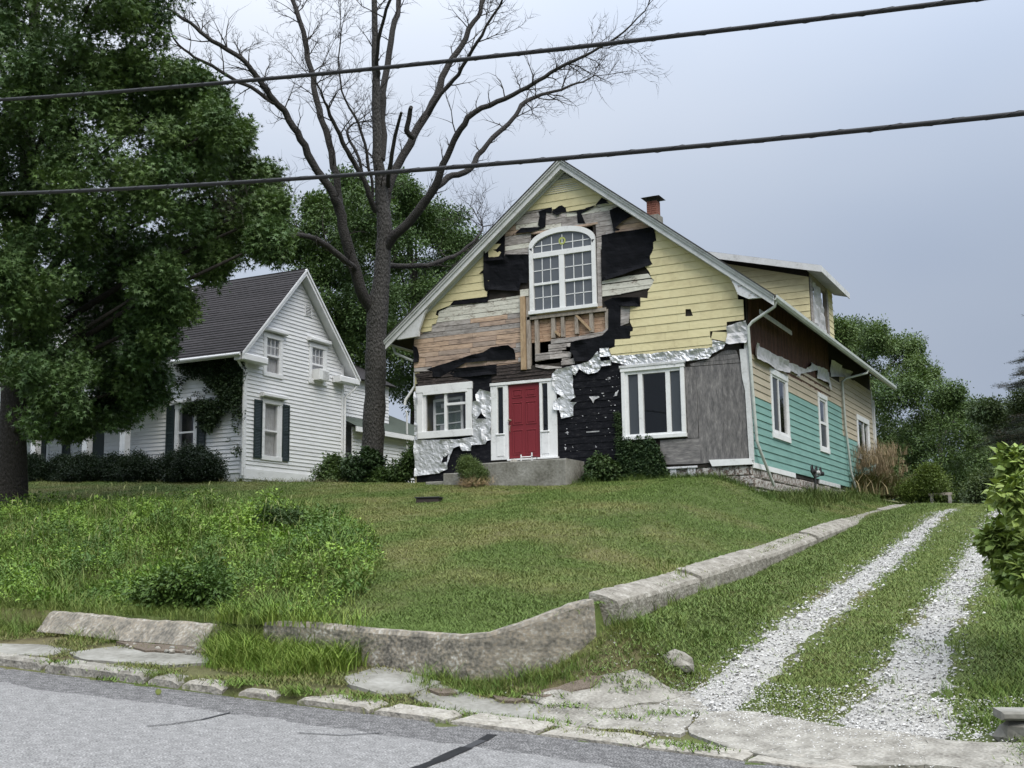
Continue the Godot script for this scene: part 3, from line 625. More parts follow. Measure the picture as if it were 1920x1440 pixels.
	M.wall_concrete = mat(Color.WHITE, 0.93, ntex([[0.2, Color(0.07, 0.064, 0.052)], [0.36, Color(0.15, 0.138, 0.114)], [0.52, Color(0.215, 0.2, 0.168)], [0.68, Color(0.29, 0.275, 0.24)], [0.85, Color(0.44, 0.425, 0.385)]], 0.012, 0.07, 0.5, 167, 512), Vector3(0.5, 0.7, 0.5), bump(0.09, 156, 3.0), 0.6, true)
	M.pale_concrete = mat(Color.WHITE, 0.93, ntex([[0.15, Color(0.1, 0.093, 0.077)], [0.35, Color(0.185, 0.174, 0.15)], [0.55, Color(0.25, 0.238, 0.208)], [0.85, Color(0.38, 0.365, 0.325)]], 0.012, 0.08, 0.5, 159, 512), Vector3(0.5, 0.5, 0.5), bump(0.1, 160, 3.0), 0.7, true)
	M.limestone = mat(Color.WHITE, 0.93, ntex([[0.0, Color(0.15, 0.13, 0.1)], [0.35, Color(0.23, 0.215, 0.185)], [0.6, Color(0.33, 0.312, 0.272)], [0.9, Color(0.44, 0.425, 0.38)]], 0.02, 0.1, 0.5, 163), Vector3(0.8, 0.8, 0.8), bump(0.07, 164, 4.0), 0.8, true)
	M.asphalt = mat(Color.WHITE, 0.88, ntex([[0.25, Color(0.08, 0.079, 0.077)], [0.4, Color(0.165, 0.163, 0.16)], [0.55, Color(0.215, 0.212, 0.208)], [0.68, Color(0.28, 0.277, 0.27)], [0.8, Color(0.46, 0.455, 0.445)]], 0.02, 0.13, 0.78, 171, 512), Vector3(0.55, 0.55, 0.55), bump(0.25, 172, 3.0, 512), 0.6, true)
	M.asphalt_dark = mat(Color.WHITE, 0.88, ntex([[0.25, Color(0.03, 0.03, 0.03)], [0.5, Color(0.09, 0.088, 0.087)], [0.8, Color(0.3, 0.295, 0.29)]], 0.02, 0.13, 0.75, 175, 512), Vector3(0.55, 0.55, 0.55), bump(0.25, 172, 3.0, 512), 0.6, true)
	M.tar_seal = mat(L(0.03, 0.031, 0.034), 0.6)
	M.gravel_bed = mat(Color.WHITE, 0.95, ntex([[0.0, Color(0.16, 0.155, 0.14)], [0.35, Color(0.33, 0.325, 0.305)], [0.6, Color(0.35, 0.342, 0.32)], [1.0, Color(0.5, 0.492, 0.47)]], 0.03, 0.22, 0.6, 181, 512), Vector3(0.8, 0.8, 0.8), bump(0.2, 182, 6.0, 512), 1.0, true)
	M.stone = vmat(0.95)
	var gt := ntex([[0.0, Color(0.3, 0.28, 0.2)], [0.35, Color(0.6, 0.58, 0.5)], [0.65, Color(0.85, 0.85, 0.8)], [1.0, Color(1, 1, 1)]], 0.03, 0.2, 0.6, 191, 512)
	M.ground = mat(Color.WHITE, 0.97, gt, Vector3(0.6, 0.6, 0.6), bump(0.15, 192, 5.0, 512), 0.8, true)
	M.ground.vertex_color_use_as_albedo = true
	M.clap_white = []
	var wt := ntex([[0.0, Color(0.42, 0.42, 0.42)], [0.3, Color(0.64, 0.65, 0.66)], [1.0, Color(0.74, 0.75, 0.765)]], 0.012, 0.07, 0.35, 201)
	for k in 3:
		var q := 0.94 + 0.03 * k
		M.clap_white.append(mat(L(q, q, q), 0.6, wt, Vector3(0.35, 1.6, 0.35)))
	M.shutter = mat(L(0.018, 0.03, 0.032), 0.5)
	M.roof_dark = []
	for k in 4:
		var q: float = [1.0, 0.85, 1.15, 0.95][k]
		M.roof_dark.append(mat(L(q, q, q), 0.92, ntex([[0.0, Color(0.012, 0.011, 0.012)], [0.5, Color(0.027, 0.025, 0.027)], [1.0, Color(0.06, 0.056, 0.058)]], 0.02, 0.16, 0.6, 205 + k), Vector3(1.4, 0.8, 0.8), b_fine, 0.6))
	M.roof_green = mat(Color.WHITE, 0.92, ntex([[0.0, Color(0.035, 0.045, 0.037)], [1.0, Color(0.09, 0.11, 0.09)]], 0.02, 0.16, 0.6, 215), Vector3(0.8, 0.8, 0.8))
	M.brick = mat(Color.WHITE, 0.9, ntex([[0.0, Color(0.1, 0.04, 0.03)], [0.5, Color(0.21, 0.085, 0.06)], [1.0, Color(0.32, 0.16, 0.12)]], 0.03, 0.1, 0.5, 219), Vector3(1.5, 1.5, 1.5))
	M.found = mat(Color.WHITE, 0.93, ntex([[0.1, Color(0.05, 0.035, 0.03)], [0.33, Color(0.15, 0.105, 0.088)], [0.44, Color(0.22, 0.19, 0.168)], [0.52, Color(0.4, 0.385, 0.36)], [1.0, Color(0.55, 0.54, 0.51)]], 0.025, 0.08, 0.45, 223), Vector3(1.0, 1.0, 1.0), b_fine, 0.8)
	M.pane = glass(L(0.02, 0.024, 0.028), 0.16)
	M.screen = glass(L(0.05, 0.058, 0.068), 0.86, 0.35)
	M.screen_up = glass(L(0.12, 0.132, 0.148), 0.8, 0.15)
	M.interior = mat(L(0.1, 0.095, 0.09), 0.95)
	M.dark_wood = mat(Color.WHITE, 0.9, ntex([[0.0, Color(0.008, 0.007, 0.006)], [1.0, Color(0.04, 0.033, 0.027)]], 0.02, 0.08, 0.5, 227), Vector3(0.6, 2.0, 0.6))
	M.shingle_edge = mat(L(0.045, 0.044, 0.046), 0.95)
	M.bark = mat(Color.WHITE, 0.95, ntex([[0.0, Color(0.02, 0.017, 0.014)], [0.38, Color(0.036, 0.034, 0.033)], [0.62, Color(0.078, 0.075, 0.072)], [0.85, Color(0.16, 0.155, 0.15)]], 0.03, 0.1, 0.5, 231, 512), Vector3(1.6, 0.4, 1.6), bump(0.06, 232, 8.0), 1.2, true)
	M.bark_dark = mat(Color.WHITE, 0.95, ntex([[0.0, Color(0.012, 0.01, 0.009)], [0.5, Color(0.033, 0.029, 0.025)], [1.0, Color(0.075, 0.068, 0.06)]], 0.03, 0.1, 0.45, 235, 512), Vector3(1.6, 0.4, 1.6), bump(0.06, 232, 8.0), 1.2, true)
	M.bark_limb = mat(Color.WHITE, 0.95, ntex([[0.0, Color(0.012, 0.011, 0.011)], [0.4, Color(0.027, 0.025, 0.024)], [0.7, Color(0.055, 0.052, 0.05)], [0.9, Color(0.1, 0.096, 0.092)]], 0.03, 0.1, 0.5, 237, 512), Vector3(1.6, 0.8, 1.6), bump(0.06, 232, 8.0), 1.2, true)
	M.leaf = vmat(0.5, 0.5)
	M.grass = vmat(0.7, 0.3)
	M.cable = mat(L(0.018, 0.018, 0.02), 0.55)
	M.iron = mat(L(0.03, 0.03, 0.032), 0.6)
	M.rust_brown = mat(L(0.04, 0.03, 0.028), 0.7)
	M.dirt = mat(Color.WHITE, 0.97, ntex([[0.0, Color(0.05, 0.04, 0.03)], [0.5, Color(0.13, 0.105, 0.08)], [1.0, Color(0.24, 0.2, 0.155)]], 0.04, 0.2, 0.6, 241), Vector3(1.2, 1.2, 1.2), bump(0.2, 242, 6.0), 1.0, true)

# ---------------------------------------------------------------- ground, road, tracks, slabs
func span(a: Array) -> Array:   # [start, end, step, end, step ...]
	var o := [a[0]]
	var x: float = a[0]
	for i in range(1, a.size(), 2):
		var k := maxi(1, int(round((a[i] - x) / a[i + 1])))
		for j in k:
			o.append(lerpf(x, a[i], (j + 1.0) / k))
		x = a[i]
	return o

func build_ground() -> void:
	var xs := span([-260.0, -60.0, 20.0, -40.0, 2.0, -20.0, 0.5, -8.0, 0.25, -5.4, 0.075, 0.0, 0.25, 6.0, 0.6, 30.0, 3.0, 260.0, 23.0])
	var zs := span([-420.0, -120.0, 30.0, -60.0, 5.0, -34.0, 1.0, -14.4, 0.3, -12.6, 0.075, -11.0, 0.2, 2.0, 1.3, 20.0, 4.0, 120.0, 20.0])
	var fz := nz(0.35, 77, 4)
	var fw := nz(0.06, 78, 3)
	var v := PackedVector3Array(); var c := PackedColorArray(); var ix := PackedInt32Array()
	for z in zs:
		for x in xs:
			var y := ground_y(x, z) + 0.02 * fz.get_noise_2d(x * 3, z * 3)
			if z > -11.0:
				y -= 0.03
			v.append(Vector3(x, y, z))
			var col := Color(0.09, 0.125, 0.034)
			var b := fz.get_noise_2d(x, z) + fw.get_noise_2d(x, z)
			col = col.lerp(Color(0.19, 0.155, 0.085), clampf(b * 0.7 + 0.1, 0, 0.6))
			if z < -11.04 and z > wall_line(x) and x < -4.0:
				col = col.lerp(Color(0.15, 0.115, 0.075), 0.5)
			c.append(col)
	var w := xs.size()
	for j in zs.size() - 1:
		for i in w - 1:
			var a := j * w + i
			ix.append_array([a, a + 1, a + w, a + 1, a + w + 1, a + w])
	var st := SurfaceTool.new()
	var arr := []
	arr.resize(Mesh.ARRAY_MAX)
	arr[Mesh.ARRAY_VERTEX] = v; arr[Mesh.ARRAY_COLOR] = c; arr[Mesh.ARRAY_INDEX] = ix
	st.create_from_arrays(arr)
	st.generate_normals()
	var o := MeshInstance3D.new()
	o.name = "ground"
	o.mesh = st.commit()
	o.material_override = M.ground
	o.set_meta("kind", "structure")
	add_child(o)
	# road sheet with a ragged darker strip along the kerb
	var edge := nz(0.9, 81, 4)
	var mb := MB.new(); var mk := MB.new()
	var x0 := -70.0
	var prev := []
	while x0 <= 40.0:
		var step := 0.15 if x0 > -18 and x0 < 3 else 2.0
		var y := street(x0)
		var zd := -10.05 + 0.16 * edge.get_noise_1d(x0 * 0.9) + 0.1 * edge.get_noise_1d(x0 * 7.0)
		var zr := -11.04 + 0.03 * edge.get_noise_1d(x0 * 5 + 40)
		var cur := [Vector3(x0, y + 0.006, zr), Vector3(x0, y + 0.004, zd), Vector3(x0, y + 0.03, -7.4), Vector3(x0, y, -3.6)]
		if prev.size():
			mk.quad(prev[1], cur[1], cur[0], prev[0])
			for k in [1, 2]:
				mb.quad(prev[k + 1], cur[k + 1], cur[k], prev[k])
		prev = cur
		x0 += step
	var road := struct("road", mb, M.asphalt)
	var ms := part(road, "old_asphalt_strip", mk, M.asphalt_dark)
	ms.set_meta("kind", "structure")
	# sealed cracks
	for cr in [[[-5.75, -10.75], [-5.67, -10.4], [-5.6, -9.96], [-5.55, -9.63], [-5.47, -9.2], [-5.43, -8.88], [-5.36, -8.3], [-5.5, -7.5]], [[-8.54, -8.86], [-8.46, -9.1], [-8.45, -9.54], [-8.56, -10.1]], [[-7.24, -9.55], [-6.85, -9.71], [-6.66, -10.1]]]:
		var m2 := MB.new()
		for i in cr.size() - 1:
			var a := Vector2(cr[i][0], cr[i][1]); var b := Vector2(cr[i + 1][0], cr[i + 1][1])
			var d := (b - a).normalized().orthogonal() * (0.05 if cr.size() > 4 else 0.012)
			var q := func(p: Vector2) -> Vector3: return Vector3(p.x, street(p.x) + 0.03 * clampf((p.y + 10.0) / 2.6, 0, 1) + 0.012, p.y)
			d *= 0.7 + 0.6 * absf(sin(i * 2.3 + 0.5))
			m2.quad(q.call(a + d), q.call(b + d), q.call(b - d), q.call(a - d))
			m2.quad(q.call(a - d), q.call(b - d), q.call(b + d), q.call(a + d))
		part(road, "crack_seal", m2, M.tar_seal)
	# gravel wheel tracks
	var gm := MB.new()
	gm.tinted = true
	var pebbles := []
	for k in 3:
		var pm := MB.new()
		pm.tinted = true
		pm.tint = Color.WHITE
		var pv := []
		for i in 6:
			pv.append([Vector3.UP * 0.55, Vector3.DOWN * 0.4, Vector3.RIGHT, Vector3.BACK * 0.8, Vector3.LEFT * 0.9, Vector3.FORWARD * 0.85][i] * R.randf_range(0.75, 1.2) + Vector3(R.randf(), R.randf(), R.randf()) * 0.25)
		for i in 4:
			var a: Vector3 = pv[2 + i]; var b: Vector3 = pv[2 + (i + 1) % 4]
			pm.tri(pv[0], b, a)
			pm.tri(pv[1], a, b)
		pebbles.append(pm.mesh())
	var stones := [[], [], []]; var stone_c := [[], [], []]
	for t in [[D.tl, D.tlr], [D.tr, D.trr]]:
		var tm := MB.new()
		var lz := []; var lx := []; var rz := []; var rx := []
		for i in range(0, t[0].size(), 2):
			lx.append(t[0][i]); lz.append(-t[0][i + 1])
			rx.append(t[1][i]); rz.append(-t[1][i + 1])
		var z: float = 12.75
		var last := []
		while z < 36.0:
			var a := pl(z, lz, lx) + 0.2 * edge.get_noise_1d(z * 2.5) + 0.06; var b := pl(z, rz, rx) + 0.2 * edge.get_noise_1d(z * 2.5 + 99) - 0.06
			var row := []
			for k in 5:
				var x := lerpf(a, b, k / 4.0)
				row.append(on_ground(x, -z, 0.012 if k > 0 and k < 4 else -0.01))
			if last.size():
				for k in 4:
					tm.quad(last[k], last[k + 1], row[k + 1], row[k])
			last = row
			# stones: in the track and spilling over its edges
			for s in int(70 * minf(1.0, 18.0 / z) * (b - a + 0.5)):
				var u := R.randf()
				var x := lerpf(a, b, u) + R.randfn(0, 0.13)
				var zz := -z + R.randf_range(-0.13, 0.13)
				var kk := R.randi() % 3
				var sz := R.randf_range(0.009, 0.026) * (1.0 if R.randf() > 0.06 else 1.8)
				stones[kk].append(Transform3D(Basis.from_euler(Vector3(R.randf() * 0.6, R.randf() * TAU, R.randf() * 0.6)).scaled(Vector3.ONE * sz), on_ground(x, zz, 0.012 + sz * 0.22)))
				var g := R.randf_range(0.36, 0.6) if R.randf() > 0.3 else R.randf_range(0.13, 0.3)
				stone_c[kk].append(Color(g, g * 0.99, g * 0.96))
			z += 0.25
		var tr := part(self, "gravel_track" if t[0] == D.tl else "gravel_track_001", tm, M.gravel_bed)
		tr.set_meta("kind", "structure")
	for s in 9000:   # loose stones on the apron and around
		var x := R.randf_range(-7.0, -0.9); var z2 := -R.randf_range(11.4, 14.2)
		if R.randf() > (sm((x + 6.0) / 2.5) * 0.95 + 0.02) * (0.12 + 0.88 * sm((-z2 - 11.6) / 1.6)):
			continue
		var kk := R.randi() % 3
		var sz := R.randf_range(0.006, 0.016)
		stones[kk].append(Transform3D(Basis.from_euler(Vector3(R.randf() * 0.6, R.randf() * TAU, R.randf() * 0.6)).scaled(Vector3.ONE * sz), on_ground(x, z2, 0.035)))
		var g := R.randf_range(0.35, 0.66)
		stone_c[kk].append(Color(g, g * 0.99, g * 0.96))
	var heap := thing("driveway_gravel", "loose white limestone gravel lying in the two wheel tracks", "gravel")
	heap.set_meta("kind", "stuff")
	for k in 3:
		scatter(heap, "gravel", pebbles[k], M.stone, stones[k], stone_c[k])
	# pavement slabs: cracked concrete
	var walk := Node3D.new()
	walk.name = "pavement"
	add_child(walk)
	walk.set_meta("kind", "structure")
	for a in D.slabs.size():
		part(walk, "slab", ground_slab(grown(P(D.slabs[a])), 0.03 + 0.006 * (a % 3), 0.2), M.pale_concrete if a > 3 else M.concrete)
	for a in D.dirt:
		part(walk, "dirt_patch", ground_slab(P(a), 0.062, 0.02), M.dirt)
	# kerb stones
	var kerb := Node3D.new()
	kerb.name = "kerb"
	add_child(kerb)
	kerb.set_meta("kind", "structure")
	for i in range(0, D.curbx.size(), 2):
		var a: float = D.curbx[i]; var b: float = D.curbx[i + 1]
		var hgt := pl(a, [-12.0, -10.0, -7.0, -5.0], [0.15, 0.12, 0.07, 0.035])
		var wd := pl(a, [-11.0, -9.0, -6.0], [0.2, 0.34, 0.42]) + 0.05 * (i % 3)
		part(kerb, "kerb_stone", rough_block(a, b, -11.05 - wd, -11.03, hgt, 200 + i), M.limestone if a > -10.4 else M.pale_concrete)

func grown(p: PackedVector2Array) -> PackedVector2Array:
	var g := Geometry2D.offset_polygon(p, 0.035, Geometry2D.JOIN_MITER)
	return g[0] if g.size() else p

# polygon given as (x, z), laid on the ground as a slab
func ground_slab(p: PackedVector2Array, up: float, thick: float) -> MB:
	var mb := MB.new()
	# ragged outline
	var e := nz(1.2, 91, 3)
	var q := PackedVector2Array()
	for i in p.size():
		var a := p[i]; var b := p[(i + 1) % p.size()]
		var k := maxi(1, int(a.distance_to(b) / 0.12))
		for j in k:
			var m := a.lerp(b, float(j) / k)
			q.append(m + Vector2(e.get_noise_2d(m.x * 4, m.y * 4), e.get_noise_2d(m.y * 4, m.x * 4 + 50)) * 0.045)
	if MB.area(q) < 0:
		q.reverse()
	var cell := 0.4
	var lo := q[0]; var hi := q[0]
	for a in q:
		lo = lo.min(a); hi = hi.max(a)
	var g := func(a: Vector2, d: float) -> Vector3: return Vector3(a.x, walk_top(a.x, a.y) + d, a.y)
	var y := lo.y
	while y < hi.y:
		var x := lo.x
		while x < hi.x:
			for piece in Geometry2D.intersect_polygons(rect(x, y, x + cell, y + cell), q):
				var t := Geometry2D.triangulate_polygon(piece)
				for i in range(0, t.size(), 3):
					var a: Vector2 = piece[t[i]]; var b: Vector2 = piece[t[i + 1]]; var d: Vector2 = piece[t[i + 2]]
					if (b - a).cross(d - a) < 0:
						var s := b; b = d; d = s
					mb.tri(g.call(a, up), g.call(d, up), g.call(b, up))
			x += cell
		y += cell
	for i in q.size():
		var a := q[i]; var b := q[(i + 1) % q.size()]
		mb.quad(g.call(a, -thick), g.call(a, up), g.call(b, up), g.call(b, -thick))
	return mb

func walk_top(x: float, z: float) -> float:
	return ground_y(x, maxf(z, -99.0) if z < -11.04 else -11.05)

# stone block along x from a to b, with broken edges
func rough_block(a: float, b: float, z0: float, z1: float, hgt: float, sd: int) -> MB:
	var mb := MB.new()
	var e := nz(1.0, sd, 3)
	var k := maxi(2, int((b - a) / 0.09))
	var prev := []
	for i in k + 1:
		var x := lerpf(a + 0.01, b - 0.01, float(i) / k)
		var y := street(x)
		var r := 0.6 if i == 0 or i == k else 1.0
		var j := func(s: float) -> float: return e.get_noise_2d(x * 6, s * 40) * 0.022
		var cur := [Vector3(x, y - 0.15, z1 + j.call(1.0)), Vector3(x, y + hgt * 0.75 * r, z1 + j.call(2.0)), Vector3(x, y + hgt * r + j.call(3.0) * 0.6, z1 - 0.035 + j.call(4.0)), Vector3(x, y + hgt * r + j.call(5.0) * 0.6, (z0 + z1) * 0.5), Vector3(x, y + hgt * r + j.call(6.0) * 0.6 + 0.01, z0 + 0.02 + j.call(7.0)), Vector3(x, y - 0.15, z0)]
		if prev.size():
			for m in 5:
				mb.quad(prev[m], cur[m], cur[m + 1], prev[m + 1])
		if i == 0 or i == k:
			for m in range(1, 5):
				if i == 0:
					mb.tri(cur[0], cur[m], cur[m + 1])
				else:
					mb.tri(cur[0], cur[m + 1], cur[m])
		prev = cur
	return mb

# swept retaining wall: plan points (x, z), top heights, base depth; the face stands on the outer side
func sweep_wall(pts: Array, tops: Array, width: float, deep: float, lean: float, sd: int, rise := 0.0) -> MB:
	var mb := MB.new()
	var e := nz(1.0, sd, 4)
	var prev := []
	var plan := []; var hh := []
	for i in pts.size() - 1:   # resample
		var a := Vector2(pts[i][0], pts[i][1]); var b := Vector2(pts[i + 1][0], pts[i + 1][1])
		var k := maxi(1, int(a.distance_to(b) / 0.12))
		for j in k:
			plan.append(a.lerp(b, float(j) / k)); hh.append(lerpf(tops[i], tops[i + 1], float(j) / k))
	plan.append(Vector2(pts[-1][0], pts[-1][1])); hh.append(tops[-1])
	var m := plan.size()
	for i in m:
		var d: Vector2 = (plan[mini(i + 1, m - 1)] - plan[maxi(i - 1, 0)]).normalized()
		var nn := Vector2(-d.y, d.x)    # outer side (towards street or drive)
		var p: Vector2 = plan[i]
		var w := func(off: float, y: float) -> Vector3: return Vector3(p.x + nn.x * off, y, p.y + nn.y * off)
		var j := func(s: float) -> float: return e.get_noise_2d(i * 1.7, s * 31.0) * 0.025
		var y: float = hh[i]
		var cur := [w.call(lean + j.call(1.0) * 0.5, y - deep), w.call(lean * 0.5 + j.call(2.0) * 0.6, y - deep * 0.5), w.call(j.call(3.0) * 0.5, y - 0.05), w.call(-0.03 + j.call(4.0), y + j.call(5.0) * 0.7), w.call(-width * 0.5, y + rise * 0.55 + 0.012 + j.call(6.0) * 0.7), w.call(-width + j.call(7.0) * 2.0, y + rise + j.call(8.0) * 0.6), w.call(-width - 0.02, y - deep)]
		if prev.size():
			for k in 6:
				mb.quad(prev[k], cur[k], cur[k + 1], prev[k + 1])
		if i == 0 or i == m - 1:
			for k in range(1, 6):
				if i == 0:
					mb.tri(cur[0], cur[k], cur[k + 1])
				else:
					mb.tri(cur[0], cur[k + 1], cur[k])
		prev = cur
	return mb

func build_street_walls() -> void:
	var wy := func(x: float) -> float: return 0.8 + 0.038 * (-8.0 - x)
	# curved wall round the corner of the lawn
	var pts := [[-10.35, -12.85], [-9.6, -12.83], [-8.6, -12.8], [-7.8, -12.8], [-7.3, -12.82], [-6.95, -12.9], [-6.6, -13.05], [-6.3, -13.28], [-6.05, -13.58], [-5.93, -13.84]]
	var tops := [0.9, 0.9, 0.83, 0.79, 0.77, 0.8, 0.9, 1.02, 1.13, 1.17]
	top("curved_retaining_wall", sweep_wall(pts, tops, 0.22, 1.0, 0.05, 301), M.old_concrete, "lichen stained low concrete wall curving round the lawn corner to the driveway", "retaining wall")
	# driveway wall, in cast lengths
	var zz := [14.12, 17.5, 21.3, 25.5, 30.0, 35.0, 40.0]
	var dw := thing("driveway_retaining_wall", "long straight concrete retaining wall with broad flat cap climbing beside the gravel driveway", "retaining wall")
	for i in zz.size() - 1:
		var a := []; var b := []
		for k in 7:
			var z := lerpf(zz[i] + 0.015, zz[i + 1] - 0.015, k / 6.0)
			a.append([-5.72 + 0.02 * (i % 2), -z]); b.append(drive_wall_top(-z) - 0.04 + 0.03 * (i % 2))
		part(dw, "wall_length", sweep_wall(a, b, 0.42, 1.0, 0.03, 311 + i, 0.11), M.wall_concrete)
	# tilted broken wall length by the street
	var mb := MB.new()
	var e := nz(1.0, 331, 3)
	var prev := []
	for i in 25:
		var u := i / 24.0
		var x := lerpf(-14.3, -11.15, u)
		var j := func(s: float) -> float: return e.get_noise_2d(i * 2.0, s * 30.0) * 0.03
		var y: float = wy.call(x) - 0.01 + 0.008 * sin(u * 9.0) - 0.05 * u
		var cur := [Vector3(x, y - 0.33, -12.86), Vector3(x, y - 0.29, -12.52 + j.call(2.0) * 0.5), Vector3(x, y - 0.02 + j.call(3.0), -12.76 + j.call(3.5)), Vector3(x, y + j.call(4.0), -12.83), Vector3(x, y - 0.03, -12.98), Vector3(x, y - 0.40, -12.98)]
		if prev.size():
			for k in 5:
				mb.quad(prev[k], cur[k], cur[k + 1], prev[k + 1])
			mb.quad(prev[5], cur[5], cur[0], prev[0])
		if i == 0 or i == 24:
			for k in range(1, 5):
				if i == 0:
					mb.tri(cur[0], cur[k], cur[k + 1])
				else:
					mb.tri(cur[0], cur[k + 1], cur[k])
		prev = cur
	top("broken_wall_length", mb, M.old_concrete, "broken length of grey concrete wall tilting out over the pavement", "retaining wall")
	var m3 := sweep_wall([[-18.6, -12.86], [-17.0, -12.85], [-15.85, -12.83]], [1.22, 1.18, 1.1], 0.25, 0.8, 0.05, 341)
	top("wall_stub", m3, M.pale_concrete, "pale end of concrete wall half hidden by street weeds", "retaining wall")

# ---------------------------------------------------------------- windows
# frame cells round the panes; glass and thin bars; everything in the plane of the parent, facing +z
func window(parent: Node, called: String, o: Array, panes: Array, cas: float, depth: float, fm: Material, gm: Array, bars: Array, x := Transform3D.IDENTITY, label := "") -> Node3D:
	var w := group_node(parent, called, x)
	if label:
		w.set_meta("label", label)
	var xs := [o[0], o[2]]; var ys := [o[1], o[3]]
	for p in panes:
		for k in [0, 2]:
			if not xs.has(p[k]): xs.append(p[k])
			if not ys.has(p[k + 1]): ys.append(p[k + 1])
	xs.sort(); ys.sort()
	var f := MB.new()
	for j in ys.size() - 1:
		var start := -1
		for i in xs.size():
			var solid := false
			if i < xs.size() - 1:
				solid = true
				var cx: float = (xs[i] + xs[i + 1]) * 0.5; var cy: float = (ys[j] + ys[j + 1]) * 0.5
				for p in panes:
					if cx > p[0] and cx < p[2] and cy > p[1] and cy < p[3]:
						solid = false
			if solid and start < 0:
				start = i
			elif not solid and start >= 0:
				f.box(Vector3(xs[start], ys[j], -0.06), Vector3(xs[i], ys[j + 1], depth * 0.55))
				start = -1
	part(w, "sash_frame", f, fm)
	for c in [[o[0] - 0.002, o[1], o[0] + cas, o[3]], [o[2] - cas, o[1], o[2] + 0.002, o[3]]]:
		var m := MB.new()
		m.cbox(Vector3(c[0], c[1], -0.02), Vector3(c[2], c[3], depth), 0.006)
		part(w, "casing", m, fm)
	for c in [[o[1] - 0.003, o[1] + cas], [o[3] - cas, o[3] + 0.003]]:
		var m := MB.new()
		m.cbox(Vector3(o[0] - 0.02, c[0], -0.02), Vector3(o[2] + 0.02, c[1], depth + 0.012), 0.006)
		part(w, "casing", m, fm)
	for i in panes.size():
		var p: Array = panes[i]
		var g := MB.new()
		g.quad(Vector3(p[0] - 0.005, p[1] - 0.005, 0), Vector3(p[2] + 0.005, p[1] - 0.005, 0), Vector3(p[2] + 0.005, p[3] + 0.005, 0), Vector3(p[0] - 0.005, p[3] + 0.005, 0))
		part(w, "pane", g, gm[i % gm.size()])
	if bars.size():
		var b := MB.new()
		for q in bars:
			b.box(Vector3(q[0], q[1], -0.005), Vector3(q[2], q[3], 0.012))
		part(w, "muntins", b, fm)
	return w

func grid_bars(p: Array, nx: int, ny: int, t := 0.011) -> Array:
	var o := []
	for i in range(1, nx):
		var x := lerpf(p[0], p[2], float(i) / nx)
		o.append([x - t, p[1], x + t, p[3]])
	for j in range(1, ny):
		var y := lerpf(p[1], p[3], float(j) / ny)
		o.append([p[0], y - t, p[2], y + t])
	return o

func board_box(parent: Node, called: String, a: Vector3, b: Vector3, m: Material, ch := 0.006, x := Transform3D.IDENTITY) -> MeshInstance3D:
	var mb := MB.new()
	mb.cbox(a.min(b), a.max(b), ch)
	return part(parent, called, mb, m, x)

func slanted(parent: Node, called: String, a: Vector2, b: Vector2, w: float, z0: float, z1: float, m: Material) -> void:
	var d := (b - a).normalized().orthogonal() * w * 0.5
	var mb := MB.new()
	mb.prism(PackedVector2Array([a - d, b - d, b + d, a + d]), z0, z1)
	part(parent, called, mb, m)

func pipe_run(parent: Node, called: String, pts: Array, r: float, m: Material, sides := 8) -> void:
	var mb := MB.new()
	var rr := []
	for p in pts:
		rr.append(r)
	mb.tube(pts, rr, sides)
	part(parent, called, mb, m)

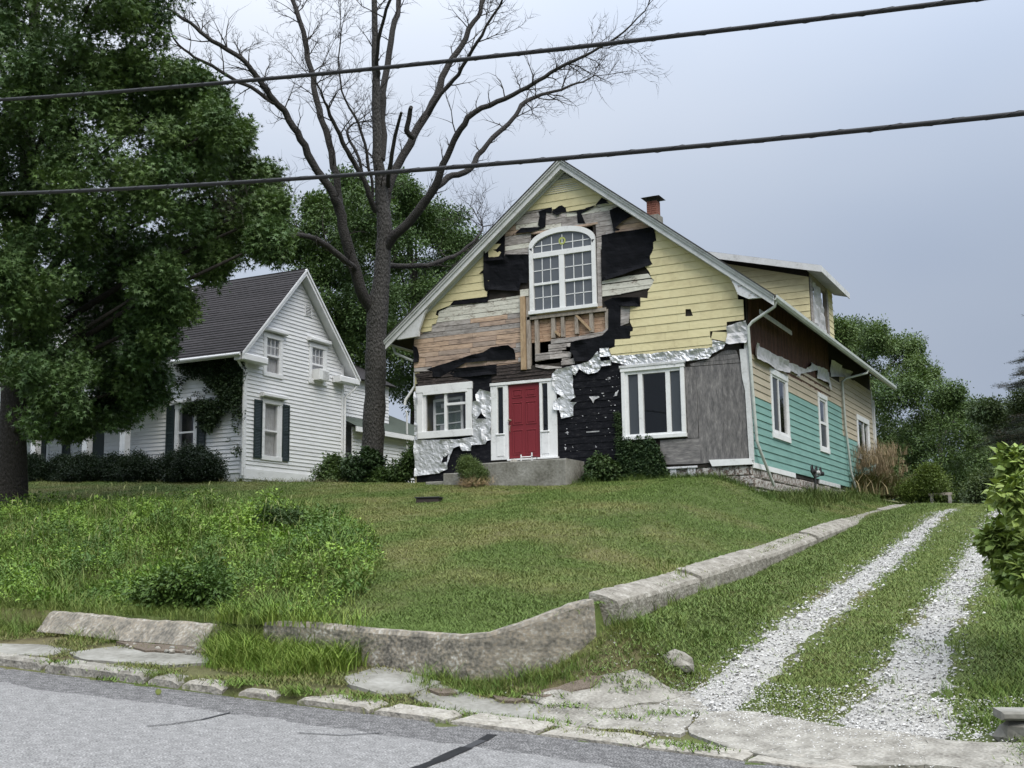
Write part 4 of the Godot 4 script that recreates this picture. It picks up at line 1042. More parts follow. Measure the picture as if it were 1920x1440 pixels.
# ---------------------------------------------------------------- the half stripped house
func build_old_house() -> void:
	var H := thing("derelict_house", "half stripped house with yellow gable, red door and teal side wall", "house", Vector3(-13.07, 3.95, -29.17))
	var S := 0.79
	var gable := PackedVector2Array([Vector2(-5, 0.1), Vector2(5, 0.1), Vector2(5, 4.85), Vector2(0, 8.78), Vector2(-5, 4.85)])
	var holes := [rect(-4.72, 1.42, -3.14, 2.78), rect(-2.4, 0.62, -0.45, 2.76), rect(1.64, 0.98, 3.22, 2.78), rect(-1.08, 4.62, 0.8, 7.02), rect(-1.2, 3.2, 1.16, 4.5)]
	var front := part(H, "front_wall", wall_mesh(gable, holes, -0.16, 0.0), M.dark_wood)
	var wall_holes := [rect(-4.9, 1.34, -3.06, 2.92), rect(-2.47, 0.6, -0.39, 2.77), rect(1.55, 0.92, 3.29, 2.86), rect(-1.12, 4.66, 0.84, 7.0), rect(-1.2, 3.5, 1.16, 4.58)]
	# sheathing boards, by zone
	var tan_pick := func(p: Vector2) -> Material:
		if p.y > 4.74: return pick(M.chalk_wood)
		if p.y > 4.45: return pick(M.tan_wood) if R.randf() < 0.35 else pick(M.gray_wood)
		if p.y > 4.3: return M.gray_wood[1]
		if p.x > -1.75: return pick(M.gray_wood)
		return pick(M.tan_wood) if R.randf() > 0.08 else pick(M.gray_wood)
	clad(front, "sheathing_board", tan_pick, [P(F.tan[0])], [rect(-1.45, 0, 0, 9)], 2.9, 5.3, 0.142, Vector2(0.5, 1.7), -0.005, 0.02, 0.018, 0.011, 0.005, 0.004)
	var gray_pick := func(p: Vector2) -> Material:
		return pick(M.tan_wood) if p.x < -1.3 and p.y > 7.0 and R.randf() < 0.7 else (pick(M.chalk_wood) if R.randf() < 0.3 else pick(M.gray_wood))
	clad(front, "sheathing_board", gray_pick, [P(F.gray[0])], wall_holes, 5.9, 8.0, 0.142, Vector2(0.7, 1.8), -0.005, 0.018, 0.016, 0.01, 0.004, 0.004)
	clad(front, "sheathing_board", M.tan_wood, [P(F.pink[0])], [], 6.0, 7.6, 0.142, Vector2(1.4, 2.2), -0.004, 0.014, 0.014, 0.006, 0.002)
	clad(front, "painted_board", M.chalk_wood, [P(F.white[0])], [], 4.9, 6.0, 0.175, Vector2(2, 3), -0.002, 0.026, 0.022, 0.02, 0.008)
	clad(front, "sheathing_board", M.gray_wood, [P(F.brown[0])], [], 3.5, 5.2, 0.142, Vector2(2, 3), -0.003, 0.02, 0.02, 0.006)
	var cr := nz(0.02, 401, 3)
	for p in F.low:
		clad(front, "broken_board", M.gray_wood, [P(p)], [], 2.9, 4.3, 0.142, Vector2(0.6, 1.6), -0.01, 0.03, 0.026, 0.012, 0.008)
	for p in F.burnt:
		clad(front, "rotten_board", [M.burnt_wood], [P(p)], [], 2.6, 3.6, 0.1, Vector2(0.5, 1.4), 0.0, 0.05, 0.035, 0.01, 0.012)
	# framing and lath seen through the hole under the arched window
	var back := MB.new()
	back.prism(rect(-1.25, 3.85, 1.2, 4.66), -0.12, -0.1)
	clad(front, "lath_board", [M.lath], [rect(-1.24, 3.86, 1.19, 4.6)], [], 3.86, 4.6, 0.105, Vector2(0.35, 0.7), -0.13, -0.1, -0.1, 0.008, 0.002, 0.004)
	for s in [[-1.05, -0.94, 3.3, 4.52], [-0.54, -0.42, 3.92, 4.52], [-0.24, -0.14, 3.92, 4.52], [0.18, 0.28, 3.96, 4.52], [0.62, 0.73, 3.96, 4.52], [1.09, 1.19, 3.9, 4.56]]:
		board_box(front, "stud", Vector3(s[0], s[2], -0.1), Vector3(s[1], s[3], 0.005), M.stud)
	slanted(front, "brace", Vector2(0.22, 4.5), Vector2(0.66, 4.02), 0.06, -0.07, 0.012, M.lumber)
	slanted(front, "brace", Vector2(-0.42, 4.1), Vector2(-0.26, 3.95), 0.06, -0.07, 0.012, M.lumber)
	board_box(front, "sill_beam", Vector3(-1.28, 4.5, -0.1), Vector3(1.14, 4.6, 0.03), M.stud)
	board_box(front, "sill_beam", Vector3(-0.98, 4.605, -0.1), Vector3(1.02, 4.655, 0.025), M.lumber)
	board_box(front, "post", Vector3(-1.455, 3.09, 0.0), Vector3(-1.315, 5.19, 0.1), M.lumber)
	board_box(front, "post_cap", Vector3(-1.47, 5.195, 0.0), Vector3(-1.2, 5.4, 0.05), M.chalk_wood[0])
	board_box(front, "stud", Vector3(-1.3, 3.1, -0.05), Vector3(-1.18, 5.2, 0.03), M.stud)
	board_box(front, "window_stud", Vector3(0.9, 4.6, -0.02), Vector3(1.02, 6.3, 0.022), M.gray_wood[0])
	board_box(front, "rough_header", Vector3(-1.1, 6.98, -0.08), Vector3(0.95, 7.04, 0.03), M.tan_wood[0])
	# tar paper
	var tn := nz(0.012, 411, 3)
	for p in F.tar:
		var mb := MB.new()
		mb.sheet(P(p), 0.07, 0.026, 0.025, tn, 0.09)
		part(front, "tar_paper", mb, M.tar)
	for p in F.tarlow:
		var mb := MB.new()
		for q in cut(P(p), wall_holes):
			mb.sheet(q, 0.14, 0.01, 0.012, tn)
		part(front, "tar_paper", mb, M.tar_worn)
	# ribs of the board joints under the lower tar paper
	for k in 13:
		board_box(front, "lap_joint", Vector3(-0.36, 0.35 + k * 0.19, 0.0), Vector3(1.5, 0.362 + k * 0.19, 0.026), M.tar_worn, 0.003)
	# yellow shingles
	clad(front, "shingle", M.yellow, [P(F.yellow[0]), P(F.yellow[1]), P(F.yellow[2])], [P(F.yhole[0])], 2.6, 8.8, 0.2275, Vector2(0.6, 0.62), 0.028, 0.052, 0.037, 0.002, 0.0012, 0.0012)
	var tl := MB.new()
	tl.prism(P(F.ytilt[0]), 0.05, 0.06)
	part(front, "shingle", tl, M.yellow[1])
	# aluminium faced insulation
	var fn := nz(0.035, 421, 4)
	for i in F.foil.size():
		var mb := MB.new()
		for q in cut(P(F.foil[i]), [P(F.foilhole[0]), P(F.foilhole[1])]):
			mb.sheet(q, 0.04, 0.034, 0.02 if i < 3 else 0.055, fn, 0.06)
		part(front, "foil_sheet", mb, M.foil)
	for p in F.bit:
		var mb := MB.new()
		mb.sheet(P(p), 0.05, 0.04, 0.02, fn)
		part(front, "foil_scrap", mb, M.wrap)
	for k in 46:
		var s := R.randf_range(0.008, 0.022)
		var c := Vector2(R.randf_range(1.1, 1.5) if k % 2 else R.randf_range(-0.3, 1.45), R.randf_range(0.6, 2.7))
		var mb := MB.new()
		mb.sheet(PackedVector2Array([c, c + Vector2(s * 1.6, -s * 0.3), c + Vector2(s * 1.2, s), c + Vector2(-s * 0.4, s * 0.7)]), 0.1, 0.03, 0.01, fn)
		part(front, "foil_scrap", mb, M.wrap)
	var wr := MB.new()
	wr.sheet(P(F.wrap[0]), 0.08, 0.05, 0.1, nz(0.02, 431, 3), 0.08)
	part(front, "house_wrap", wr, M.wrap)
	# plywood and boards at the right of the front
	for i in F.ply.size():
		var mb := MB.new()
		mb.prism(P(F.ply[i]), 0.0, 0.024 + 0.003 * i)
		part(front, "plywood_sheet", mb, M.ply[i])
	clad(front, "sheathing_board", M.ply, [P(F.diag[0])], [], 2.7, 3.4, 0.14, Vector2(0.5, 0.9), -0.002, 0.02, 0.02, 0.008, 0.003)
	var mc := MB.new()
	mc.prism(P(F.corner[0]), 0.0, 0.07)
	part(front, "corner_board", mc, M.trim)
	board_box(front, "corner_board", Vector3(4.93, 0.15, -0.1), Vector3(5.03, 3.35, 0.045), M.trim)
	var msill := MB.new()
	msill.prism(P(F.sill[0]), 0.0, 0.09)
	part(front, "sill_flashing", msill, M.white)
	# louvred vent at the peak
	var ventp := PackedVector2Array([Vector2(-0.72, 8.02), Vector2(0.62, 8.02), Vector2(-0.05, 8.66)])
	for k in 9:
		var y := 8.06 + k * 0.06
		for p in Geometry2D.intersect_polygons(rect(-1, y, 1, y + 0.05), ventp):
			var mb := MB.new()
			mb.slab(p, 0.0, y, 0.06, y + 0.05, 0.02)
			part(front, "vent_slat", mb, M.trim)
	# --- rake boards, crown, soffit, returns
	var roofp := PackedVector2Array([Vector2(-5.76, 4.37), Vector2(0, 8.92), Vector2(5.76, 4.37), Vector2(5.76, 4.25), Vector2(0, 8.79), Vector2(-5.76, 4.25)])
	var rb := MB.new()
	rb.prism(roofp, -17.75, 0.29)
	var roof := part(H, "roof", rb, M.dark_wood)
	for sx in [-1.0, 1.0]:
		var tp := MB.new()
		tp.prism(PackedVector2Array([Vector2(0, 8.925), Vector2(0, 8.96), Vector2(5.86 * sx, 4.335), Vector2(5.86 * sx, 4.30)]), -17.8, 0.43)
		part(roof, "shingle_layer", tp, M.shingle_edge)
		var b1 := MB.new()
		b1.prism(PackedVector2Array([Vector2(0, 8.918), Vector2(5.82 * sx, 4.33), Vector2(5.82 * sx, 4.06), Vector2(0, 8.645)]), 0.293, 0.33)
		part(roof, "rake_board", b1, M.trim)
		var b2 := MB.new()
		b2.prism(PackedVector2Array([Vector2(0, 8.921), Vector2(5.84 * sx, 4.315), Vector2(5.84 * sx, 4.20), Vector2(0, 8.805)]), 0.333, 0.372)
		part(roof, "rake_board", b2, M.trim)
		var b3 := MB.new()
		b3.prism(PackedVector2Array([Vector2(0, 8.923), Vector2(5.85 * sx, 4.308), Vector2(5.85 * sx, 4.265), Vector2(0, 8.88)]), 0.375, 0.41)
		part(roof, "rake_moulding", b3, M.trim)
		var so := MB.new()
		so.prism(PackedVector2Array([Vector2(0, 8.74), Vector2(5.4 * sx, 4.48), Vector2(5.4 * sx, 4.45), Vector2(0, 8.71)]), 0.06, 0.29)
		part(roof, "soffit", so, M.trim)
		var fr := MB.new()
		fr.prism(PackedVector2Array([Vector2(0, 8.70), Vector2(4.55 * sx, 5.12), Vector2(4.55 * sx, 5.04), Vector2(0, 8.62)]), 0.058, 0.085)
		part(roof, "frieze_board", fr, M.trim)
	var r1 := MB.new(); r1.prism(P(F.retR[0]), 0.2, 0.288)
	part(roof, "cornice_return", r1, M.trim_worn)
	var r2 := MB.new(); r2.prism(P(F.retL[0]), 0.2, 0.288)
	part(roof, "cornice_return", r2, M.trim)
	# --- gutters and downspouts
	for sx in [-1.0, 1.0]:
		var g := MB.new()
		g.prism(PackedVector2Array([Vector2(5.765 * sx, 4.22), Vector2(5.86 * sx, 4.2), Vector2(5.9 * sx, 4.26), Vector2(5.9 * sx, 4.34), Vector2(5.885 * sx, 4.34), Vector2(5.875 * sx, 4.28), Vector2(5.84 * sx, 4.235), Vector2(5.765 * sx, 4.24)]), -17.75, 0.3)
		part(H, "gutter", g, M.gutter)
	pipe_run(H, "downspout", [Vector3(5.82, 4.2, 0.15), Vector3(5.8, 4.08, 0.13), Vector3(5.2, 3.74, 0.14), Vector3(5.08, 3.62, 0.13), Vector3(5.09, 2.1, 0.02), Vector3(5.1, 0.7, -0.15), Vector3(5.14, 0.45, -0.3), Vector3(5.25, -0.38, -1.05)], 0.042, M.gutter)
	pipe_run(H, "downspout", [Vector3(5.82, 4.2, -12.2), Vector3(5.8, 4.1, -12.2), Vector3(5.2, 3.86, -11.5), Vector3(5.09, 3.74, -11.4), Vector3(5.09, 2.2, -11.55), Vector3(5.12, 0.7, -11.9), Vector3(5.2, -0.1, -12.4)], 0.042, M.gutter)
	pipe_run(H, "downspout", [Vector3(-5.82, 4.2, -0.1), Vector3(-5.75, 4.0, -0.1), Vector3(-5.1, 3.7, -0.1)], 0.04, M.gutter)
	pipe_run(H, "downspout", [Vector3(-5.06, 3.35, -0.1), Vector3(-5.06, 2.95, -0.1), Vector3(-5.35, 2.55, -0.05), Vector3(-5.38, 2.4, -0.05)], 0.04, M.white)
	pipe_run(H, "conduit", [Vector3(5.06, 3.8, -17.3), Vector3(5.06, 1.9, -17.3)], 0.05, M.trim)
	# --- side wall: local u = -z, v = y, n = +x
	var SX := Transform3D(Basis(Vector3(0, 0, -1), Vector3.UP, Vector3.RIGHT), Vector3(5, 0, 0))
	var sp := rect(0.0, 0.05, 17.3, 4.92)
	var sh := [rect(2.16, 1.08, 3.82, 2.8), rect(7.86, 1.12, 8.95, 2.86), rect(14.05, 1.34, 16.15, 2.84)]
	var side := part(H, "side_wall", wall_mesh(sp, sh, -0.16, -0.002), M.dark_wood, SX)
	var bound := func(s: float) -> float: return 1.93 if s < 2.05 else (2.46 if s < 7.8 else (2.84 if s < 11.38 else (1.93 if s < 16.2 else 1.45)))
	var col := func(p: Vector2) -> Material: return pick(M.teal) if p.y < bound.call(p.x) else pick(M.beige)
	var w_out := [rect(2.04, 0.97, 3.93, 2.9), rect(7.76, 1.06, 9.05, 2.95), rect(13.93, 1.28, 16.27, 2.93)]
	var cuts := [0.06, 2.045, 3.925, 7.765, 9.045, 11.38, 13.935, 16.265, 17.25]
	for i in cuts.size() - 1:
		var top_y: float = [3.0, 3.05, 3.35, 3.6, 3.7, 4.1, 4.15, 4.15][i]
		clad(side, "clapboard", col, [rect(cuts[i], 0.17, cuts[i + 1], top_y)], w_out, 0.17, 4.2, 0.1925, Vector2(9, 12), 0.0, 0.03, 0.008, 0.0, 0.0012, 0.001)
	clad(side, "clapboard", M.teal, [rect(2.0, 0.17, 16.5, 0.36)], [], 0.17, 0.37, 0.1925, Vector2(5, 7), 0.0, 0.031, 0.009)
	var rx := 0.2
	while rx < 9.8:
		var wd := R.randf_range(0.12, 0.2)
		board_box(side, "red_board", Vector3(rx, 2.95, 0.0), Vector3(rx + wd - 0.012, 4.85, 0.012 + R.randf() * 0.006), pick(M.red_board), 0.003)
		rx += wd
	var wn := nz(0.012, 441, 3)
	for p in SD.wrap:
		var mb := MB.new()
		mb.sheet(P(p), 0.1, 0.035, 0.05, wn, 0.1)
		part(side, "house_wrap", mb, M.wrap)
	board_box(side, "soffit_board", Vector3(0.1, 3.98, 0.33), Vector3(3.4, 4.1, 0.36), M.wrap)
	board_box(side, "sill_flashing", Vector3(0.0, 0.02, 0.0), Vector3(4.3, 0.16, 0.05), M.white)
	board_box(side, "sill_flashing", Vector3(7.4, 0.04, 0.0), Vector3(10.4, 0.165, 0.045), M.trim)
	board_box(side, "corner_board", Vector3(17.15, 0.2, 0.0), Vector3(17.32, 4.2, 0.04), M.trim)
	var sg := [M.pane]
	window(H, "slider_window", [2.04, 0.98, 3.92, 2.89], [[2.26, 1.22, 2.86, 2.68], [2.95, 1.22, 3.7, 2.68]], 0.16, 0.05, M.white, [M.screen, M.pane], [], SX, "white framed slider in the teal wall")
	window(H, "sash_window", [7.77, 1.07, 9.04, 2.94], [[7.97, 2.05, 8.84, 2.72], [7.97, 1.26, 8.84, 1.97]], 0.15, 0.05, M.white, [M.pane, M.screen], [], SX)
	window(H, "corner_window", [13.94, 1.29, 16.26, 2.92], [[14.2, 1.46, 15.2, 2.72], [15.3, 1.46, 16.0, 2.72]], 0.2, 0.05, M.white, [M.pane, M.pane], [], SX)
	# --- other walls, floors: the house is closed
	var SL := Transform3D(Basis(Vector3(0, 0, 1), Vector3.UP, Vector3.LEFT), Vector3(-5, 0, -17.3))
	part(H, "left_wall", wall_mesh(rect(0, 0.05, 17.3, 4.92), [], -0.16, -0.002), M.yellow[0], SL)
	var bw := MB.new()
	bw.prism(gable, -17.3, -17.15)
	part(H, "rear_wall", bw, M.beige[0])
	var fl := MB.new()
	fl.box(Vector3(-4.83, 0.3, -17.1), Vector3(4.83, 0.45, -0.17))
	part(H, "floor", fl, M.interior)
	var f2 := MB.new()
	f2.box(Vector3(-4.83, 2.95, -17.1), Vector3(4.83, 3.08, -0.17))
	part(H, "attic_floor", f2, M.interior)
	var pt := MB.new()
	pt.box(Vector3(-4.83, 0.46, -5.2), Vector3(4.83, 2.94, -5.05))
	part(H, "partition", pt, M.interior)
	# --- front windows
	window(H, "picture_window", [-4.9, 1.35, -3.06, 2.9], [[-4.61, 1.5, -3.98, 2.64], [-3.9, 2.34, -3.26, 2.64], [-3.9, 1.5, -3.26, 2.27]], 0.2, 0.07, M.white, [M.pane], [])
	board_box(front, "window_head", Vector3(-4.68, 2.62, 0.03), Vector3(-3.2, 2.7, 0.085), M.white)
	window(H, "slider_window", [1.54, 0.92, 3.3, 2.86], [[1.72, 1.07, 2.01, 2.68], [2.13, 1.07, 2.78, 2.67], [2.9, 1.07, 3.18, 2.68]], 0.1, 0.09, M.white, [M.screen, M.pane, M.screen], [])
	board_box(front, "window_head", Vector3(1.5, 2.86, 0.0), Vector3(3.34, 2.93, 0.12), M.trim)
	# arched window
	var aw := group_node(H, "arched_window")
	var arc := func(rw: float, rise: float, spring: float) -> PackedVector2Array:
		var p := PackedVector2Array()
		for k in 25:
			var t := PI * k / 24.0
			p.append(Vector2(-0.145 + rw * cos(t), spring + rise * pow(sin(t), 0.9)))
		return p
	var outer: PackedVector2Array = arc.call(1.02, 0.5, 6.56)
	var inner: PackedVector2Array = arc.call(0.925, 0.45, 6.46)
	var am := MB.new()
	for k in 24:
		am.prism(PackedVector2Array([outer[k], outer[k + 1], inner[k + 1], inner[k]]), -0.04, 0.07)
	part(aw, "arch_frame", am, M.white)
	for b in [[-1.165, 4.66, -1.045, 6.56], [0.755, 4.66, 0.875, 6.56]]:
		board_box(aw, "jamb", Vector3(b[0], b[1], -0.04), Vector3(b[2], b[3], 0.07), M.white)
	board_box(aw, "sill", Vector3(-1.2, 4.64, -0.04), Vector3(0.9, 4.74, 0.095), M.white)
	board_box(aw, "transom", Vector3(-1.04, 6.25, -0.04), Vector3(0.75, 6.4, 0.06), M.white)
	board_box(aw, "mullion", Vector3(-0.24, 4.745, -0.04), Vector3(-0.08, 6.245, 0.06), M.white)
	var ag := MB.new()
	var ap := inner.duplicate()
	ap.append(Vector2(-1.045, 6.38)); ap.append(Vector2(0.755, 6.38))
	var hull := Geometry2D.convex_hull(ap)
	ag.prism(hull.slice(0, hull.size() - 1), 0.0, 0.004)
	part(aw, "pane", ag, M.screen_up)
	var ab := MB.new()
	for xk in [-0.78, -0.47, -0.145, 0.18, 0.49]:
		ab.box(Vector3(xk - 0.011, 6.4, 0.006), Vector3(xk + 0.011, 6.42 + 0.43 * pow(sqrt(maxf(0.0, 1.0 - pow((xk + 0.145) / 0.9, 2.0))), 0.9), 0.016))
	ab.box(Vector3(-0.98, 6.59, 0.006), Vector3(0.69, 6.612, 0.017))
	part(aw, "muntins", ab, M.white)
	for s in [[-1.03, -0.25], [-0.07, 0.74]]:
		for hlf in [[5.53, 6.24, 0.012], [4.76, 5.46, -0.012]]:
			var g := MB.new()
			g.quad(Vector3(s[0], hlf[0], hlf[2]), Vector3(s[1], hlf[0], hlf[2]), Vector3(s[1], hlf[1], hlf[2]), Vector3(s[0], hlf[1], hlf[2]))
			part(aw, "pane", g, M.screen_up)
			var mb := MB.new()
			for q in grid_bars([s[0], hlf[0], s[1], hlf[1]], 3, 2):
				mb.box(Vector3(q[0], q[1], hlf[2] + 0.002), Vector3(q[2], q[3], hlf[2] + 0.012))
			part(aw, "muntins", mb, M.white)
		board_box(aw, "meeting_rail", Vector3(s[0], 5.46, -0.02), Vector3(s[1], 5.53, 0.035), M.white)
	var stk := MB.new()   # round yellow sticker with a darker ring, and a paper beside it
	for k in 20:
		var a := TAU * k / 20.0; var b := TAU * (k + 1) / 20.0
		stk.quad(Vector3(-0.14 + 0.06 * cos(a), 6.66 + 0.06 * sin(a), 0.02), Vector3(-0.14 + 0.11 * cos(a), 6.66 + 0.11 * sin(a), 0.02), Vector3(-0.14 + 0.11 * cos(b), 6.66 + 0.11 * sin(b), 0.02), Vector3(-0.14 + 0.06 * cos(b), 6.66 + 0.06 * sin(b), 0.02))
	part(aw, "sticker", stk, mat(L(0.36, 0.4, 0.12), 0.7))
	for q in [[-0.72, 5.02, -0.62, 5.3], [0.34, 5.02, 0.45, 5.32], [-0.02, 6.5, 0.12, 6.58]]:
		var mb := MB.new()
		mb.box(Vector3(q[0], q[1], -0.02), Vector3(q[2], q[3], -0.016))
		part(aw, "paper_label", mb, M.wrap)
	# --- door with side lights
	var dr := group_node(H, "front_door")
	var dm := MB.new()
	dm.box(Vector3(-1.91, 0.6, -0.06), Vector3(-0.94, 2.7, -0.02))
	var px := [[-1.8, -1.47], [-1.38, -1.05]]
	var py := [[0.72, 0.98], [1.1, 1.62], [1.74, 2.24], [2.34, 2.56]]
	part(dr, "door_leaf", dm, M.door)
	for a in px:
		for b in [[0.72, 1.42], [1.56, 2.2], [2.32, 2.56]]:
			var pm := MB.new()
			var lo := Vector3(a[0], b[0], -0.018); var hi := Vector3(a[1], b[1], -0.018)
			# recessed moulding ring and raised field
			for e in [[lo.x, lo.y, hi.x, lo.y + 0.03], [lo.x, hi.y - 0.03, hi.x, hi.y], [lo.x, lo.y + 0.03, lo.x + 0.03, hi.y - 0.03], [hi.x - 0.03, lo.y + 0.03, hi.x, hi.y - 0.03]]:
				pm.cbox(Vector3(e[0], e[1], -0.03), Vector3(e[2], e[3], -0.006), 0.01)
			pm.cbox(Vector3(lo.x + 0.055, lo.y + 0.055, -0.03), Vector3(hi.x - 0.055, hi.y - 0.055, -0.008), 0.01)
			part(dr, "door_panel", pm, M.door)
	var kb := MB.new()
	kb.tube([Vector3(-1.86, 1.7, -0.02), Vector3(-1.86, 1.7, 0.04), Vector3(-1.86, 1.7, 0.05), Vector3(-1.86, 1.7, 0.085), Vector3(-1.86, 1.7, 0.095)], [0.03, 0.02, 0.035, 0.035, 0.015], 10)
	kb.tube([Vector3(-1.86, 1.55, -0.01), Vector3(-1.86, 1.54, 0.04), Vector3(-1.86, 1.4, 0.04), Vector3(-1.86, 1.39, -0.01)], [0.01, 0.01, 0.01, 0.01], 6)
	part(dr, "door_handle", kb, mat(L(0.3, 0.26, 0.2), 0.35))
	board_box(dr, "door_head", Vector3(-2.48, 2.71, -0.04), Vector3(-0.38, 2.79, 0.05), M.white)
	board_box(dr, "threshold", Vector3(-1.92, 0.55, -0.05), Vector3(-0.36, 0.6, 0.12), M.white)
	for sl in [[-2.47, -1.92, -2.25, -2.07], [-0.93, -0.4, -0.85, -0.68]]:
		for c in [[sl[0], 0.6, sl[2], 2.705], [sl[3], 0.6, sl[1], 2.705], [sl[2], 0.6, sl[3], 1.33], [sl[2], 2.66, sl[3], 2.705]]:
			board_box(dr, "side_light_frame", Vector3(c[0] + 0.001, c[1], -0.05), Vector3(c[2] - 0.001, c[3], 0.03), M.white)
		var fi := MB.new()
		fi.cbox(Vector3(sl[2] - 0.03, 0.7, 0.03), Vector3(sl[3] + 0.03, 1.26, 0.042), 0.008)
		part(dr, "side_light_panel", fi, M.white)
		board_box(dr, "side_light_sill", Vector3(sl[2] - 0.05, 1.3, 0.03), Vector3(sl[3] + 0.05, 1.34, 0.06), M.white)
		var g := MB.new()
		g.quad(Vector3(sl[2], 1.33, -0.01), Vector3(sl[3], 1.33, -0.01), Vector3(sl[3], 2.66, -0.01), Vector3(sl[2], 2.66, -0.01))
		part(dr, "pane", g, M.pane)
	# --- foundation
	var fd := MB.new()
	fd.box(Vector3(-4.95, -0.7, -17.2), Vector3(4.95, 0.1, -0.03))
	var fo := part(H, "foundation", fd, M.found)
	var fx := -4.98
	while fx < 4.98:
		var w := R.randf_range(0.3, 0.55)
		if fx < 1.4 or fx > 3.5:
			for r in 3:
				var mb := MB.new()
				var y := -0.62 + r * 0.235
				mb.cbox(Vector3(fx + 0.01 + 0.1 * (r % 2), y, -0.05), Vector3(minf(fx + w + 0.1 * (r % 2), 5.0) - 0.012, y + 0.222, -0.01 + R.randf() * 0.04), 0.02)
				part(fo, "foundation_stone", mb, M.concrete if fx < 2 else M.found)
		fx += w
	var fz := 0.0
	while fz < 11.5:
		var w := R.randf_range(0.4, 0.8)
		for r in 3:
			var mb := MB.new()
			var y := -0.72 + r * 0.255
			mb.cbox(Vector3(fz + 0.01 + 0.15 * (r % 2), y, -0.06), Vector3(fz + w + 0.15 * (r % 2) - 0.012, y + 0.24, -0.01 + R.randf() * 0.05), 0.03)
			part(fo, "foundation_stone", mb, M.found, SX)
		fz += w
	board_box(fo, "basement_frame", Vector3(2.8, -0.35, -0.02), Vector3(2.98, 0.1, 0.02), M.trim_worn)
	board_box(fo, "basement_frame", Vector3(3.29, -0.4, -0.02), Vector3(3.5, 0.1, 0.02), M.trim_worn)
	board_box(fo, "basement_lintel", Vector3(2.3, 0.1, -0.02), Vector3(3.56, 0.15, 0.05), M.trim_worn)
	# --- dormer
	var dn := group_node(H, "dormer")
	var ds := MB.new()
	ds.prism(PackedVector2Array([Vector2(0.5, 8.47), Vector2(5.12, 7.27), Vector2(5.12, 7.14), Vector2(0.5, 8.34)]), -13.35, -8.85)
	part(dn, "dormer_roof", ds, M.shingle_edge)
	var df := MB.new()
	df.prism(PackedVector2Array([Vector2(0.6, 8.43), Vector2(5.15, 7.25), Vector2(5.15, 7.03), Vector2(0.6, 8.21)]), -8.848, -8.8)
	part(dn, "dormer_fascia", df, M.trim)
	board_box(dn, "dormer_fascia", Vector3(5.125, 7.03, -13.35), Vector3(5.155, 7.23, -8.855), M.trim)
	var dsf := MB.new()
	dsf.prism(PackedVector2Array([Vector2(4.6, 7.24), Vector2(5.12, 7.1), Vector2(5.12, 7.08), Vector2(4.6, 7.22)]), -13.3, -8.86)
	part(dn, "dormer_soffit", dsf, M.trim)
	var dside := PackedVector2Array([Vector2(0.7, 8.33), Vector2(4.6, 7.28), Vector2(4.6, 5.2), Vector2(0.7, 8.25)])
	var dw := MB.new()
	dw.prism(dside, -9.45, -9.33)
	part(dn, "dormer_side", dw, M.dark_wood)
	var dclip := PackedVector2Array([Vector2(1.6, 7.92), Vector2(4.6, 7.04), Vector2(4.6, 5.2), Vector2(1.6, 7.55)])
	for k in 12:
		var y := 5.2 + k * 0.23
		for p in Geometry2D.intersect_polygons(rect(0, y + 0.002, 6, y + 0.228), dclip):
			if absf(MB.area(p)) > 0.002:
				var mb := MB.new()
				mb.slab(p, -9.33, y, -9.3, y + 0.23, -9.318)
				part(dn, "shingle", mb, pick(M.yellow))
	var DX := Transform3D(Basis(Vector3(0, 0, -1), Vector3.UP, Vector3.RIGHT), Vector3(4.6, 0, 0))
	part(dn, "dormer_front", wall_mesh(rect(9.33, 5.2, 12.9, 7.25), [rect(9.75, 5.3, 11.9, 7.0)], -0.12, 0.0), M.stud, DX)
	board_box(dn, "window_jamb", Vector3(9.4, 5.25, 0.0), Vector3(9.75, 7.1, 0.03), M.gray_wood[1], 0.006, DX)
	board_box(dn, "window_jamb", Vector3(11.9, 5.25, 0.0), Vector3(12.15, 7.1, 0.03), M.gray_wood[1], 0.006, DX)
	clad(dn, "shingle", M.yellow, [rect(12.16, 5.2, 12.9, 7.2)], [], 5.2, 7.2, 0.23, Vector2(2, 3), 0.0, 0.03, 0.012, 0.004, 0.0, 0.002, DX)
	var dp := MB.new()
	dp.sheet(PackedVector2Array([Vector2(9.8, 5.25), Vector2(11.85, 5.25), Vector2(11.5, 5.9), Vector2(11.3, 6.5), Vector2(10.9, 6.95), Vector2(9.85, 7.0)]), 0.14, -0.02, 0.1, wn)
	part(dn, "plastic_sheet", dp, M.wrap, DX)
	# --- chimney
	var ch := group_node(H, "chimney")
	var cb := MB.new()
	cb.box(Vector3(-0.24, 8.2, -7.44), Vector3(0.24, 9.25, -6.96))
	part(ch, "stack", cb, M.concrete)
	for r in 7:
		var mb := MB.new()
		var y := 9.255 + r * 0.072
		var off := 0.0 if r % 2 else 0.06
		for k in 2:
			mb.cbox(Vector3(-0.18 + k * 0.18 + 0.003, y, -7.37), Vector3(-0.18 + (k + 1) * 0.18 - 0.003, y + 0.066, -7.02), 0.006)
		part(ch, "brick_course", mb, M.brick)
	for q in [[-0.17, -7.36], [0.14, -7.36], [-0.17, -7.06], [0.14, -7.06]]:
		board_box(ch, "cap_leg", Vector3(q[0], 9.755, q[1]), Vector3(q[0] + 0.03, 9.86, q[1] + 0.03), M.iron)
	var cap := MB.new()
	var cq := [Vector3(-0.33, 9.86, -6.86), Vector3(0.33, 9.86, -6.86), Vector3(0.33, 9.86, -7.54), Vector3(-0.33, 9.86, -7.54)]
	for k in 4:
		cap.tri(cq[k], cq[(k + 1) % 4], Vector3(0, 9.98, -7.2))
	cap.quad(cq[3], cq[2], cq[1], cq[0])
	part(ch, "chimney_cap", cap, M.iron)
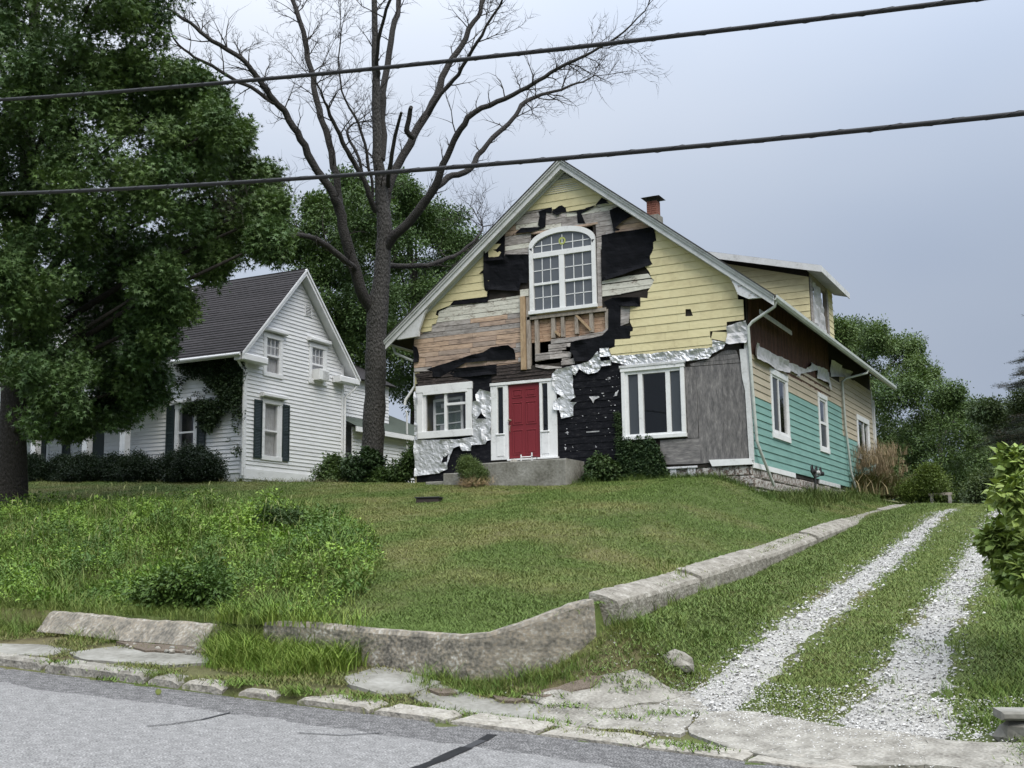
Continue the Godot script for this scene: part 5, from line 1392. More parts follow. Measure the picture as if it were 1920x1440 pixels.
	# --- concrete stoop, beside the door
	var sp2 := thing("concrete_stoop", "stained grey concrete stoop with side steps below the red door", "stoop", Vector3(-13.07, 3.95, -29.17))
	for b in [[-2.7, -0.6, 0.06, 0.4, 0.42, 1.25], [-3.35, -0.6, 0.06, -2.702, 0.2, 1.2], [-3.95, -0.6, 0.06, -3.352, 0.0, 1.15]]:
		var mb := MB.new()
		mb.cbox(Vector3(b[0], b[1], b[2]), Vector3(b[3], b[4], b[5]), 0.02)
		part(sp2, "step" if b[0] < -2.75 else "landing", mb, M.concrete)

# ---------------------------------------------------------------- the white farmhouse
func build_white_house() -> void:
	var H := thing("white_house", "white clapboard house with steep dark roof and black shutters", "house", Vector3(-25.72, 4.4, -30.69))
	var SX := Transform3D(Basis(Vector3(0, 0, -1), Vector3.UP, Vector3.RIGHT), Vector3(0, 0, 0))
	var k := 1.045
	var gab := PackedVector2Array([Vector2(0, 0.1), Vector2(5.62, 0.1), Vector2(5.62, 4.8), Vector2(2.81, 7.72), Vector2(0, 4.8)])
	var hol := [rect(1.05, 1.0, 1.75, 2.84), rect(1.12, 3.92, 1.8, 5.2), rect(3.7, 4.0, 4.38, 5.24)]
	var gw := part(H, "gable_wall", wall_mesh(gab, hol, -0.15, 0.0), M.clap_white[0], SX)
	var outs := [rect(0.9, 0.9, 1.98, 3.05), rect(0.93, 3.8, 1.97, 5.36), rect(3.5, 3.88, 4.57, 5.42), rect(3.2, 6.3, 3.62, 6.75)]
	clad(gw, "clapboard", M.clap_white, [PackedVector2Array([Vector2(0.08, 0.55), Vector2(5.54, 0.55), Vector2(5.54, 4.8), Vector2(2.81, 7.66), Vector2(0.08, 4.8)])], outs, 0.55, 7.7, 0.137, Vector2(8, 9), 0.0, 0.03, 0.004, 0.0, 0.0008, 0.001)
	board_box(gw, "water_table", Vector3(-0.03, 0.2, 0.0), Vector3(5.65, 0.55, 0.04), M.clap_white[2])
	for c in [[-0.04, 0.09], [5.53, 5.66]]:
		board_box(gw, "corner_board", Vector3(c[0], 0.552, 0.0), Vector3(c[1], 4.85, 0.045), M.clap_white[2])
	var wins := [[0.9, 0.9, 1.98, 3.0, 1.06, 1.0, 1.74, 2.84, "tall_window"], [0.93, 3.8, 1.97, 5.3, 1.12, 3.94, 1.78, 5.16, "upper_window"], [3.5, 3.88, 4.57, 5.38, 3.7, 4.02, 4.36, 5.22, "upper_window"]]
	for w in wins:
		var mid: float = (w[5] + w[7]) * 0.5
		var ps := [[w[4], w[5], w[6], mid - 0.03], [w[4], mid + 0.03, w[6], w[7]]]
		var bars := []
		if w[1] > 3:
			bars = grid_bars(ps[1], 3, 2)
		var ww := window(H, w[8], [w[0], w[1], w[2], w[3]], ps, 0.15, 0.05, M.clap_white[2], [M.pane], bars, SX)
		var hd := MB.new()
		hd.cbox(Vector3(w[0] - 0.12, w[3] + 0.06, 0.0), Vector3(w[2] + 0.12, w[3] + 0.2, 0.2), 0.03)
		part(ww, "window_hood", hd, M.clap_white[1])
		var cu := MB.new()   # net curtain behind the glass
		var prev := Vector3.ZERO
		for i in 13:
			var p := Vector3(lerpf(w[4], w[6], i / 12.0), w[5], -0.11 + 0.02 * (i % 2))
			if i:
				cu.quad(prev, p, Vector3(p.x, w[7], p.z), Vector3(prev.x, w[7], prev.z))
			prev = p
		part(ww, "curtain", cu, M.wrap)
		if w[1] < 3:
			for s in [[0.48, 0.885], [1.995, 2.38]]:
				shutter(ww, s[0], s[1], 0.93, 2.92)
	for r in 7:
		var mb := MB.new()
		mb.slab(rect(3.24, 6.34 + r * 0.055, 3.58, 6.38 + r * 0.055), 0.0, 6.34 + r * 0.055, 0.05, 6.38 + r * 0.055, 0.01)
		part(gw, "vent_slat", mb, M.clap_white[1])
	board_box(gw, "vent_frame", Vector3(3.2, 6.3, 0.0), Vector3(3.24, 6.75, 0.05), M.clap_white[2])
	board_box(gw, "vent_frame", Vector3(3.58, 6.3, 0.0), Vector3(3.62, 6.75, 0.05), M.clap_white[2])
	# foundation
	var fb := MB.new()
	fb.box(Vector3(-12, -0.6, -5.6), Vector3(-0.03, 0.2, -0.03))
	var fo := part(H, "foundation", fb, M.brick)
	for r in 3:
		var x := 0.02 + (0.1 if r % 2 else 0.0)
		while x < 5.5:
			var mb := MB.new()
			mb.cbox(Vector3(x, -0.1 + r * 0.08, -0.04), Vector3(x + 0.21, -0.03 + r * 0.08, 0.0), 0.005)
			part(fo, "brick", mb, M.brick, SX)
			x += 0.22
	var sh := MB.new()   # closes the house behind
	sh.box(Vector3(-12, 0.1, -5.62), Vector3(-0.16, 4.75, -5.5))
	sh.box(Vector3(-12, 0.1, -5.49), Vector3(-11.85, 4.75, -0.16))
	part(H, "rear_wall", sh, M.clap_white[0])
	var flr := MB.new()
	flr.box(Vector3(-11.8, 0.2, -5.45), Vector3(-0.17, 0.35, -0.17))
	flr.box(Vector3(-11.8, 3.3, -5.45), Vector3(-0.17, 3.42, -0.17))
	flr.box(Vector3(-6.0, 0.36, -5.45), Vector3(-5.85, 3.29, -0.17))
	part(H, "floor", flr, M.interior)
	# front wall (faces the street)
	var fw := part(H, "front_wall", wall_mesh(rect(-12, 0.1, -0.001, 4.75), [rect(-2.85, 1.0, -2.15, 2.75)], -0.15, 0.0), M.clap_white[0])
	clad(fw, "clapboard", M.clap_white, [rect(-11.9, 0.4, -0.1, 4.6)], [rect(-3.0, 0.95, -2.0, 2.9), rect(-7.3, 0.3, -6.3, 2.6)], 0.4, 4.6, 0.137, Vector2(12, 13), 0.0, 0.03, 0.004, 0.0, 0.0008)
	board_box(fw, "corner_board", Vector3(-0.1, 0.2, 0.0), Vector3(0.04, 4.75, 0.046), M.clap_white[2])
	var lw := window(H, "tall_window", [-3.0, 0.95, -2.0, 2.88], [[-2.83, 1.05, -2.17, 1.87], [-2.83, 1.93, -2.17, 2.72]], 0.14, 0.05, M.clap_white[2], [M.pane], [])
	shutter(lw, -3.38, -3.02, 0.95, 2.88)
	shutter(lw, -1.98, -1.62, 0.95, 2.88)
	board_box(lw, "window_hood", Vector3(-3.1, 2.9, 0.0), Vector3(-1.9, 3.02, 0.2), M.clap_white[1], 0.03)
	for q in [[-9.2, -8.4]]:
		var w2 := window(H, "porch_window", [q[0], 0.95, q[1], 2.7], [[q[0] + 0.15, 1.1, q[1] - 0.15, 2.55]], 0.12, 0.05, M.clap_white[2], [M.pane], [])
		shutter(w2, q[0] - 0.4, q[0] - 0.02, 0.95, 2.7)
		shutter(w2, q[1] + 0.02, q[1] + 0.4, 0.95, 2.7)
	board_box(fw, "porch_door", Vector3(-7.25, 0.3, 0.0), Vector3(-6.35, 2.5, 0.02), M.shutter)
	# porch
	var po := group_node(H, "porch")
	var pr := MB.new()
	pr.box(Vector3(-11.5, 2.95, 0.05), Vector3(-3.4, 3.25, 1.75))
	part(po, "porch_roof", pr, M.clap_white[1])
	board_box(po, "porch_floor", Vector3(-11.5, -0.4, 0.05), Vector3(-3.4, 0.3, 1.7), M.trim)
	for x in [-3.85, -5.6, -8.1, -10.6]:
		board_box(po, "porch_post", Vector3(x - 0.12, 0.3, 1.35), Vector3(x + 0.12, 2.95, 1.6), M.clap_white[2])
	# roof: slope planes with courses; u runs along -x.. the ridge is along x
	var rf := MB.new()
	for sgn in [0, 1]:
		pass
	var prof := PackedVector2Array([Vector2(-0.6, 4.33), Vector2(2.81, 7.9), Vector2(6.22, 4.33), Vector2(6.22, 4.2), Vector2(2.81, 7.77), Vector2(-0.6, 4.2)])
	rf.prism(prof, -12.2, 0.34)
	var roof := part(H, "roof", rf, M.clap_white[1], SX)
	var ln := Vector2(3.41, 3.57).length()
	var dirv := Vector2(3.41, 3.57) / ln
	var nrm := Vector2(-dirv.y, dirv.x)
	var n := 32
	for i in n:
		var a := Vector2(-0.64, 4.30) + dirv * (ln * i / n)
		var b := a + dirv * (ln / n * 1.25)
		var x := -12.2
		while x < 0.4:
			var w := minf(R.randf_range(2.5, 4.0), 0.4 - x)
			var mb := MB.new()
			var t0 := nrm * (0.03 + R.randf() * 0.006); var t1 := nrm * 0.008
			mb.prism(PackedVector2Array([a + t1 * 0.2, b + t1 * 0.2, b + t1, a + t0]), x, x + w - 0.004)
			part(roof, "shingle_course", mb, pick(M.roof_dark))
			x += w
			if w < 0.3:
				break
	var bk := MB.new()
	bk.prism(PackedVector2Array([Vector2(2.81, 7.905), Vector2(6.26, 4.33), Vector2(6.28, 4.36), Vector2(2.81, 7.96)]), -12.2, 0.4)
	part(roof, "back_slope", bk, M.roof_dark[1])
	for s in [[Vector2(-0.62, 4.34), Vector2(2.81, 7.93)], [Vector2(6.24, 4.34), Vector2(2.81, 7.93)]]:
		var d := Vector2(0, -0.24)
		var mb := MB.new()
		mb.prism(PackedVector2Array([s[0], s[1], s[1] + d, s[0] + d]), 0.342, 0.38)
		part(roof, "rake_board", mb, M.clap_white[2])
		var m2 := MB.new()
		m2.prism(PackedVector2Array([s[0], s[1], s[1] + d * 0.4, s[0] + d * 0.4]), 0.383, 0.42)
		part(roof, "rake_moulding", m2, M.clap_white[1])
	for s in [[-0.62, 0.75], [4.95, 6.24]]:
		board_box(roof, "eave_return", Vector3(s[0], 4.1, 0.05), Vector3(s[1], 4.34, 0.4), M.clap_white[2], 0.03)
	var gt := MB.new()
	gt.tube([Vector3(-12, 4.28, 0.68), Vector3(0.35, 4.28, 0.68)], [0.06, 0.06], 8)
	part(H, "gutter", gt, M.clap_white[1])
	pipe_run(H, "downspout", [Vector3(0.2, 4.25, 0.66), Vector3(0.12, 4.1, 0.5), Vector3(0.06, 3.8, 0.12), Vector3(0.06, 0.3, 0.1)], 0.045, M.clap_white[1])
	pipe_run(H, "downspout", [Vector3(0.32, 4.1, -6.1), Vector3(0.3, 3.95, -6.0), Vector3(0.08, 3.6, -5.7), Vector3(0.08, 0.3, -5.68)], 0.045, M.clap_white[1])
	pipe_run(H, "antenna_mast", [Vector3(-0.6, 7.9, -2.7), Vector3(-1.5, 9.0, -2.6)], 0.012, M.iron, 5)
	# cross wing: ridge along z
	var cw := group_node(H, "cross_wing")
	var cp := PackedVector2Array([Vector2(-11.6, 4.3), Vector2(-8.1, 7.75), Vector2(-4.6, 4.3), Vector2(-4.6, 4.18), Vector2(-8.1, 7.6), Vector2(-11.6, 4.18)])
	var cm := MB.new()
	cm.prism(cp, -3.0, 1.0)
	part(cw, "wing_roof", cm, M.roof_dark[2])
	var cg := MB.new()
	cg.prism(PackedVector2Array([Vector2(-11.1, 4.3), Vector2(-5.1, 4.3), Vector2(-8.1, 7.4)]), 0.3, 0.6)
	part(cw, "wing_gable", cg, M.clap_white[0])
	var vf := MB.new()
	vf.tube([Vector3(-4.62, 7.62, -2.45), Vector3(-5.0, 7.1, -2.1), Vector3(-5.55, 6.2, -1.3)], [0.07, 0.07, 0.07], 6)
	part(cw, "valley_flashing", vf, M.clap_white[2])
	# rear parts
	var re := group_node(H, "rear_ell")
	var rb := MB.new()
	rb.box(Vector3(-6, 0.1, -9.6), Vector3(-0.5, 4.6, -5.66))
	part(re, "ell_wall", rb, M.clap_white[0])
	var er := Transform3D(SX.basis, Vector3(-0.5, 0, 0))
	for i in 32:
		var mb := MB.new()
		mb.slab(rect(5.7, 0.3 + i * 0.137, 9.58, 0.437 + i * 0.137), 0.0, 0, 0.03, 1, 0.03)
		var mb2 := MB.new()
		mb2.slab(rect(5.7, 0.3 + i * 0.137, 9.58, 0.437 + i * 0.137), 0.0, 0.3 + i * 0.137, 0.03, 0.437 + i * 0.137, 0.004)
		part(re, "clapboard", mb2, pick(M.clap_white), er)
	var rr := MB.new()
	rr.prism(PackedVector2Array([Vector2(-6.3, 4.55), Vector2(-0.2, 4.55), Vector2(-3.2, 6.2)]), -9.8, -5.7)
	part(re, "ell_roof", rr, M.roof_dark[0])
	var ad := group_node(H, "rear_addition")
	var ab := MB.new()
	ab.box(Vector3(-5, 0.0, -13.4), Vector3(0.2, 2.45, -9.62))
	part(ad, "addition_wall", ab, M.clap_white[0])
	var ax := Transform3D(SX.basis, Vector3(0.2, 0, 0))
	for i in 18:
		var mb := MB.new()
		mb.slab(rect(6.0, 0.05 + i * 0.137, 13.38, 0.187 + i * 0.137), -0.02, 0.05 + i * 0.137, 0.03, 0.187 + i * 0.137, 0.004)
		part(ad, "clapboard", mb, pick(M.clap_white), ax)
	var ar := MB.new()
	ar.quad(Vector3(0.55, 2.5, -5.8), Vector3(0.55, 2.5, -13.8), Vector3(-2.5, 4.0, -11.5), Vector3(-2.5, 4.0, -5.8))
	ar.tri(Vector3(0.55, 2.5, -13.8), Vector3(-5.4, 2.5, -13.8), Vector3(-2.5, 4.0, -11.5))
	part(ad, "addition_roof", ar, M.roof_green)
	board_box(ad, "fascia", Vector3(0.5, 2.3, -13.8), Vector3(0.57, 2.49, -5.8), M.clap_white[2])
	pipe_run(ad, "vent_pipe", [Vector3(0.45, 0.0, -9.5), Vector3(0.45, 3.4, -9.5), Vector3(0.4, 3.5, -9.45)], 0.04, M.trim)
	# window air conditioner
	var ac := thing("air_conditioner", "small white window air conditioner in upper sash of the white house", "air conditioner", Vector3(-25.72, 8.42, -34.73))
	var am := MB.new()
	am.cbox(Vector3(-0.31, 0, -0.05), Vector3(0.31, 0.4, 0.34), 0.015)
	part(ac, "case", am, M.white, Transform3D(SX.basis, Vector3.ZERO))
	for i in 6:
		board_box(ac, "grille_slat", Vector3(0.342, 0.06 + i * 0.05, -0.26), Vector3(0.35, 0.085 + i * 0.05, 0.1), M.trim, 0.002)

func shutter(parent: Node, x0: float, x1: float, y0: float, y1: float) -> void:
	var mb := MB.new()
	mb.box(Vector3(x0, y0, 0.03), Vector3(x0 + 0.05, y1, 0.07)); mb.box(Vector3(x1 - 0.05, y0, 0.03), Vector3(x1, y1, 0.07))
	for y in [y0, (y0 + y1) * 0.5 - 0.04, y1 - 0.08]:
		mb.box(Vector3(x0 + 0.05, y, 0.03), Vector3(x1 - 0.05, y + 0.08, 0.068))
	var y := y0 + 0.08
	while y < y1 - 0.1:
		mb.slab(rect(x0 + 0.05, y, x1 - 0.05, y + 0.05), 0.03, y, 0.062, y + 0.05, 0.04)
		y += 0.052
	part(parent, "shutter", mb, M.shutter)

# ---------------------------------------------------------------- leaves
func leaf_clump(n: int, spread: float, size: float, kind: String, sd: int) -> ArrayMesh:
	var r := RandomNumberGenerator.new()
	r.seed = sd
	var mb := MB.new()
	mb.tinted = true
	for i in n:
		var dir := Vector3(r.randfn(), r.randfn() * 0.7, r.randfn()).normalized()
		var c := dir * spread * sqrt(r.randf())
		var out := (dir + Vector3(0, -0.35, 0) + Vector3(r.randfn(), r.randfn(), r.randfn()) * 0.35).normalized()
		var s := size * r.randf_range(0.7, 1.2)
		var up := (Vector3.UP + Vector3(r.randfn(), 0, r.randfn()) * 0.5).normalized()
		var a := out.cross(up).normalized()
		var nn := a.cross(out).normalized()
		var q := r.randf_range(0.75, 1.2)
		mb.tint = Color(q, q * r.randf_range(0.96, 1.04), q * r.randf_range(0.85, 1.1))
		if kind == "star":
			for k in 5:
				var w := (k - 2) * 0.95
				var d := (out * cos(w) + a * sin(w)).normalized()
				var e := a * cos(w) - out * sin(w)
				var len := s * (1.0 if k == 2 else (0.9 if k == 1 or k == 3 else 0.62))
				mb.tri(c - e * s * 0.16, c + e * s * 0.16, c + d * len - nn * s * 0.18)
		elif kind == "heart":
			var tip := c + out * s - nn * s * 0.25
			var m := c + out * s * 0.4
			var l := c + out * s * 0.12 - a * s * 0.52 - nn * s * 0.1; var rr := c + out * s * 0.12 + a * s * 0.52 - nn * s * 0.1
			var l2 := c - out * s * 0.18 - a * s * 0.3 - nn * s * 0.05; var r2 := c - out * s * 0.18 + a * s * 0.3 - nn * s * 0.05
			mb.tri(c, l2, l); mb.tri(c, l, m); mb.tri(m, l, tip)
			mb.tri(c, rr, r2); mb.tri(c, m, rr); mb.tri(m, tip, rr)
		elif kind == "needle":
			for k in 4:
				var d := (out + Vector3(r.randfn(), r.randfn(), r.randfn()) * 0.5).normalized()
				mb.tri(c - a * 0.006, c + a * 0.006, c + d * s)
		else:
			var tip := c + out * s
			var l := c + out * s * 0.45 - a * s * 0.27 + nn * s * 0.1; var rr := c + out * s * 0.45 + a * s * 0.27 + nn * s * 0.1
			mb.tri(c, tip, l); mb.tri(c, rr, tip)
	return mb.mesh()

var clumps := {}
func clump(kind: String, k: int) -> ArrayMesh:
	var key := kind + str(k)
	if not clumps.has(key):
		match kind:
			"star": clumps[key] = leaf_clump(24, 0.36, 0.11, "star", 500 + k)
			"oval": clumps[key] = leaf_clump(36, 0.4, 0.12, "oval", 520 + k)
			"small": clumps[key] = leaf_clump(40, 0.2, 0.045, "oval", 540 + k)
			"heart": clumps[key] = leaf_clump(10, 0.2, 0.1, "heart", 560 + k)
			"ivy": clumps[key] = leaf_clump(16, 0.12, 0.055, "heart", 580 + k)
			"needle": clumps[key] = leaf_clump(40, 0.28, 0.09, "needle", 600 + k)
			"weed": clumps[key] = leaf_clump(26, 0.16, 0.065, "oval", 620 + k)
	return clumps[key]

# crown from round lobes [x, y, z, r ...]: clusters over each lobe, leaf clumps in each cluster
func crown(parent: Node, lobes: Array, kind: String, clusters: int, per: int, ca: Color, cb: Color, scale := 1.0, flat := 0.8, called := "crown") -> void:
	var xs := [[], []]; var cs := [[], []]
	for i in range(0, lobes.size(), 4):
		var c := Vector3(lobes[i], lobes[i + 1], lobes[i + 2]); var r: float = lobes[i + 3]
		var tone := ca.lerp(cb, R.randf())
		for j in clusters:
			var d := Vector3(R.randfn(), R.randfn() * 0.9 + 0.15, R.randfn()).normalized()
			var cc := c + d * r * R.randf_range(0.5, 0.98)
			var cr := r * R.randf_range(0.2, 0.36)
			var t2 := tone.lerp(ca.lerp(cb, R.randf()), 0.6)
			for k in per:
				var p := cc + Vector3(R.randfn() * cr, R.randfn() * cr * flat * 0.75, R.randfn() * cr) * 0.62
				var s := scale * R.randf_range(0.7, 1.25)
				var w := R.randi() % 2
				xs[w].append(Transform3D(Basis.from_euler(Vector3(R.randfn() * 0.3, R.randf() * TAU, R.randfn() * 0.3)).scaled(Vector3.ONE * s), p))
				var q := R.randf_range(0.85, 1.15)
				cs[w].append(Color(t2.r * q, t2.g * q, t2.b * q))
	var o := scatter(parent, called, clump(kind, 0), M.leaf, xs[0], cs[0])
	var o2 := scatter(o, "leaves", clump(kind, 1), M.leaf, xs[1], cs[1])
	o.set_meta("kind", "stuff")

func shift(lobes: Array, by: Vector3) -> Array:
	var o := lobes.duplicate()
	for i in range(0, o.size(), 4):
		o[i] -= by.x; o[i + 1] -= by.y; o[i + 2] -= by.z
	return o

func twigs(mb: MB, base: Vector3, dir: Vector3, len: float, r: float, level: int) -> void:
	var pts := [base]; var rad := [r]
	var d := dir
	var n := 4
	for i in n:
		d = (d + Vector3(R.randfn(), R.randfn() * 0.8 + 0.25, R.randfn()) * 0.24).normalized()
		pts.append(pts[-1] + d * len / n)
		rad.append(r * (1.0 - 0.8 * (i + 1.0) / n))
		if level > 0 and i < n:
			for q in (2 if level > 1 else 1 + R.randi() % 2):
				var side := d.cross(Vector3(R.randfn(), R.randfn(), R.randfn())).normalized()
				twigs(mb, pts[-1], (d * 0.75 + side * 0.7).normalized(), len * R.randf_range(0.38, 0.6), maxf(rad[-1] * 0.7, 0.006), level - 1)
	mb.tube(pts, rad, 3 if r < 0.02 else 5, false)

func build_trees() -> void:
	# dead tree
	var at := Vector3(T.pts.dead[0], T.pts.dead[1], T.pts.dead[2])
	var dt := thing("dead_tree", "tall leafless dead tree with forked limbs between the two houses", "tree", at)
	var fork := nz(1.0, 701, 3)
	for i in T.limbs.size():
		var a: Array = T.limbs[i]
		var raw := []; var rr := []
		for k in range(0, a.size(), 4):
			raw.append(Vector3(a[k], a[k + 1], a[k + 2]) - at); rr.append(a[k + 3] * 0.86)
		# resample with small crooks
		var pts := []; var rad := []
		for k in raw.size() - 1:
			for s in 4:
				var u := s / 4.0
				var p0: Vector3 = raw[maxi(k - 1, 0)]; var p3: Vector3 = raw[mini(k + 2, raw.size() - 1)]
				var p: Vector3 = raw[k].cubic_interpolate(raw[k + 1], p0, p3, u)
				var w := rr[k] as float
				pts.append(p + Vector3(fork.get_noise_3dv(p), fork.get_noise_3dv(p + Vector3(9, 0, 0)), fork.get_noise_3dv(p + Vector3(0, 9, 0))) * (0.05 if i == 0 or i == 9 or i == 10 else 0.1))
				rad.append(lerpf(rr[k], rr[k + 1], u) * (1.0 + 0.1 * fork.get_noise_1d(pts.size() * 3.0)))
		pts.append(raw[-1]); rad.append(rr[-1])
		var mb := MB.new()
		mb.tube(pts, rad, 14 if i == 0 else 8)
		part(dt, "trunk" if i == 0 else "limb", mb, M.bark if i == 0 else M.bark_limb)
		# twigs of this limb
		var tm := MB.new()
		var total := pts.size()
		if i in [9, 10]:
			continue
		for k in range(int(total * (0.62 if i == 0 else 0.22)), total, 2 if i else 3):
			var d: Vector3 = (pts[mini(k + 1, total - 1)] - pts[maxi(k - 1, 0)]).normalized()
			var u := float(k) / total
			for q in 1 + (1 if u > 0.6 else 0):
				var sd := d.cross(Vector3(R.randfn(), R.randfn(), R.randfn())).normalized()
				var len := R.randf_range(0.6, 1.5) * (1.0 if u > 0.4 else 0.6)
				twigs(tm, pts[k], (d * 0.6 + sd * 0.8 + Vector3.UP * 0.15).normalized(), len, minf(rad[k] * 0.45, 0.022), 2 if u > 0.5 and R.randf() < 0.4 else 1)
		var d2: Vector3 = (pts[-1] - pts[-3]).normalized()
		for q in 3:
			twigs(tm, pts[-1], (d2 + Vector3(R.randfn(), R.randfn(), R.randfn()) * 0.35).normalized(), R.randf_range(1.2, 2.0), minf(rad[-1], 0.02), 2)
		var tw := part(dt, "twigs", tm, M.bark_dark)
		tw.set_meta("kind", "stuff")
	# the big leafy tree at the white house
	leafy_tree("sweetgum_tree", "huge dark green star leaved tree shading the white house porch", T.big, T.pts.big, 0.4, "star", 17, 13, Color(0.052, 0.1, 0.038), Color(0.115, 0.18, 0.055), 17.0, 1.0)
	leafy_tree("maple_tree", "green leafy tree rising behind the white house roof and dead trunk", T.mid1, T.pts.mid1, 0.4, "oval", 17, 12, Color(0.055, 0.1, 0.032), Color(0.1, 0.165, 0.048), 9.0, 1.15)
	leafy_tree("maple_tree", "green leafy tree standing behind the yellow gable's lower slope", T.mid2, T.pts.mid2, 0.4, "oval", 17, 12, Color(0.05, 0.095, 0.034), Color(0.1, 0.165, 0.052), 10.0, 1.15)
	leafy_tree("elm_tree", "broad dense green tree beyond the rear of the teal wall", T.r1, T.pts.r1, 0.4, "oval", 18, 12, Color(0.068, 0.12, 0.042), Color(0.13, 0.19, 0.06), 8.0, 1.15)
	leafy_tree("mulberry_tree", "low spreading green tree at the top of the gravel driveway", T.r2, T.pts.r2, 0.22, "oval", 17, 11, Color(0.055, 0.1, 0.036), Color(0.11, 0.17, 0.052), 4.0, 1.0)
	leafy_tree("hackberry_tree", "small dark tree tangled in front of the spruce", T.r3, T.pts.r3, 0.2, "oval", 16, 11, Color(0.05, 0.085, 0.038), Color(0.1, 0.135, 0.05), 3.0, 0.95)
	# spruce at the right edge
	var sa := on_ground(T.pts.spruce[0] + 1.0, T.pts.spruce[2])
	var sp := thing("spruce_tree", "grey green spruce with drooping needle boughs above the driveway bushes", "tree", sa)
	var tm2 := MB.new()
	tm2.tube([Vector3(0, -0.3, 0), Vector3(0.05, 5, 0), Vector3(0, 8.6, 0)], [0.22, 0.15, 0.03], 9)
	part(sp, "trunk", tm2, M.bark_dark)
	var bx := []; var bc := []
	var bm := MB.new()
	for i in 90:
		var y := R.randf_range(2.2, 8.3)
		var len := lerpf(3.3, 0.5, (y - 2.2) / 6.1) * R.randf_range(0.75, 1.1)
		var a := R.randf() * TAU
		var d := Vector3(cos(a), 0, sin(a))
		var pts := []
		for k in 6:
			var u := k / 5.0
			pts.append(Vector3(0, y, 0) + d * len * u + Vector3.UP * (0.25 * u - 0.75 * u * u + 0.35 * u * u * u) * len * 0.5)
		bm.tube(pts, [0.035, 0.03, 0.025, 0.02, 0.014, 0.006], 4, false)
		for k in int(len * 14):
			var u := R.randf_range(0.15, 1.0)
			var p: Vector3 = pts[int(u * 4.99)].lerp(pts[int(u * 4.99) + 1], fposmod(u * 4.99, 1.0))
			p += d.cross(Vector3.UP) * R.randfn() * 0.22 * len * (1.1 - u) + Vector3.UP * R.randfn() * 0.04
			bx.append(Transform3D(Basis.from_euler(Vector3(0, R.randf() * TAU, 0)).scaled(Vector3(1, 0.5, 1) * R.randf_range(0.6, 1.1)), p))
			var q := R.randf_range(0.8, 1.2)
			bc.append(Color(0.045, 0.06, 0.045) * q if R.randf() > 0.2 else Color(0.09, 0.07, 0.05) * q)
	part(sp, "boughs", bm, M.bark_dark)
	var ne := scatter(sp, "needles", clump("needle", 0), M.leaf, bx, bc)
	ne.set_meta("kind", "stuff")
	# far belt of woods behind the lots, one mass
	var wood := thing("far_woods", "distant mass of green trees closing the view behind the lots", "woods")
	wood.set_meta("kind", "stuff")
	var lob := []
	for i in 120:
		var x := R.randf_range(-150, 60)
		var z := -R.randf_range(95, 120)
		lob.append_array([x, 4.5 + R.randf_range(1, 6.0), z, R.randf_range(3, 5)])
	crown(wood, lob, "oval", 16, 6, Color(0.04, 0.065, 0.03), Color(0.07, 0.1, 0.04), 3.2, 0.8, "foliage")

func leafy_tree(called: String, label: String, lobes: Array, at3: Array, r: float, kind: String, cl: int, per: int, ca: Color, cb: Color, tall: float, scale: float) -> void:
	var at := on_ground(at3[0], at3[2], -0.1)
	var t := thing(called, label, "tree", at)
	var loc := shift(lobes, at)
	var mb := MB.new()
	var pts := []; var rad := []
	for i in 9:
		var u := i / 8.0
		pts.append(Vector3(R.randfn() * 0.1 * u, tall * u, R.randfn() * 0.1 * u)); rad.append(r * (1.0 - 0.75 * u) * (1.35 if i == 0 else 1.0))
	mb.tube(pts, rad, 12)
	part(t, "trunk", mb, M.bark_dark)
	for i in range(0, loc.size(), 4):   # a limb to every second lobe
		if (i / 4) % 2:
			continue
		var c := Vector3(loc[i], loc[i + 1], loc[i + 2])
		var y := clampf(c.y - c.length() * 0.3, tall * 0.12, tall * 0.95)
		var s := Vector3(0, y, 0)
		var m := s.lerp(c, 0.5) + Vector3(0, 0.1 * c.length() * 0.3, 0)
		var lm := MB.new()
		lm.tube([s, s.lerp(m, 0.6), m, c], [r * 0.28, r * 0.22, r * 0.16, 0.03], 6, false)
		part(t, "limb", lm, M.bark_dark)
	crown(t, loc, kind, cl, per, ca, cb, scale)

# ---------------------------------------------------------------- grass and weeds
func blade_tuft(n: int, hgt: float, spread: float, width: float, bend: float, sd: int) -> ArrayMesh:
	var r := RandomNumberGenerator.new()
	r.seed = sd
	var mb := MB.new()
	mb.tinted = true
	for i in n:
		var a := r.randf() * TAU
		var d := Vector3(cos(a), 0, sin(a))
		var s := d.cross(Vector3.UP)
		var b := Vector3(r.randfn(), 0, r.randfn()) * spread * 0.5
		var h := hgt * r.randf_range(0.55, 1.15)
		var q := r.randf_range(0.75, 1.25)
		mb.tint = Color(q * r.randf_range(0.95, 1.1), q, q * 0.9)
		var w := width * r.randf_range(0.7, 1.2)
		var seg := 3 if hgt > 0.15 else 1
		var prev := b
		var pw := w
		for k in seg:
			var u := (k + 1.0) / seg
			var p := b + Vector3.UP * h * (u - bend * 0.35 * u * u) + d * h * bend * u * u
			var nw := w * (1.0 - u)
			if k == seg - 1:
				mb.tri(prev - s * pw, prev + s * pw, p)
			else:
				mb.quad(prev - s * pw, prev + s * pw, p + s * nw, p - s * nw)
			prev = p
			pw = nw
	return mb.mesh()

func inside(p: Vector2, poly: PackedVector2Array) -> bool:
	return Geometry2D.is_point_in_polygon(p, poly)

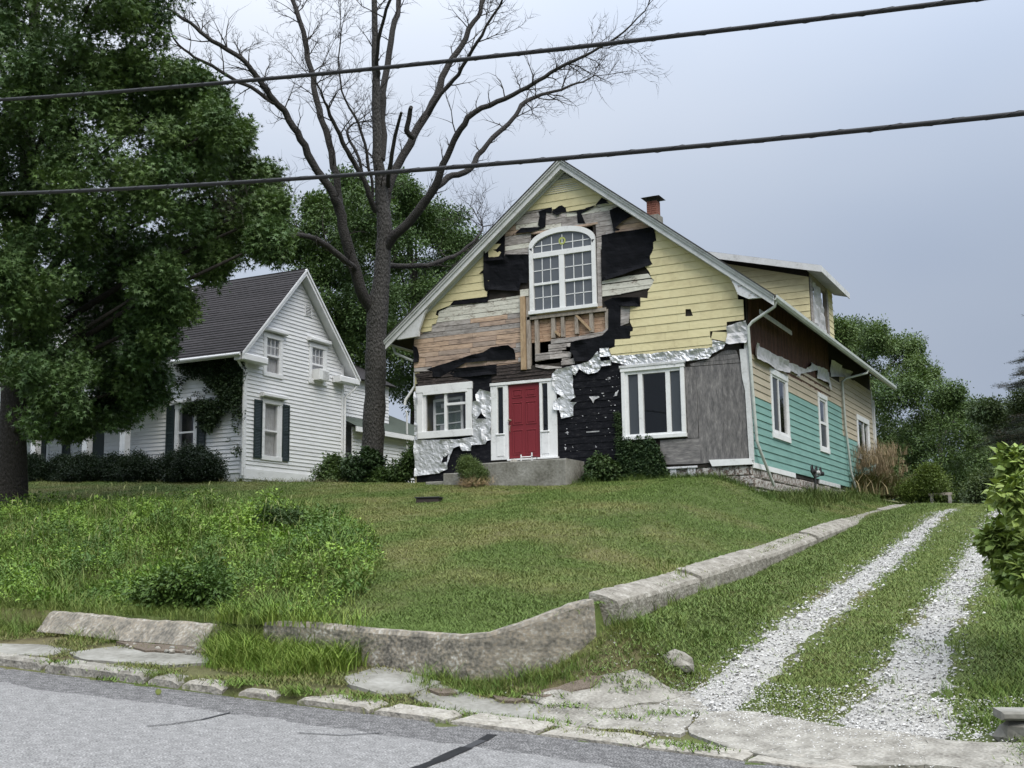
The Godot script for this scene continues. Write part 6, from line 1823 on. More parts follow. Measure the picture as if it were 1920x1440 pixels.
var gx := []
var gc := []
func build_plants() -> void:
	var patch := nz(0.35, 77, 4)
	var wide := nz(0.06, 78, 3)
	var fine := nz(0.9, 79, 3)
	var lawn := [blade_tuft(14, 0.04, 0.13, 0.0045, 0.8, 1), blade_tuft(14, 0.05, 0.14, 0.005, 0.95, 2)]
	var tall := [blade_tuft(16, 0.3, 0.12, 0.006, 0.7, 3), blade_tuft(14, 0.42, 0.14, 0.007, 0.85, 4)]
	var weeds := P(D.weeds)
	gx = [[], []]; gc = [[], []]
	var put := func(x: float, z: float, s: float, c: Color, up := 0.0) -> void:
		var k := R.randi() % 2
		gx[k].append(Transform3D(Basis.from_euler(Vector3(0, R.randf() * TAU, 0)).scaled(Vector3(s, s * R.randf_range(0.7, 1.2), s)), on_ground(x, z, up)))
		gc[k].append(c)
	# mown lawn
	var z := -13.05
	while z > -44.0:
		var xl := maxf(1.27 * z - 2.0, -36.0) if z > -31.0 else -8.3
		var cnt := int((-5.95 - xl) * 0.2 * lerpf(520, 190, clampf((-z - 13) / 14.0, 0, 1)))
		for i in cnt:
			var x := R.randf_range(xl, -5.95); var zz := z - R.randf() * 0.2
			if zz > wall_line(x) - 0.16 or (x > -18.2 and x < -7.9 and zz < -29.1):
				continue
			var b := patch.get_noise_2d(x, zz) + wide.get_noise_2d(x, zz)
			var dry := clampf(b * 1.3 + 0.14 + R.randf_range(-0.2, 0.2), 0, 1)
			if R.randf() < dry * 0.3:
				continue
			var c := Color(0.115, 0.175, 0.042).lerp(Color(0.24, 0.225, 0.09), dry * 0.6)
			put.call(x, zz, R.randf_range(0.75, 1.3) * (1.0 + 0.5 * maxf(0, fine.get_noise_2d(x, zz))), c * R.randf_range(0.8, 1.2))
		z -= 0.2
	# driveway verges and the strip between the tracks
	z = -11.9
	while z > -40.0:
		var cnt := int(6.0 * 0.2 * lerpf(480, 160, clampf((-z - 12) / 18.0, 0, 1)))
		for i in cnt:
			var x := R.randf_range(-5.68, 0.6); var zz := z - R.randf() * 0.2
			var t := -zz
			var keep := true
			for q in [[D.tl, D.tlr], [D.tr, D.trr]]:
				var a := track_x(q[0], t) - 0.02 + 0.1 * fine.get_noise_2d(x * 3, zz * 3); var b := track_x(q[1], t) + 0.02 + 0.1 * fine.get_noise_2d(x * 3 + 9, zz * 3)
				if x > a and x < b and R.randf() > 0.02 + (0.45 if q[0] == D.tr else 0.12) * maxf(0.0, patch.get_noise_2d(x * 4, zz * 2)):
					keep = false
			if zz > -13.5 and x > -5.2 and x < -1.0:
				keep = keep and zz < -13.1 and R.randf() < 0.3
			if zz > -13.9 and x < -5.0:
				keep = keep and R.randf() < 0.8 and zz < -12.95
			if not keep:
				continue
			var c := Color(0.11, 0.175, 0.04).lerp(Color(0.21, 0.23, 0.08), R.randf() * 0.7)
			var s := R.randf_range(0.9, 1.5)
			if x < -4.75 or x > -1.6:
				s *= 1.2
				c = c.lerp(Color(0.07, 0.125, 0.026), 0.4)
			put.call(x, zz, s, c * R.randf_range(0.8, 1.2))
		z -= 0.2
	# pavement edges and joints
	for i in 5200:
		var x := R.randf_range(-17.0, -4.5); var zz := R.randf_range(-12.75, -11.25)
		var on_slab := false
		for a in D.slabs:
			if inside(Vector2(x, zz), slab_poly(a)):
				on_slab = true
		if on_slab or fine.get_noise_2d(x * 0.7, zz * 0.7) < -0.12:
			continue
		var c := Color(0.1, 0.15, 0.03).lerp(Color(0.22, 0.18, 0.09), R.randf() * 0.7)
		put.call(x, zz, R.randf_range(0.8, 1.7), c * R.randf_range(0.8, 1.2), 0.02)
	# tufts in the kerb joints and slab joints
	for a in [[-10.66, -11.1], [-9.35, -11.15], [-9.4, -11.2], [-8.5, -11.15], [-8.55, -11.25], [-7.0, -11.5], [-6.6, -11.6], [-6.2, -11.62], [-5.75, -11.6], [-5.5, -11.65], [-4.05, -11.3], [-3.8, -11.35], [-3.95, -11.22], [-4.6, -12.6], [-5.0, -12.25], [-5.6, -12.3], [-6.9, -12.45], [-6.5, -12.5], [-6.1, -12.6], [-12.3, -11.1], [-11.2, -11.0], [-7.9, -11.35], [-7.6, -11.45]]:
		for i in 10:
			put.call(a[0] + R.randfn() * 0.14, a[1] + R.randfn() * 0.05, R.randf_range(1.2, 2.2), Color(0.11, 0.18, 0.03) * R.randf_range(0.75, 1.2), 0.03)
	var g := thing("lawn_grass", "short mown grass with dry brown patches over the sloping lawn and verges", "grass")
	g.set_meta("kind", "stuff")
	for k in 2:
		scatter(g, "grass", lawn[k], M.grass, gx[k], gc[k])
	# tall grass: by the curved wall, along the verges, round the house
	gx = [[], []]; gc = [[], []]
	for i in 1100:
		var p := Vector2(R.randf_range(-11.4, -8.4), R.randf_range(-13.0, -11.5))
		if not inside(p, P(D.tall)):
			continue
		put.call(p.x, p.y, R.randf_range(0.65, 1.35) * (0.55 + 0.45 * sm((-11.6 - p.y) / 0.6)), Color(0.11, 0.2, 0.026).lerp(Color(0.2, 0.26, 0.05), R.randf()) * R.randf_range(0.8, 1.15))
	for a in [[-7.3, -12.6, 0.25, 26], [-6.6, -12.75, 0.25, 22], [-6.0, -13.0, 0.3, 26], [-5.3, -14.3, 0.35, 44], [-5.3, -15.5, 0.4, 30], [-5.4, -17.5, 0.4, 20], [-10.6, -12.45, 0.2, 16], [-13.2, -12.4, 0.25, 16], [-14.9, -12.5, 0.4, 40], [-15.6, -12.3, 0.4, 30], [-16.8, -12.5, 0.5, 30], [-0.8, -14.5, 0.5, 60], [-0.9, -16.5, 0.5, 60], [-1.1, -19.0, 0.5, 40], [-1.0, -13.4, 0.3, 40]]:
		for i in a[3]:
			put.call(a[0] + R.randfn() * a[2], a[1] + R.randfn() * a[2] * 0.6, R.randf_range(0.45, 1.0), Color(0.08, 0.15, 0.024).lerp(Color(0.15, 0.2, 0.045), R.randf()) * R.randf_range(0.8, 1.2))
	for i in 420:   # along the house fronts
		var x := R.randf_range(-12.6, -7.6)
		put.call(x, -28.95 + R.randfn() * 0.15 + (0.5 if x < -12 else 0.0), R.randf_range(0.4, 0.95), Color(0.06, 0.11, 0.022).lerp(Color(0.11, 0.16, 0.04), R.randf()) * R.randf_range(0.8, 1.2))
	for i in 420:
		put.call(-7.75 + absf(R.randfn()) * 0.35, R.randf_range(-42, -29.5), R.randf_range(0.6, 1.5), Color(0.06, 0.11, 0.022).lerp(Color(0.13, 0.16, 0.05), R.randf()) * R.randf_range(0.8, 1.2))
	for i in 380:   # unmown fringe in front of the hedge
		put.call(R.randf_range(-36, -20.5), -29.0 + R.randfn() * 0.25, R.randf_range(0.4, 0.9), Color(0.08, 0.11, 0.03).lerp(Color(0.19, 0.18, 0.1), R.randf()) * R.randf_range(0.8, 1.2))
	for i in 900:   # overhanging lip of the bank, and the gap between the walls
		var x := R.randf_range(-19.5, -10.0)
		var gap := x > -11.1 and x < -10.25
		put.call(x, -12.98 - R.randf() * 0.3 if not gap else R.randf_range(-13.2, -12.6), R.randf_range(0.35, 0.85), Color(0.1, 0.17, 0.03).lerp(Color(0.2, 0.24, 0.07), R.randf()) * R.randf_range(0.8, 1.2), -0.02)
	for i in 260:   # steep faces of the bank where the wall is missing
		var x := R.randf_range(-11.1, -10.3) if i % 2 else R.randf_range(-15.9, -14.3)
		put.call(x, R.randf_range(-12.88, -12.6), R.randf_range(0.3, 0.7), Color(0.09, 0.15, 0.03).lerp(Color(0.18, 0.22, 0.06), R.randf()) * R.randf_range(0.8, 1.2), R.randf_range(0.0, 0.32) if i % 3 == 0 else 0.0)
	for i in 620:   # foot of the curved wall
		var x := R.randf_range(-7.6, -4.9)
		var z9 := wall_line(x) + 0.12 + absf(R.randfn()) * 0.3
		put.call(x, z9, R.randf_range(0.18, 0.5), Color(0.1, 0.165, 0.032).lerp(Color(0.2, 0.22, 0.07), R.randf()) * R.randf_range(0.8, 1.2))
	for i in 160:   # between the kerb stones
		var x: float = pick([-9.35, -8.55, -10.62, -7.4, -10.12, -6.45, -8.5, -9.3])
		put.call(x + R.randfn() * 0.1, -11.15 + R.randfn() * 0.07, R.randf_range(0.18, 0.4), Color(0.1, 0.16, 0.03).lerp(Color(0.2, 0.2, 0.08), R.randf()) * R.randf_range(0.8, 1.2))
	# weeds on the bank: grass stems among the leaves
	for i in 3600:
		var p := Vector2(R.randf_range(-25, -9.8), R.randf_range(-22, -13.0))
		if not inside(p, weeds):
			continue
		put.call(p.x, p.y, R.randf_range(0.6, 1.3) * (1.0 + 1.3 * maxf(0.0, patch.get_noise_2d(p.x * 2 + 30, p.y * 2))), Color(0.085, 0.15, 0.025).lerp(Color(0.23, 0.25, 0.08), R.randf() * R.randf()) * R.randf_range(0.8, 1.2))
	var tg := thing("tall_grass", "rank tall grass growing along walls, verges and house footings", "grass")
	tg.set_meta("kind", "stuff")
	for k in 2:
		scatter(tg, "grass", tall[k], M.grass, gx[k], gc[k])
	# leafy weeds on the bank
	var wx := [[], []]; var wc := [[], []]
	var kinds := nz(0.5, 83, 2)
	for i in 9500:
		var p := Vector2(R.randf_range(-26, -9.8), R.randf_range(-25, -13.0))
		if not inside(p, weeds):
			continue
		var n := patch.get_noise_2d(p.x * 1.5, p.y * 1.5)
		var edge := 1.0 if p.y > -17 else sm((p.y + 25.0) / 8.0)
		if R.randf() > edge + 0.1:
			continue
		var hgt := maxf(0.03, (0.2 + 0.75 * n)) * (0.35 + 0.65 * edge)
		var k := R.randi() % 2
		wx[k].append(Transform3D(Basis.from_euler(Vector3(R.randfn() * 0.25, R.randf() * TAU, R.randfn() * 0.25)).scaled(Vector3.ONE * R.randf_range(0.5, 0.95) * (1.0 + 0.8 * maxf(0.0, kinds.get_noise_2d(p.x, p.y) * 2.0))), on_ground(p.x, p.y, hgt * R.randf_range(0.3, 1.0))))
		var c := Color(0.085, 0.175, 0.03).lerp(Color(0.21, 0.32, 0.055), clampf(R.randf() + n * 0.5, 0, 1))
		if kinds.get_noise_2d(p.x + 40, p.y) > 0.12:
			c = c.lerp(Color(0.05, 0.105, 0.03), 0.65)
		wc[k].append(c * R.randf_range(0.75, 1.25))
	var wp := thing("bank_weeds", "tangle of bright green broad leaved weeds on the street bank", "weeds")
	wp.set_meta("kind", "stuff")
	for k in 2:
		scatter(wp, "weeds", clump("weed", k), M.leaf, wx[k], wc[k])
	# dead seed stalks over the weeds
	var sx := []; var sc := []
	var stalk := MB.new()
	stalk.tinted = true
	stalk.tube([Vector3.ZERO, Vector3(0.02, 0.4, 0), Vector3(0.06, 0.72, 0.01)], [0.004, 0.003, 0.002], 3, false)
	stalk.tint = Color(1.5, 1.4, 1.1)
	stalk.tube([Vector3(0.06, 0.72, 0.01), Vector3(0.075, 0.77, 0.01), Vector3(0.1, 0.82, 0.01)], [0.006, 0.012, 0.003], 5, false)
	for i in 120:
		var p := Vector2(R.randf_range(-22, -10.5), R.randf_range(-21, -14))
		if inside(p, weeds):
			sx.append(Transform3D(Basis.from_euler(Vector3(R.randfn() * 0.12, R.randf() * TAU, R.randfn() * 0.12)).scaled(Vector3.ONE * R.randf_range(0.7, 1.2)), on_ground(p.x, p.y)))
			sc.append(Color(0.22, 0.24, 0.1))
	scatter(wp, "seed_stalks", stalk.mesh(), M.grass, sx, sc)
	# darker bushes on the bank
	bush("bank_bush", "dark leafy bush growing out of the bank above the tilted wall", "bush", on_ground(-12.6, -13.6), [[0, 0.3, 0, 0.4], [0.45, 0.25, -0.1, 0.35], [-0.35, 0.22, 0, 0.3], [0.1, 0.4, -0.5, 0.35]], "weed", 22, 8, Color(0.05, 0.105, 0.024), Color(0.11, 0.18, 0.035), 1.1)
	bush("bank_bush", "low dark green bush on the crest of the weedy bank", "bush", on_ground(-15.3, -19.2), [[0, 0.2, 0, 0.35], [0.4, 0.15, 0, 0.28]], "weed", 18, 8, Color(0.035, 0.07, 0.02), Color(0.06, 0.1, 0.025), 1.0)
	# hedge shrubs before the white house
	for i in 8:
		var x := -27.2 - i * 1.25
		bush("evergreen_shrub", "dark clipped evergreen shrub in the row before the white house porch", "shrub", on_ground(x, -28.9 + 0.2 * (i % 2)), [[0, 0.35, 0, 0.5], [0.4, 0.28, 0.1, 0.4], [-0.4, 0.3, 0, 0.4], [0.1, 0.55, 0, 0.3]], "small", 26, 9, Color(0.014, 0.028, 0.014), Color(0.028, 0.048, 0.02), 1.2, "shrubs before the white house")
	bush("corner_shrub", "large dark yew shrub at the front corner of the white house", "shrub", on_ground(-25.9, -28.7), [[0, 0.4, 0, 0.62], [0.5, 0.35, 0.1, 0.5], [-0.5, 0.4, 0, 0.5], [-0.2, 0.75, 0, 0.35]], "small", 34, 10, Color(0.014, 0.028, 0.014), Color(0.03, 0.05, 0.022), 1.3)
	# shrubs round the dead trunk
	bush("wild_shrub", "leafy wild shrub growing at the white house side of the dead trunk", "shrub", on_ground(-21.35, -29.9), [[0, 0.3, 0, 0.3], [0.3, 0.15, 0.2, 0.28], [-0.4, 0.25, 0, 0.28], [-0.15, 0.65, 0, 0.2]], "weed", 16, 6, Color(0.045, 0.085, 0.025), Color(0.1, 0.15, 0.045), 1.4)
	bush("wild_shrub", "leafy wild shrub between the dead trunk and the foil covered wall", "shrub", on_ground(-19.1, -29.6), [[0, 0.18, 0, 0.28], [0.4, 0.4, 0.1, 0.25], [0.75, 0.75, 0, 0.24], [-0.3, 0.1, 0.2, 0.25]], "weed", 15, 6, Color(0.035, 0.07, 0.02), Color(0.08, 0.13, 0.035), 1.4)
	bush("trunk_ivy", "ivy mound climbing the foot of the dead trunk", "ivy", Vector3(T.pts.dead[0], T.pts.dead[1], T.pts.dead[2]) + Vector3(0.1, 0, 0.5), [[0, 0.2, 0, 0.45], [0.2, 0.6, -0.1, 0.3], [-0.3, 0.35, 0, 0.35]], "ivy", 26, 8, Color(0.02, 0.045, 0.015), Color(0.045, 0.08, 0.025), 1.4)
	# by the stoop and the house
	bush("stoop_shrub", "small feathery green shrub in front of the concrete stoop", "shrub", on_ground(-15.35, -27.75), [[0, 0.35, 0, 0.3], [0.2, 0.25, 0.1, 0.25], [-0.15, 0.55, 0, 0.22]], "small", 22, 9, Color(0.07, 0.11, 0.035), Color(0.12, 0.17, 0.05), 0.8)
	var ivx := [[], []]; var ivc := [[], []]
	var iv := thing("wall_ivy", "thick dark ivy growing up the wall under the big slider window", "ivy", Vector3(-13.07, 3.95, -29.17))
	for i in 1500:
		var x := R.randf_range(1.45, 2.75); var y := R.randf_range(-0.4, 0.98)
		var edge := 0.98 - 0.3 * absf(sin(x * 3.7 + 0.4)) * absf(sin(x * 11.0)) - maxf(0.0, (x - 2.3) * 1.5)
		if x < 1.7: edge = minf(edge, 0.75 + (1.7 - x) * 1.5)
		if y > edge: continue
		var k := R.randi() % 2
		ivx[k].append(Transform3D(Basis.from_euler(Vector3(R.randfn() * 0.3, R.randf() * TAU, R.randfn() * 0.3)).scaled(Vector3.ONE * R.randf_range(0.6, 1.0)), Vector3(x, y, 0.07 + 0.1 * R.randf())))
		ivc[k].append(Color(0.02, 0.045, 0.018).lerp(Color(0.05, 0.085, 0.03), R.randf()) * R.randf_range(0.8, 1.2))
	for i in 150:
		ivx[0].append(Transform3D(Basis.from_euler(Vector3(0, R.randf() * TAU, 0)).scaled(Vector3.ONE * R.randf_range(0.35, 0.7)), Vector3(1.42 + R.randfn() * 0.05, R.randf_range(0.3, 1.7) , 0.06)))
		ivc[0].append(Color(0.04, 0.07, 0.025))
	for k in 2:
		scatter(iv, "ivy_leaves", clump("ivy", k), M.leaf, ivx[k], ivc[k]).set_meta("kind", "stuff")
	bush("foot_shrub", "low green shrub against black wall between stoop and ivy", "shrub", on_ground(-12.2, -28.75), [[0, 0.25, 0, 0.3], [0.35, 0.3, 0, 0.28], [0.1, 0.5, 0, 0.2]], "ivy", 20, 8, Color(0.03, 0.06, 0.02), Color(0.07, 0.11, 0.035), 1.2)
	# creeper on the white house corner
	var vx := [[], []]; var vc := [[], []]
	var vn := thing("house_creeper", "creeper hanging over the front corner of the white house", "creeper", Vector3(-25.72, 4.4, -30.69))
	var cn := nz(0.9, 705, 3)
	for i in 5200:
		var x := R.randf_range(-2.9, 0.05); var y := R.randf_range(1.0, 4.35)
		var dens := 0.42 - absf(x + 1.1) * 0.38 + cn.get_noise_2d(x * 1.2, y * 1.0) * 1.1 - maxf(0.0, 2.6 - y) * 0.35
		if x > -0.3: dens += 0.25
		if y > 3.6: dens += 0.4
		if R.randf() > dens: continue
		var k := R.randi() % 2
		vx[k].append(Transform3D(Basis.from_euler(Vector3(R.randfn() * 0.3, R.randf() * TAU, R.randfn() * 0.3)).scaled(Vector3.ONE * R.randf_range(0.7, 1.3)), Vector3(x, y, 0.08 + 0.2 * R.randf())))
		vc[k].append(Color(0.016, 0.034, 0.014).lerp(Color(0.045, 0.075, 0.028), R.randf()) * R.randf_range(0.8, 1.2))
	for k in 2:
		scatter(vn, "creeper_leaves", clump("ivy", k), M.leaf, vx[k], vc[k]).set_meta("kind", "stuff")
	# plume grass and bushes at the back of the driveway
	var pg := thing("plume_grass", "clump of tall arching grass with tan plumes at rear of teal wall", "ornamental grass", on_ground(-8.0, -43.2))
	var px := []; var pc := []
	for i in 420:
		px.append(Transform3D(Basis.from_euler(Vector3(0, R.randf() * TAU, 0)).scaled(Vector3.ONE * R.randf_range(1.8, 3.4)), Vector3(R.randfn() * 0.5, 0, R.randfn() * 0.6)))
		pc.append(Color(0.07, 0.1, 0.03).lerp(Color(0.24, 0.19, 0.11), R.randf()) * R.randf_range(0.8, 1.2))
	scatter(pg, "blades", tall[1], M.grass, px, pc).set_meta("kind", "stuff")
	var plx := []; var plc := []
	for i in 160:
		plx.append(Transform3D(Basis.from_euler(Vector3(0, R.randf() * TAU, 0)).scaled(Vector3(1.4, 2.0, 1.4) * R.randf_range(0.7, 1.2)), Vector3(R.randfn() * 0.6 + 0.3, 1.15 + R.randfn() * 0.3, R.randfn() * 0.6)))
		plc.append(Color(0.26, 0.2, 0.13) * R.randf_range(0.8, 1.2))
	scatter(pg, "plumes", tall[0], M.grass, plx, plc).set_meta("kind", "stuff")
	bush("yellow_bush", "round yellow green bush at the head of the gravel driveway", "bush", on_ground(-5.75, -42.5), [[0, 0.55, 0, 0.6], [0.4, 0.45, 0.1, 0.45], [-0.45, 0.4, 0, 0.45], [0.2, 0.9, 0, 0.35]], "small", 26, 9, Color(0.07, 0.11, 0.025), Color(0.14, 0.19, 0.035), 1.3)
	# vine thicket at the right of the driveway, close by
	var vt := thing("vine_thicket", "thicket of broad heart leaved vines overhanging the driveway's grassy edge", "vines", on_ground(-0.4, -13.4))
	crown(vt, shift(T.vine + [0.6, 0.9, -14.2, 0.5, 1.2, 1.4, -14.0, 0.6, 0.3, 0.4, -13.9, 0.45, 1.8, 0.8, -14.2, 0.6, 1.0, 0.3, -13.8, 0.5, 2.2, 1.5, -14.5, 0.6, -0.1, 0.8, -14.1, 0.3, 0.4, 1.7, -14.3, 0.5], vt.position), "heart", 15, 4, Color(0.09, 0.16, 0.034), Color(0.24, 0.31, 0.075), 0.85, 1.0)
	var stems := MB.new()
	for i in 14:
		var b := Vector3(R.randf_range(0.0, 2.2), -0.1, -0.6 + R.randfn() * 0.3)
		stems.tube([b, b + Vector3(R.randfn() * 0.2, 0.7, 0), b + Vector3(R.randfn() * 0.3 - 0.1, 1.5, R.randfn() * 0.2)], [0.014, 0.01, 0.005], 5, false)
	part(vt, "stems", stems, M.bark_dark)

func track_x(q: Array, t: float) -> float:
	var lz := []; var lx := []
	for i in range(0, q.size(), 2):
		lx.append(q[i]); lz.append(-q[i + 1])
	return pl(t, lz, lx)

var slab_polys := {}
func slab_poly(a: Array) -> PackedVector2Array:
	var k := a.hash()
	if not slab_polys.has(k):
		slab_polys[k] = P(a)
	return slab_polys[k]

func bush(called: String, label: String, category: String, at: Vector3, lobes: Array, kind: String, cl: int, per: int, ca: Color, cb: Color, scale: float, group := "") -> void:
	var b := thing(called, label, category, at, 0, group)
	var flat := []
	for l in lobes:
		flat.append_array(l)
	crown(b, flat, kind, cl, per, ca, cb, scale, 0.9, "foliage")
	var st := MB.new()
	for i in 5:
		var l: Array = lobes[i % lobes.size()]
		st.tube([Vector3(R.randfn() * 0.05, -0.15, R.randfn() * 0.05), Vector3(l[0] * 0.5, l[1] * 0.6, l[2] * 0.5), Vector3(l[0], l[1], l[2])], [0.02, 0.014, 0.006], 5, false)
	part(b, "stems", st, M.bark_dark)

# ---------------------------------------------------------------- small things
func build_small_things() -> void:
	for i in 2:
		var a: Array = T.cable[i]
		var pts := []; var rad := []
		var n := a.size() / 3
		var p0 := Vector3(a[0], a[1], a[2]); var p1 := Vector3(a[a.size() - 3], a[a.size() - 2], a[a.size() - 1])
		var pm := Vector3(a[(n / 2) * 3], a[(n / 2) * 3 + 1], a[(n / 2) * 3 + 2])
		# parabola through three points, carried on to both sides
		for k in 61:
			var x := lerpf(-34.0, 20.0, k / 60.0)
			var y := p0.y * (x - pm.x) * (x - p1.x) / ((p0.x - pm.x) * (p0.x - p1.x)) + pm.y * (x - p0.x) * (x - p1.x) / ((pm.x - p0.x) * (pm.x - p1.x)) + p1.y * (x - p0.x) * (x - pm.x) / ((p1.x - p0.x) * (p1.x - pm.x))
			pts.append(Vector3(x, y, -9.2)); rad.append(0.022)
		var cb := thing("utility_cable", ["upper black utility cable spanning the street above the gable", "lower black utility cable crossing the tip of the gable"][i], "cable")
		var mb := MB.new()
		mb.tube(pts, rad, 8)
		part(cb, "cable_sheath", mb, M.cable)
		var ms := MB.new()   # lashing wire wound along it
		var wp := []; var wr := []
		for k in 700:
			var u := k / 699.0 * 59.99
			var p: Vector3 = pts[int(u)].lerp(pts[int(u) + 1], fposmod(u, 1.0))
			wp.append(p + Vector3(0, sin(k * 1.1) * 0.024, cos(k * 1.1) * 0.024)); wr.append(0.003)
		ms.tube(wp, wr, 3, false)
		part(cb, "lashing_wire", ms, M.iron)
	# valve box in the lawn
	var bx := thing("valve_box", "flat dark metal box lid standing in the lawn below the stoop", "box", on_ground(D.pts.box[0], D.pts.box[1]), 0.3)
	board_box(bx, "box_side", Vector3(-0.27, -0.1, -0.2), Vector3(0.27, 0.09, 0.2), M.rust_brown)
	board_box(bx, "lid", Vector3(-0.3, 0.091, -0.23), Vector3(0.3, 0.12, 0.23), M.iron)
	# green walnut on the road
	var wn := MB.new()
	wn.tube([Vector3(0, 0, 0), Vector3(0, 0.006, 0), Vector3(0, 0.02, 0), Vector3(0, 0.036, 0), Vector3(0, 0.052, 0), Vector3(0, 0.066, 0), Vector3(0, 0.071, 0)], [0.008, 0.022, 0.033, 0.037, 0.033, 0.02, 0.004], 12)
	top("green_fruit", wn, mat(L(0.2, 0.24, 0.07), 0.6), "round green fruit lying on the road by the kerb", "fruit", Vector3(D.pts.ball[0], street(D.pts.ball[0]) + 0.006, D.pts.ball[1]))
	# rounded boulder by the track and the block at the right edge
	top("half_buried_stone", boulder(Vector3(0.26, 0.16, 0.2), 801), M.pale_concrete, "rounded pale stone half buried beside the gravel track", "stone", on_ground(D.pts.rub[0], D.pts.rub[1], 0.0))
	var bl := thing("concrete_block", "broken concrete block in the grass beside the right wheel track", "block", on_ground(-0.92, -12.75, 0.0), 0.3)
	var bm := boulder(Vector3(0.3, 0.2, 0.22), 803)
	part(bl, "block_body", bm, M.concrete)
	var b2 := MB.new()
	b2.cbox(Vector3(-0.28, 0.17, -0.2), Vector3(0.3, 0.25, 0.2), 0.02)
	part(bl, "block_cap", b2, M.concrete)
	# rubble under the tilted wall
	for i in 14:
		top("rubble_stone", boulder(Vector3(1, 0.7, 0.8) * R.randf_range(0.02, 0.05), 810 + i), M.limestone if i % 2 else M.concrete, "small chip of rubble on the dirt below the tilted wall", "rubble", on_ground(R.randf_range(-12.3, -10.9), R.randf_range(-12.45, -12.15), 0.06), "rubble below the tilted wall")
	# heap of dry clippings by the stoop
	var hp := thing("dry_clippings", "small heap of tan dry clippings on grass before the stoop", "clippings", on_ground(-15.2, -27.45))
	var hx := []; var hc := []
	for i in 70:
		hx.append(Transform3D(Basis.from_euler(Vector3(R.randfn() * 0.9, R.randf() * TAU, R.randfn() * 0.9)).scaled(Vector3.ONE * R.randf_range(0.4, 0.8)), Vector3(R.randfn() * 0.22, 0.04 + R.randf() * 0.1, R.randfn() * 0.15)))
		hc.append(Color(0.4, 0.3, 0.18) * R.randf_range(0.6, 1.1))
	scatter(hp, "clippings", blade_tuft(16, 0.3, 0.12, 0.006, 0.7, 33), M.grass, hx, hc).set_meta("kind", "stuff")
	# sash leaning inside the picture window
	var sa := thing("spare_sash", "white window sash leaning inside the picture window", "window sash", Vector3(-13.07 - 3.98, 3.95 + 1.42, -29.17 - 0.22))
	sa.rotation = Vector3(-0.06, 0.0, 0.05)
	for b in [[-0.5, 0.0, -0.42, 1.12], [0.42, 0.0, 0.5, 1.12], [-0.42, 0.0, 0.42, 0.08], [-0.42, 1.04, 0.42, 1.12], [-0.42, 0.34, 0.42, 0.37], [-0.42, 0.66, 0.42, 0.7]]:
		board_box(sa, "sash_bar", Vector3(b[0], b[1], -0.03), Vector3(b[2], b[3], 0.03), M.white)
	var gq := MB.new()
	gq.quad(Vector3(-0.42, 0.08, 0), Vector3(0.42, 0.08, 0), Vector3(0.42, 1.04, 0), Vector3(-0.42, 1.04, 0))
	part(sa, "pane", gq, glass(L(0.1, 0.14, 0.11), 0.75, 0.15))
	for q in [[-0.24, 0.84, -0.1, 0.97], [-0.28, 0.18, -0.06, 0.36]]:
		board_box(sa, "paper_label", Vector3(q[0], q[1], 0.003), Vector3(q[2], q[3], 0.006), M.wrap, 0.001)
	# low frame and a stone on the stoop
	var fr := thing("wire_frame", "small white and black metal frame lying on the stoop by the door", "frame", Vector3(-13.07 - 1.0, 3.95 + 0.42, -29.17 + 0.35))
	pipe_run(fr, "white_bar", [Vector3(-0.36, 0.0, 0), Vector3(-0.36, 0.26, 0)], 0.02, M.white, 6)
	pipe_run(fr, "white_bar", [Vector3(-0.03, 0.0, 0), Vector3(-0.03, 0.3, 0)], 0.02, M.white, 6)
	pipe_run(fr, "white_bar", [Vector3(-0.36, 0.19, 0), Vector3(-0.03, 0.19, 0)], 0.016, M.white, 6)
	pipe_run(fr, "black_bar", [Vector3(-0.03, 0.19, 0.02), Vector3(0.13, 0.17, 0.02), Vector3(0.14, 0.0, 0.02)], 0.012, M.iron, 6)
	top("stoop_stone", boulder(Vector3(0.14, 0.13, 0.1), 830), M.limestone, "rounded tan stone set before the red door", "stone", Vector3(-13.07 - 1.6, 3.95 + 0.44, -29.17 + 0.3))
	# gas meters on the teal wall
	var gm := thing("gas_meter", "black gas meter pipework standing against the teal wall", "gas meter", Vector3(-8.07 + 0.25, 3.95 - 0.3, -29.17 - 5.9))
	pipe_run(gm, "riser_pipe", [Vector3(0, -0.2, 0.1), Vector3(0, 0.55, 0.1)], 0.035, M.iron)
	for k in 3:
		var z := 0.5 - k * 0.55
		pipe_run(gm, "bent_pipe", [Vector3(0, 0.42, 0.1), Vector3(0, 0.5, z * 0.7), Vector3(0, 0.56, z), Vector3(0, 0.72, z), Vector3(0, 0.76, z - 0.1), Vector3(0, 0.6, z - 0.18)], 0.028, M.iron)
		var mb := MB.new()
		mb.tube([Vector3(-0.06, 0.58, z - 0.16), Vector3(-0.03, 0.58, z - 0.16), Vector3(0.07, 0.58, z - 0.16), Vector3(0.09, 0.58, z - 0.16)], [0.035, 0.065, 0.065, 0.035], 12)
		part(gm, "meter_body", mb, M.trim if k == 1 else M.iron)
	# bench like rail at the driveway head
	var bn := thing("timber_rail", "low grey timber rail on posts at the head of the driveway", "rail", on_ground(-5.1, -42.0))
	board_box(bn, "rail", Vector3(-0.5, 0.28, -0.05), Vector3(0.25, 0.37, 0.05), M.stud)
	for x in [-0.45, 0.12]:
		board_box(bn, "post", Vector3(x, -0.2, -0.05), Vector3(x + 0.1, 0.28, 0.05), M.gray_wood[1])

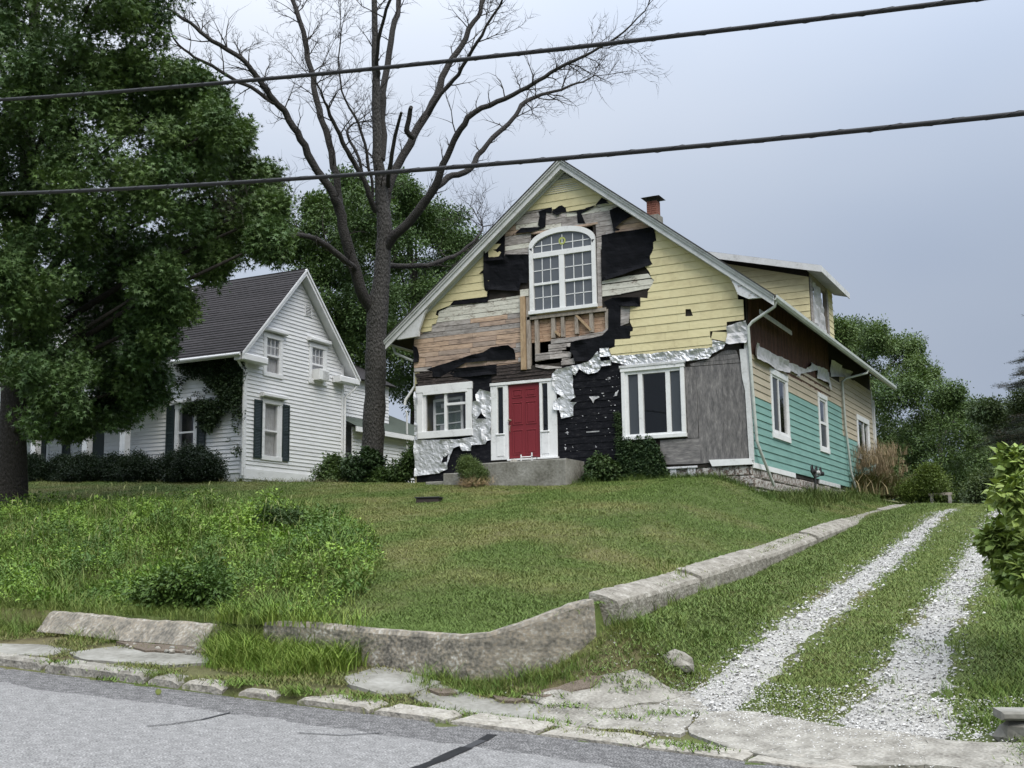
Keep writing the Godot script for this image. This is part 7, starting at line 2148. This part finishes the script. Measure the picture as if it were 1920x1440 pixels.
func boulder(sz: Vector3, sd: int) -> MB:
	var mb := MB.new()
	var e := nz(1.0, sd, 3)
	var n := 10
	var g := func(i: int, j: int) -> Vector3:
		var a := TAU * (i % n) / n; var b := -PI * 0.5 + PI * j / 6.0
		var d := Vector3(cos(a) * cos(b), sin(b), sin(a) * cos(b))
		return d * sz * (1.0 + 0.35 * e.get_noise_3d(d.x, d.y, d.z) * 1.0)
	for j in 6:
		for i in n:
			mb.quad(g.call(i, j), g.call(i, j + 1), g.call(i + 1, j + 1), g.call(i + 1, j))
	return mb
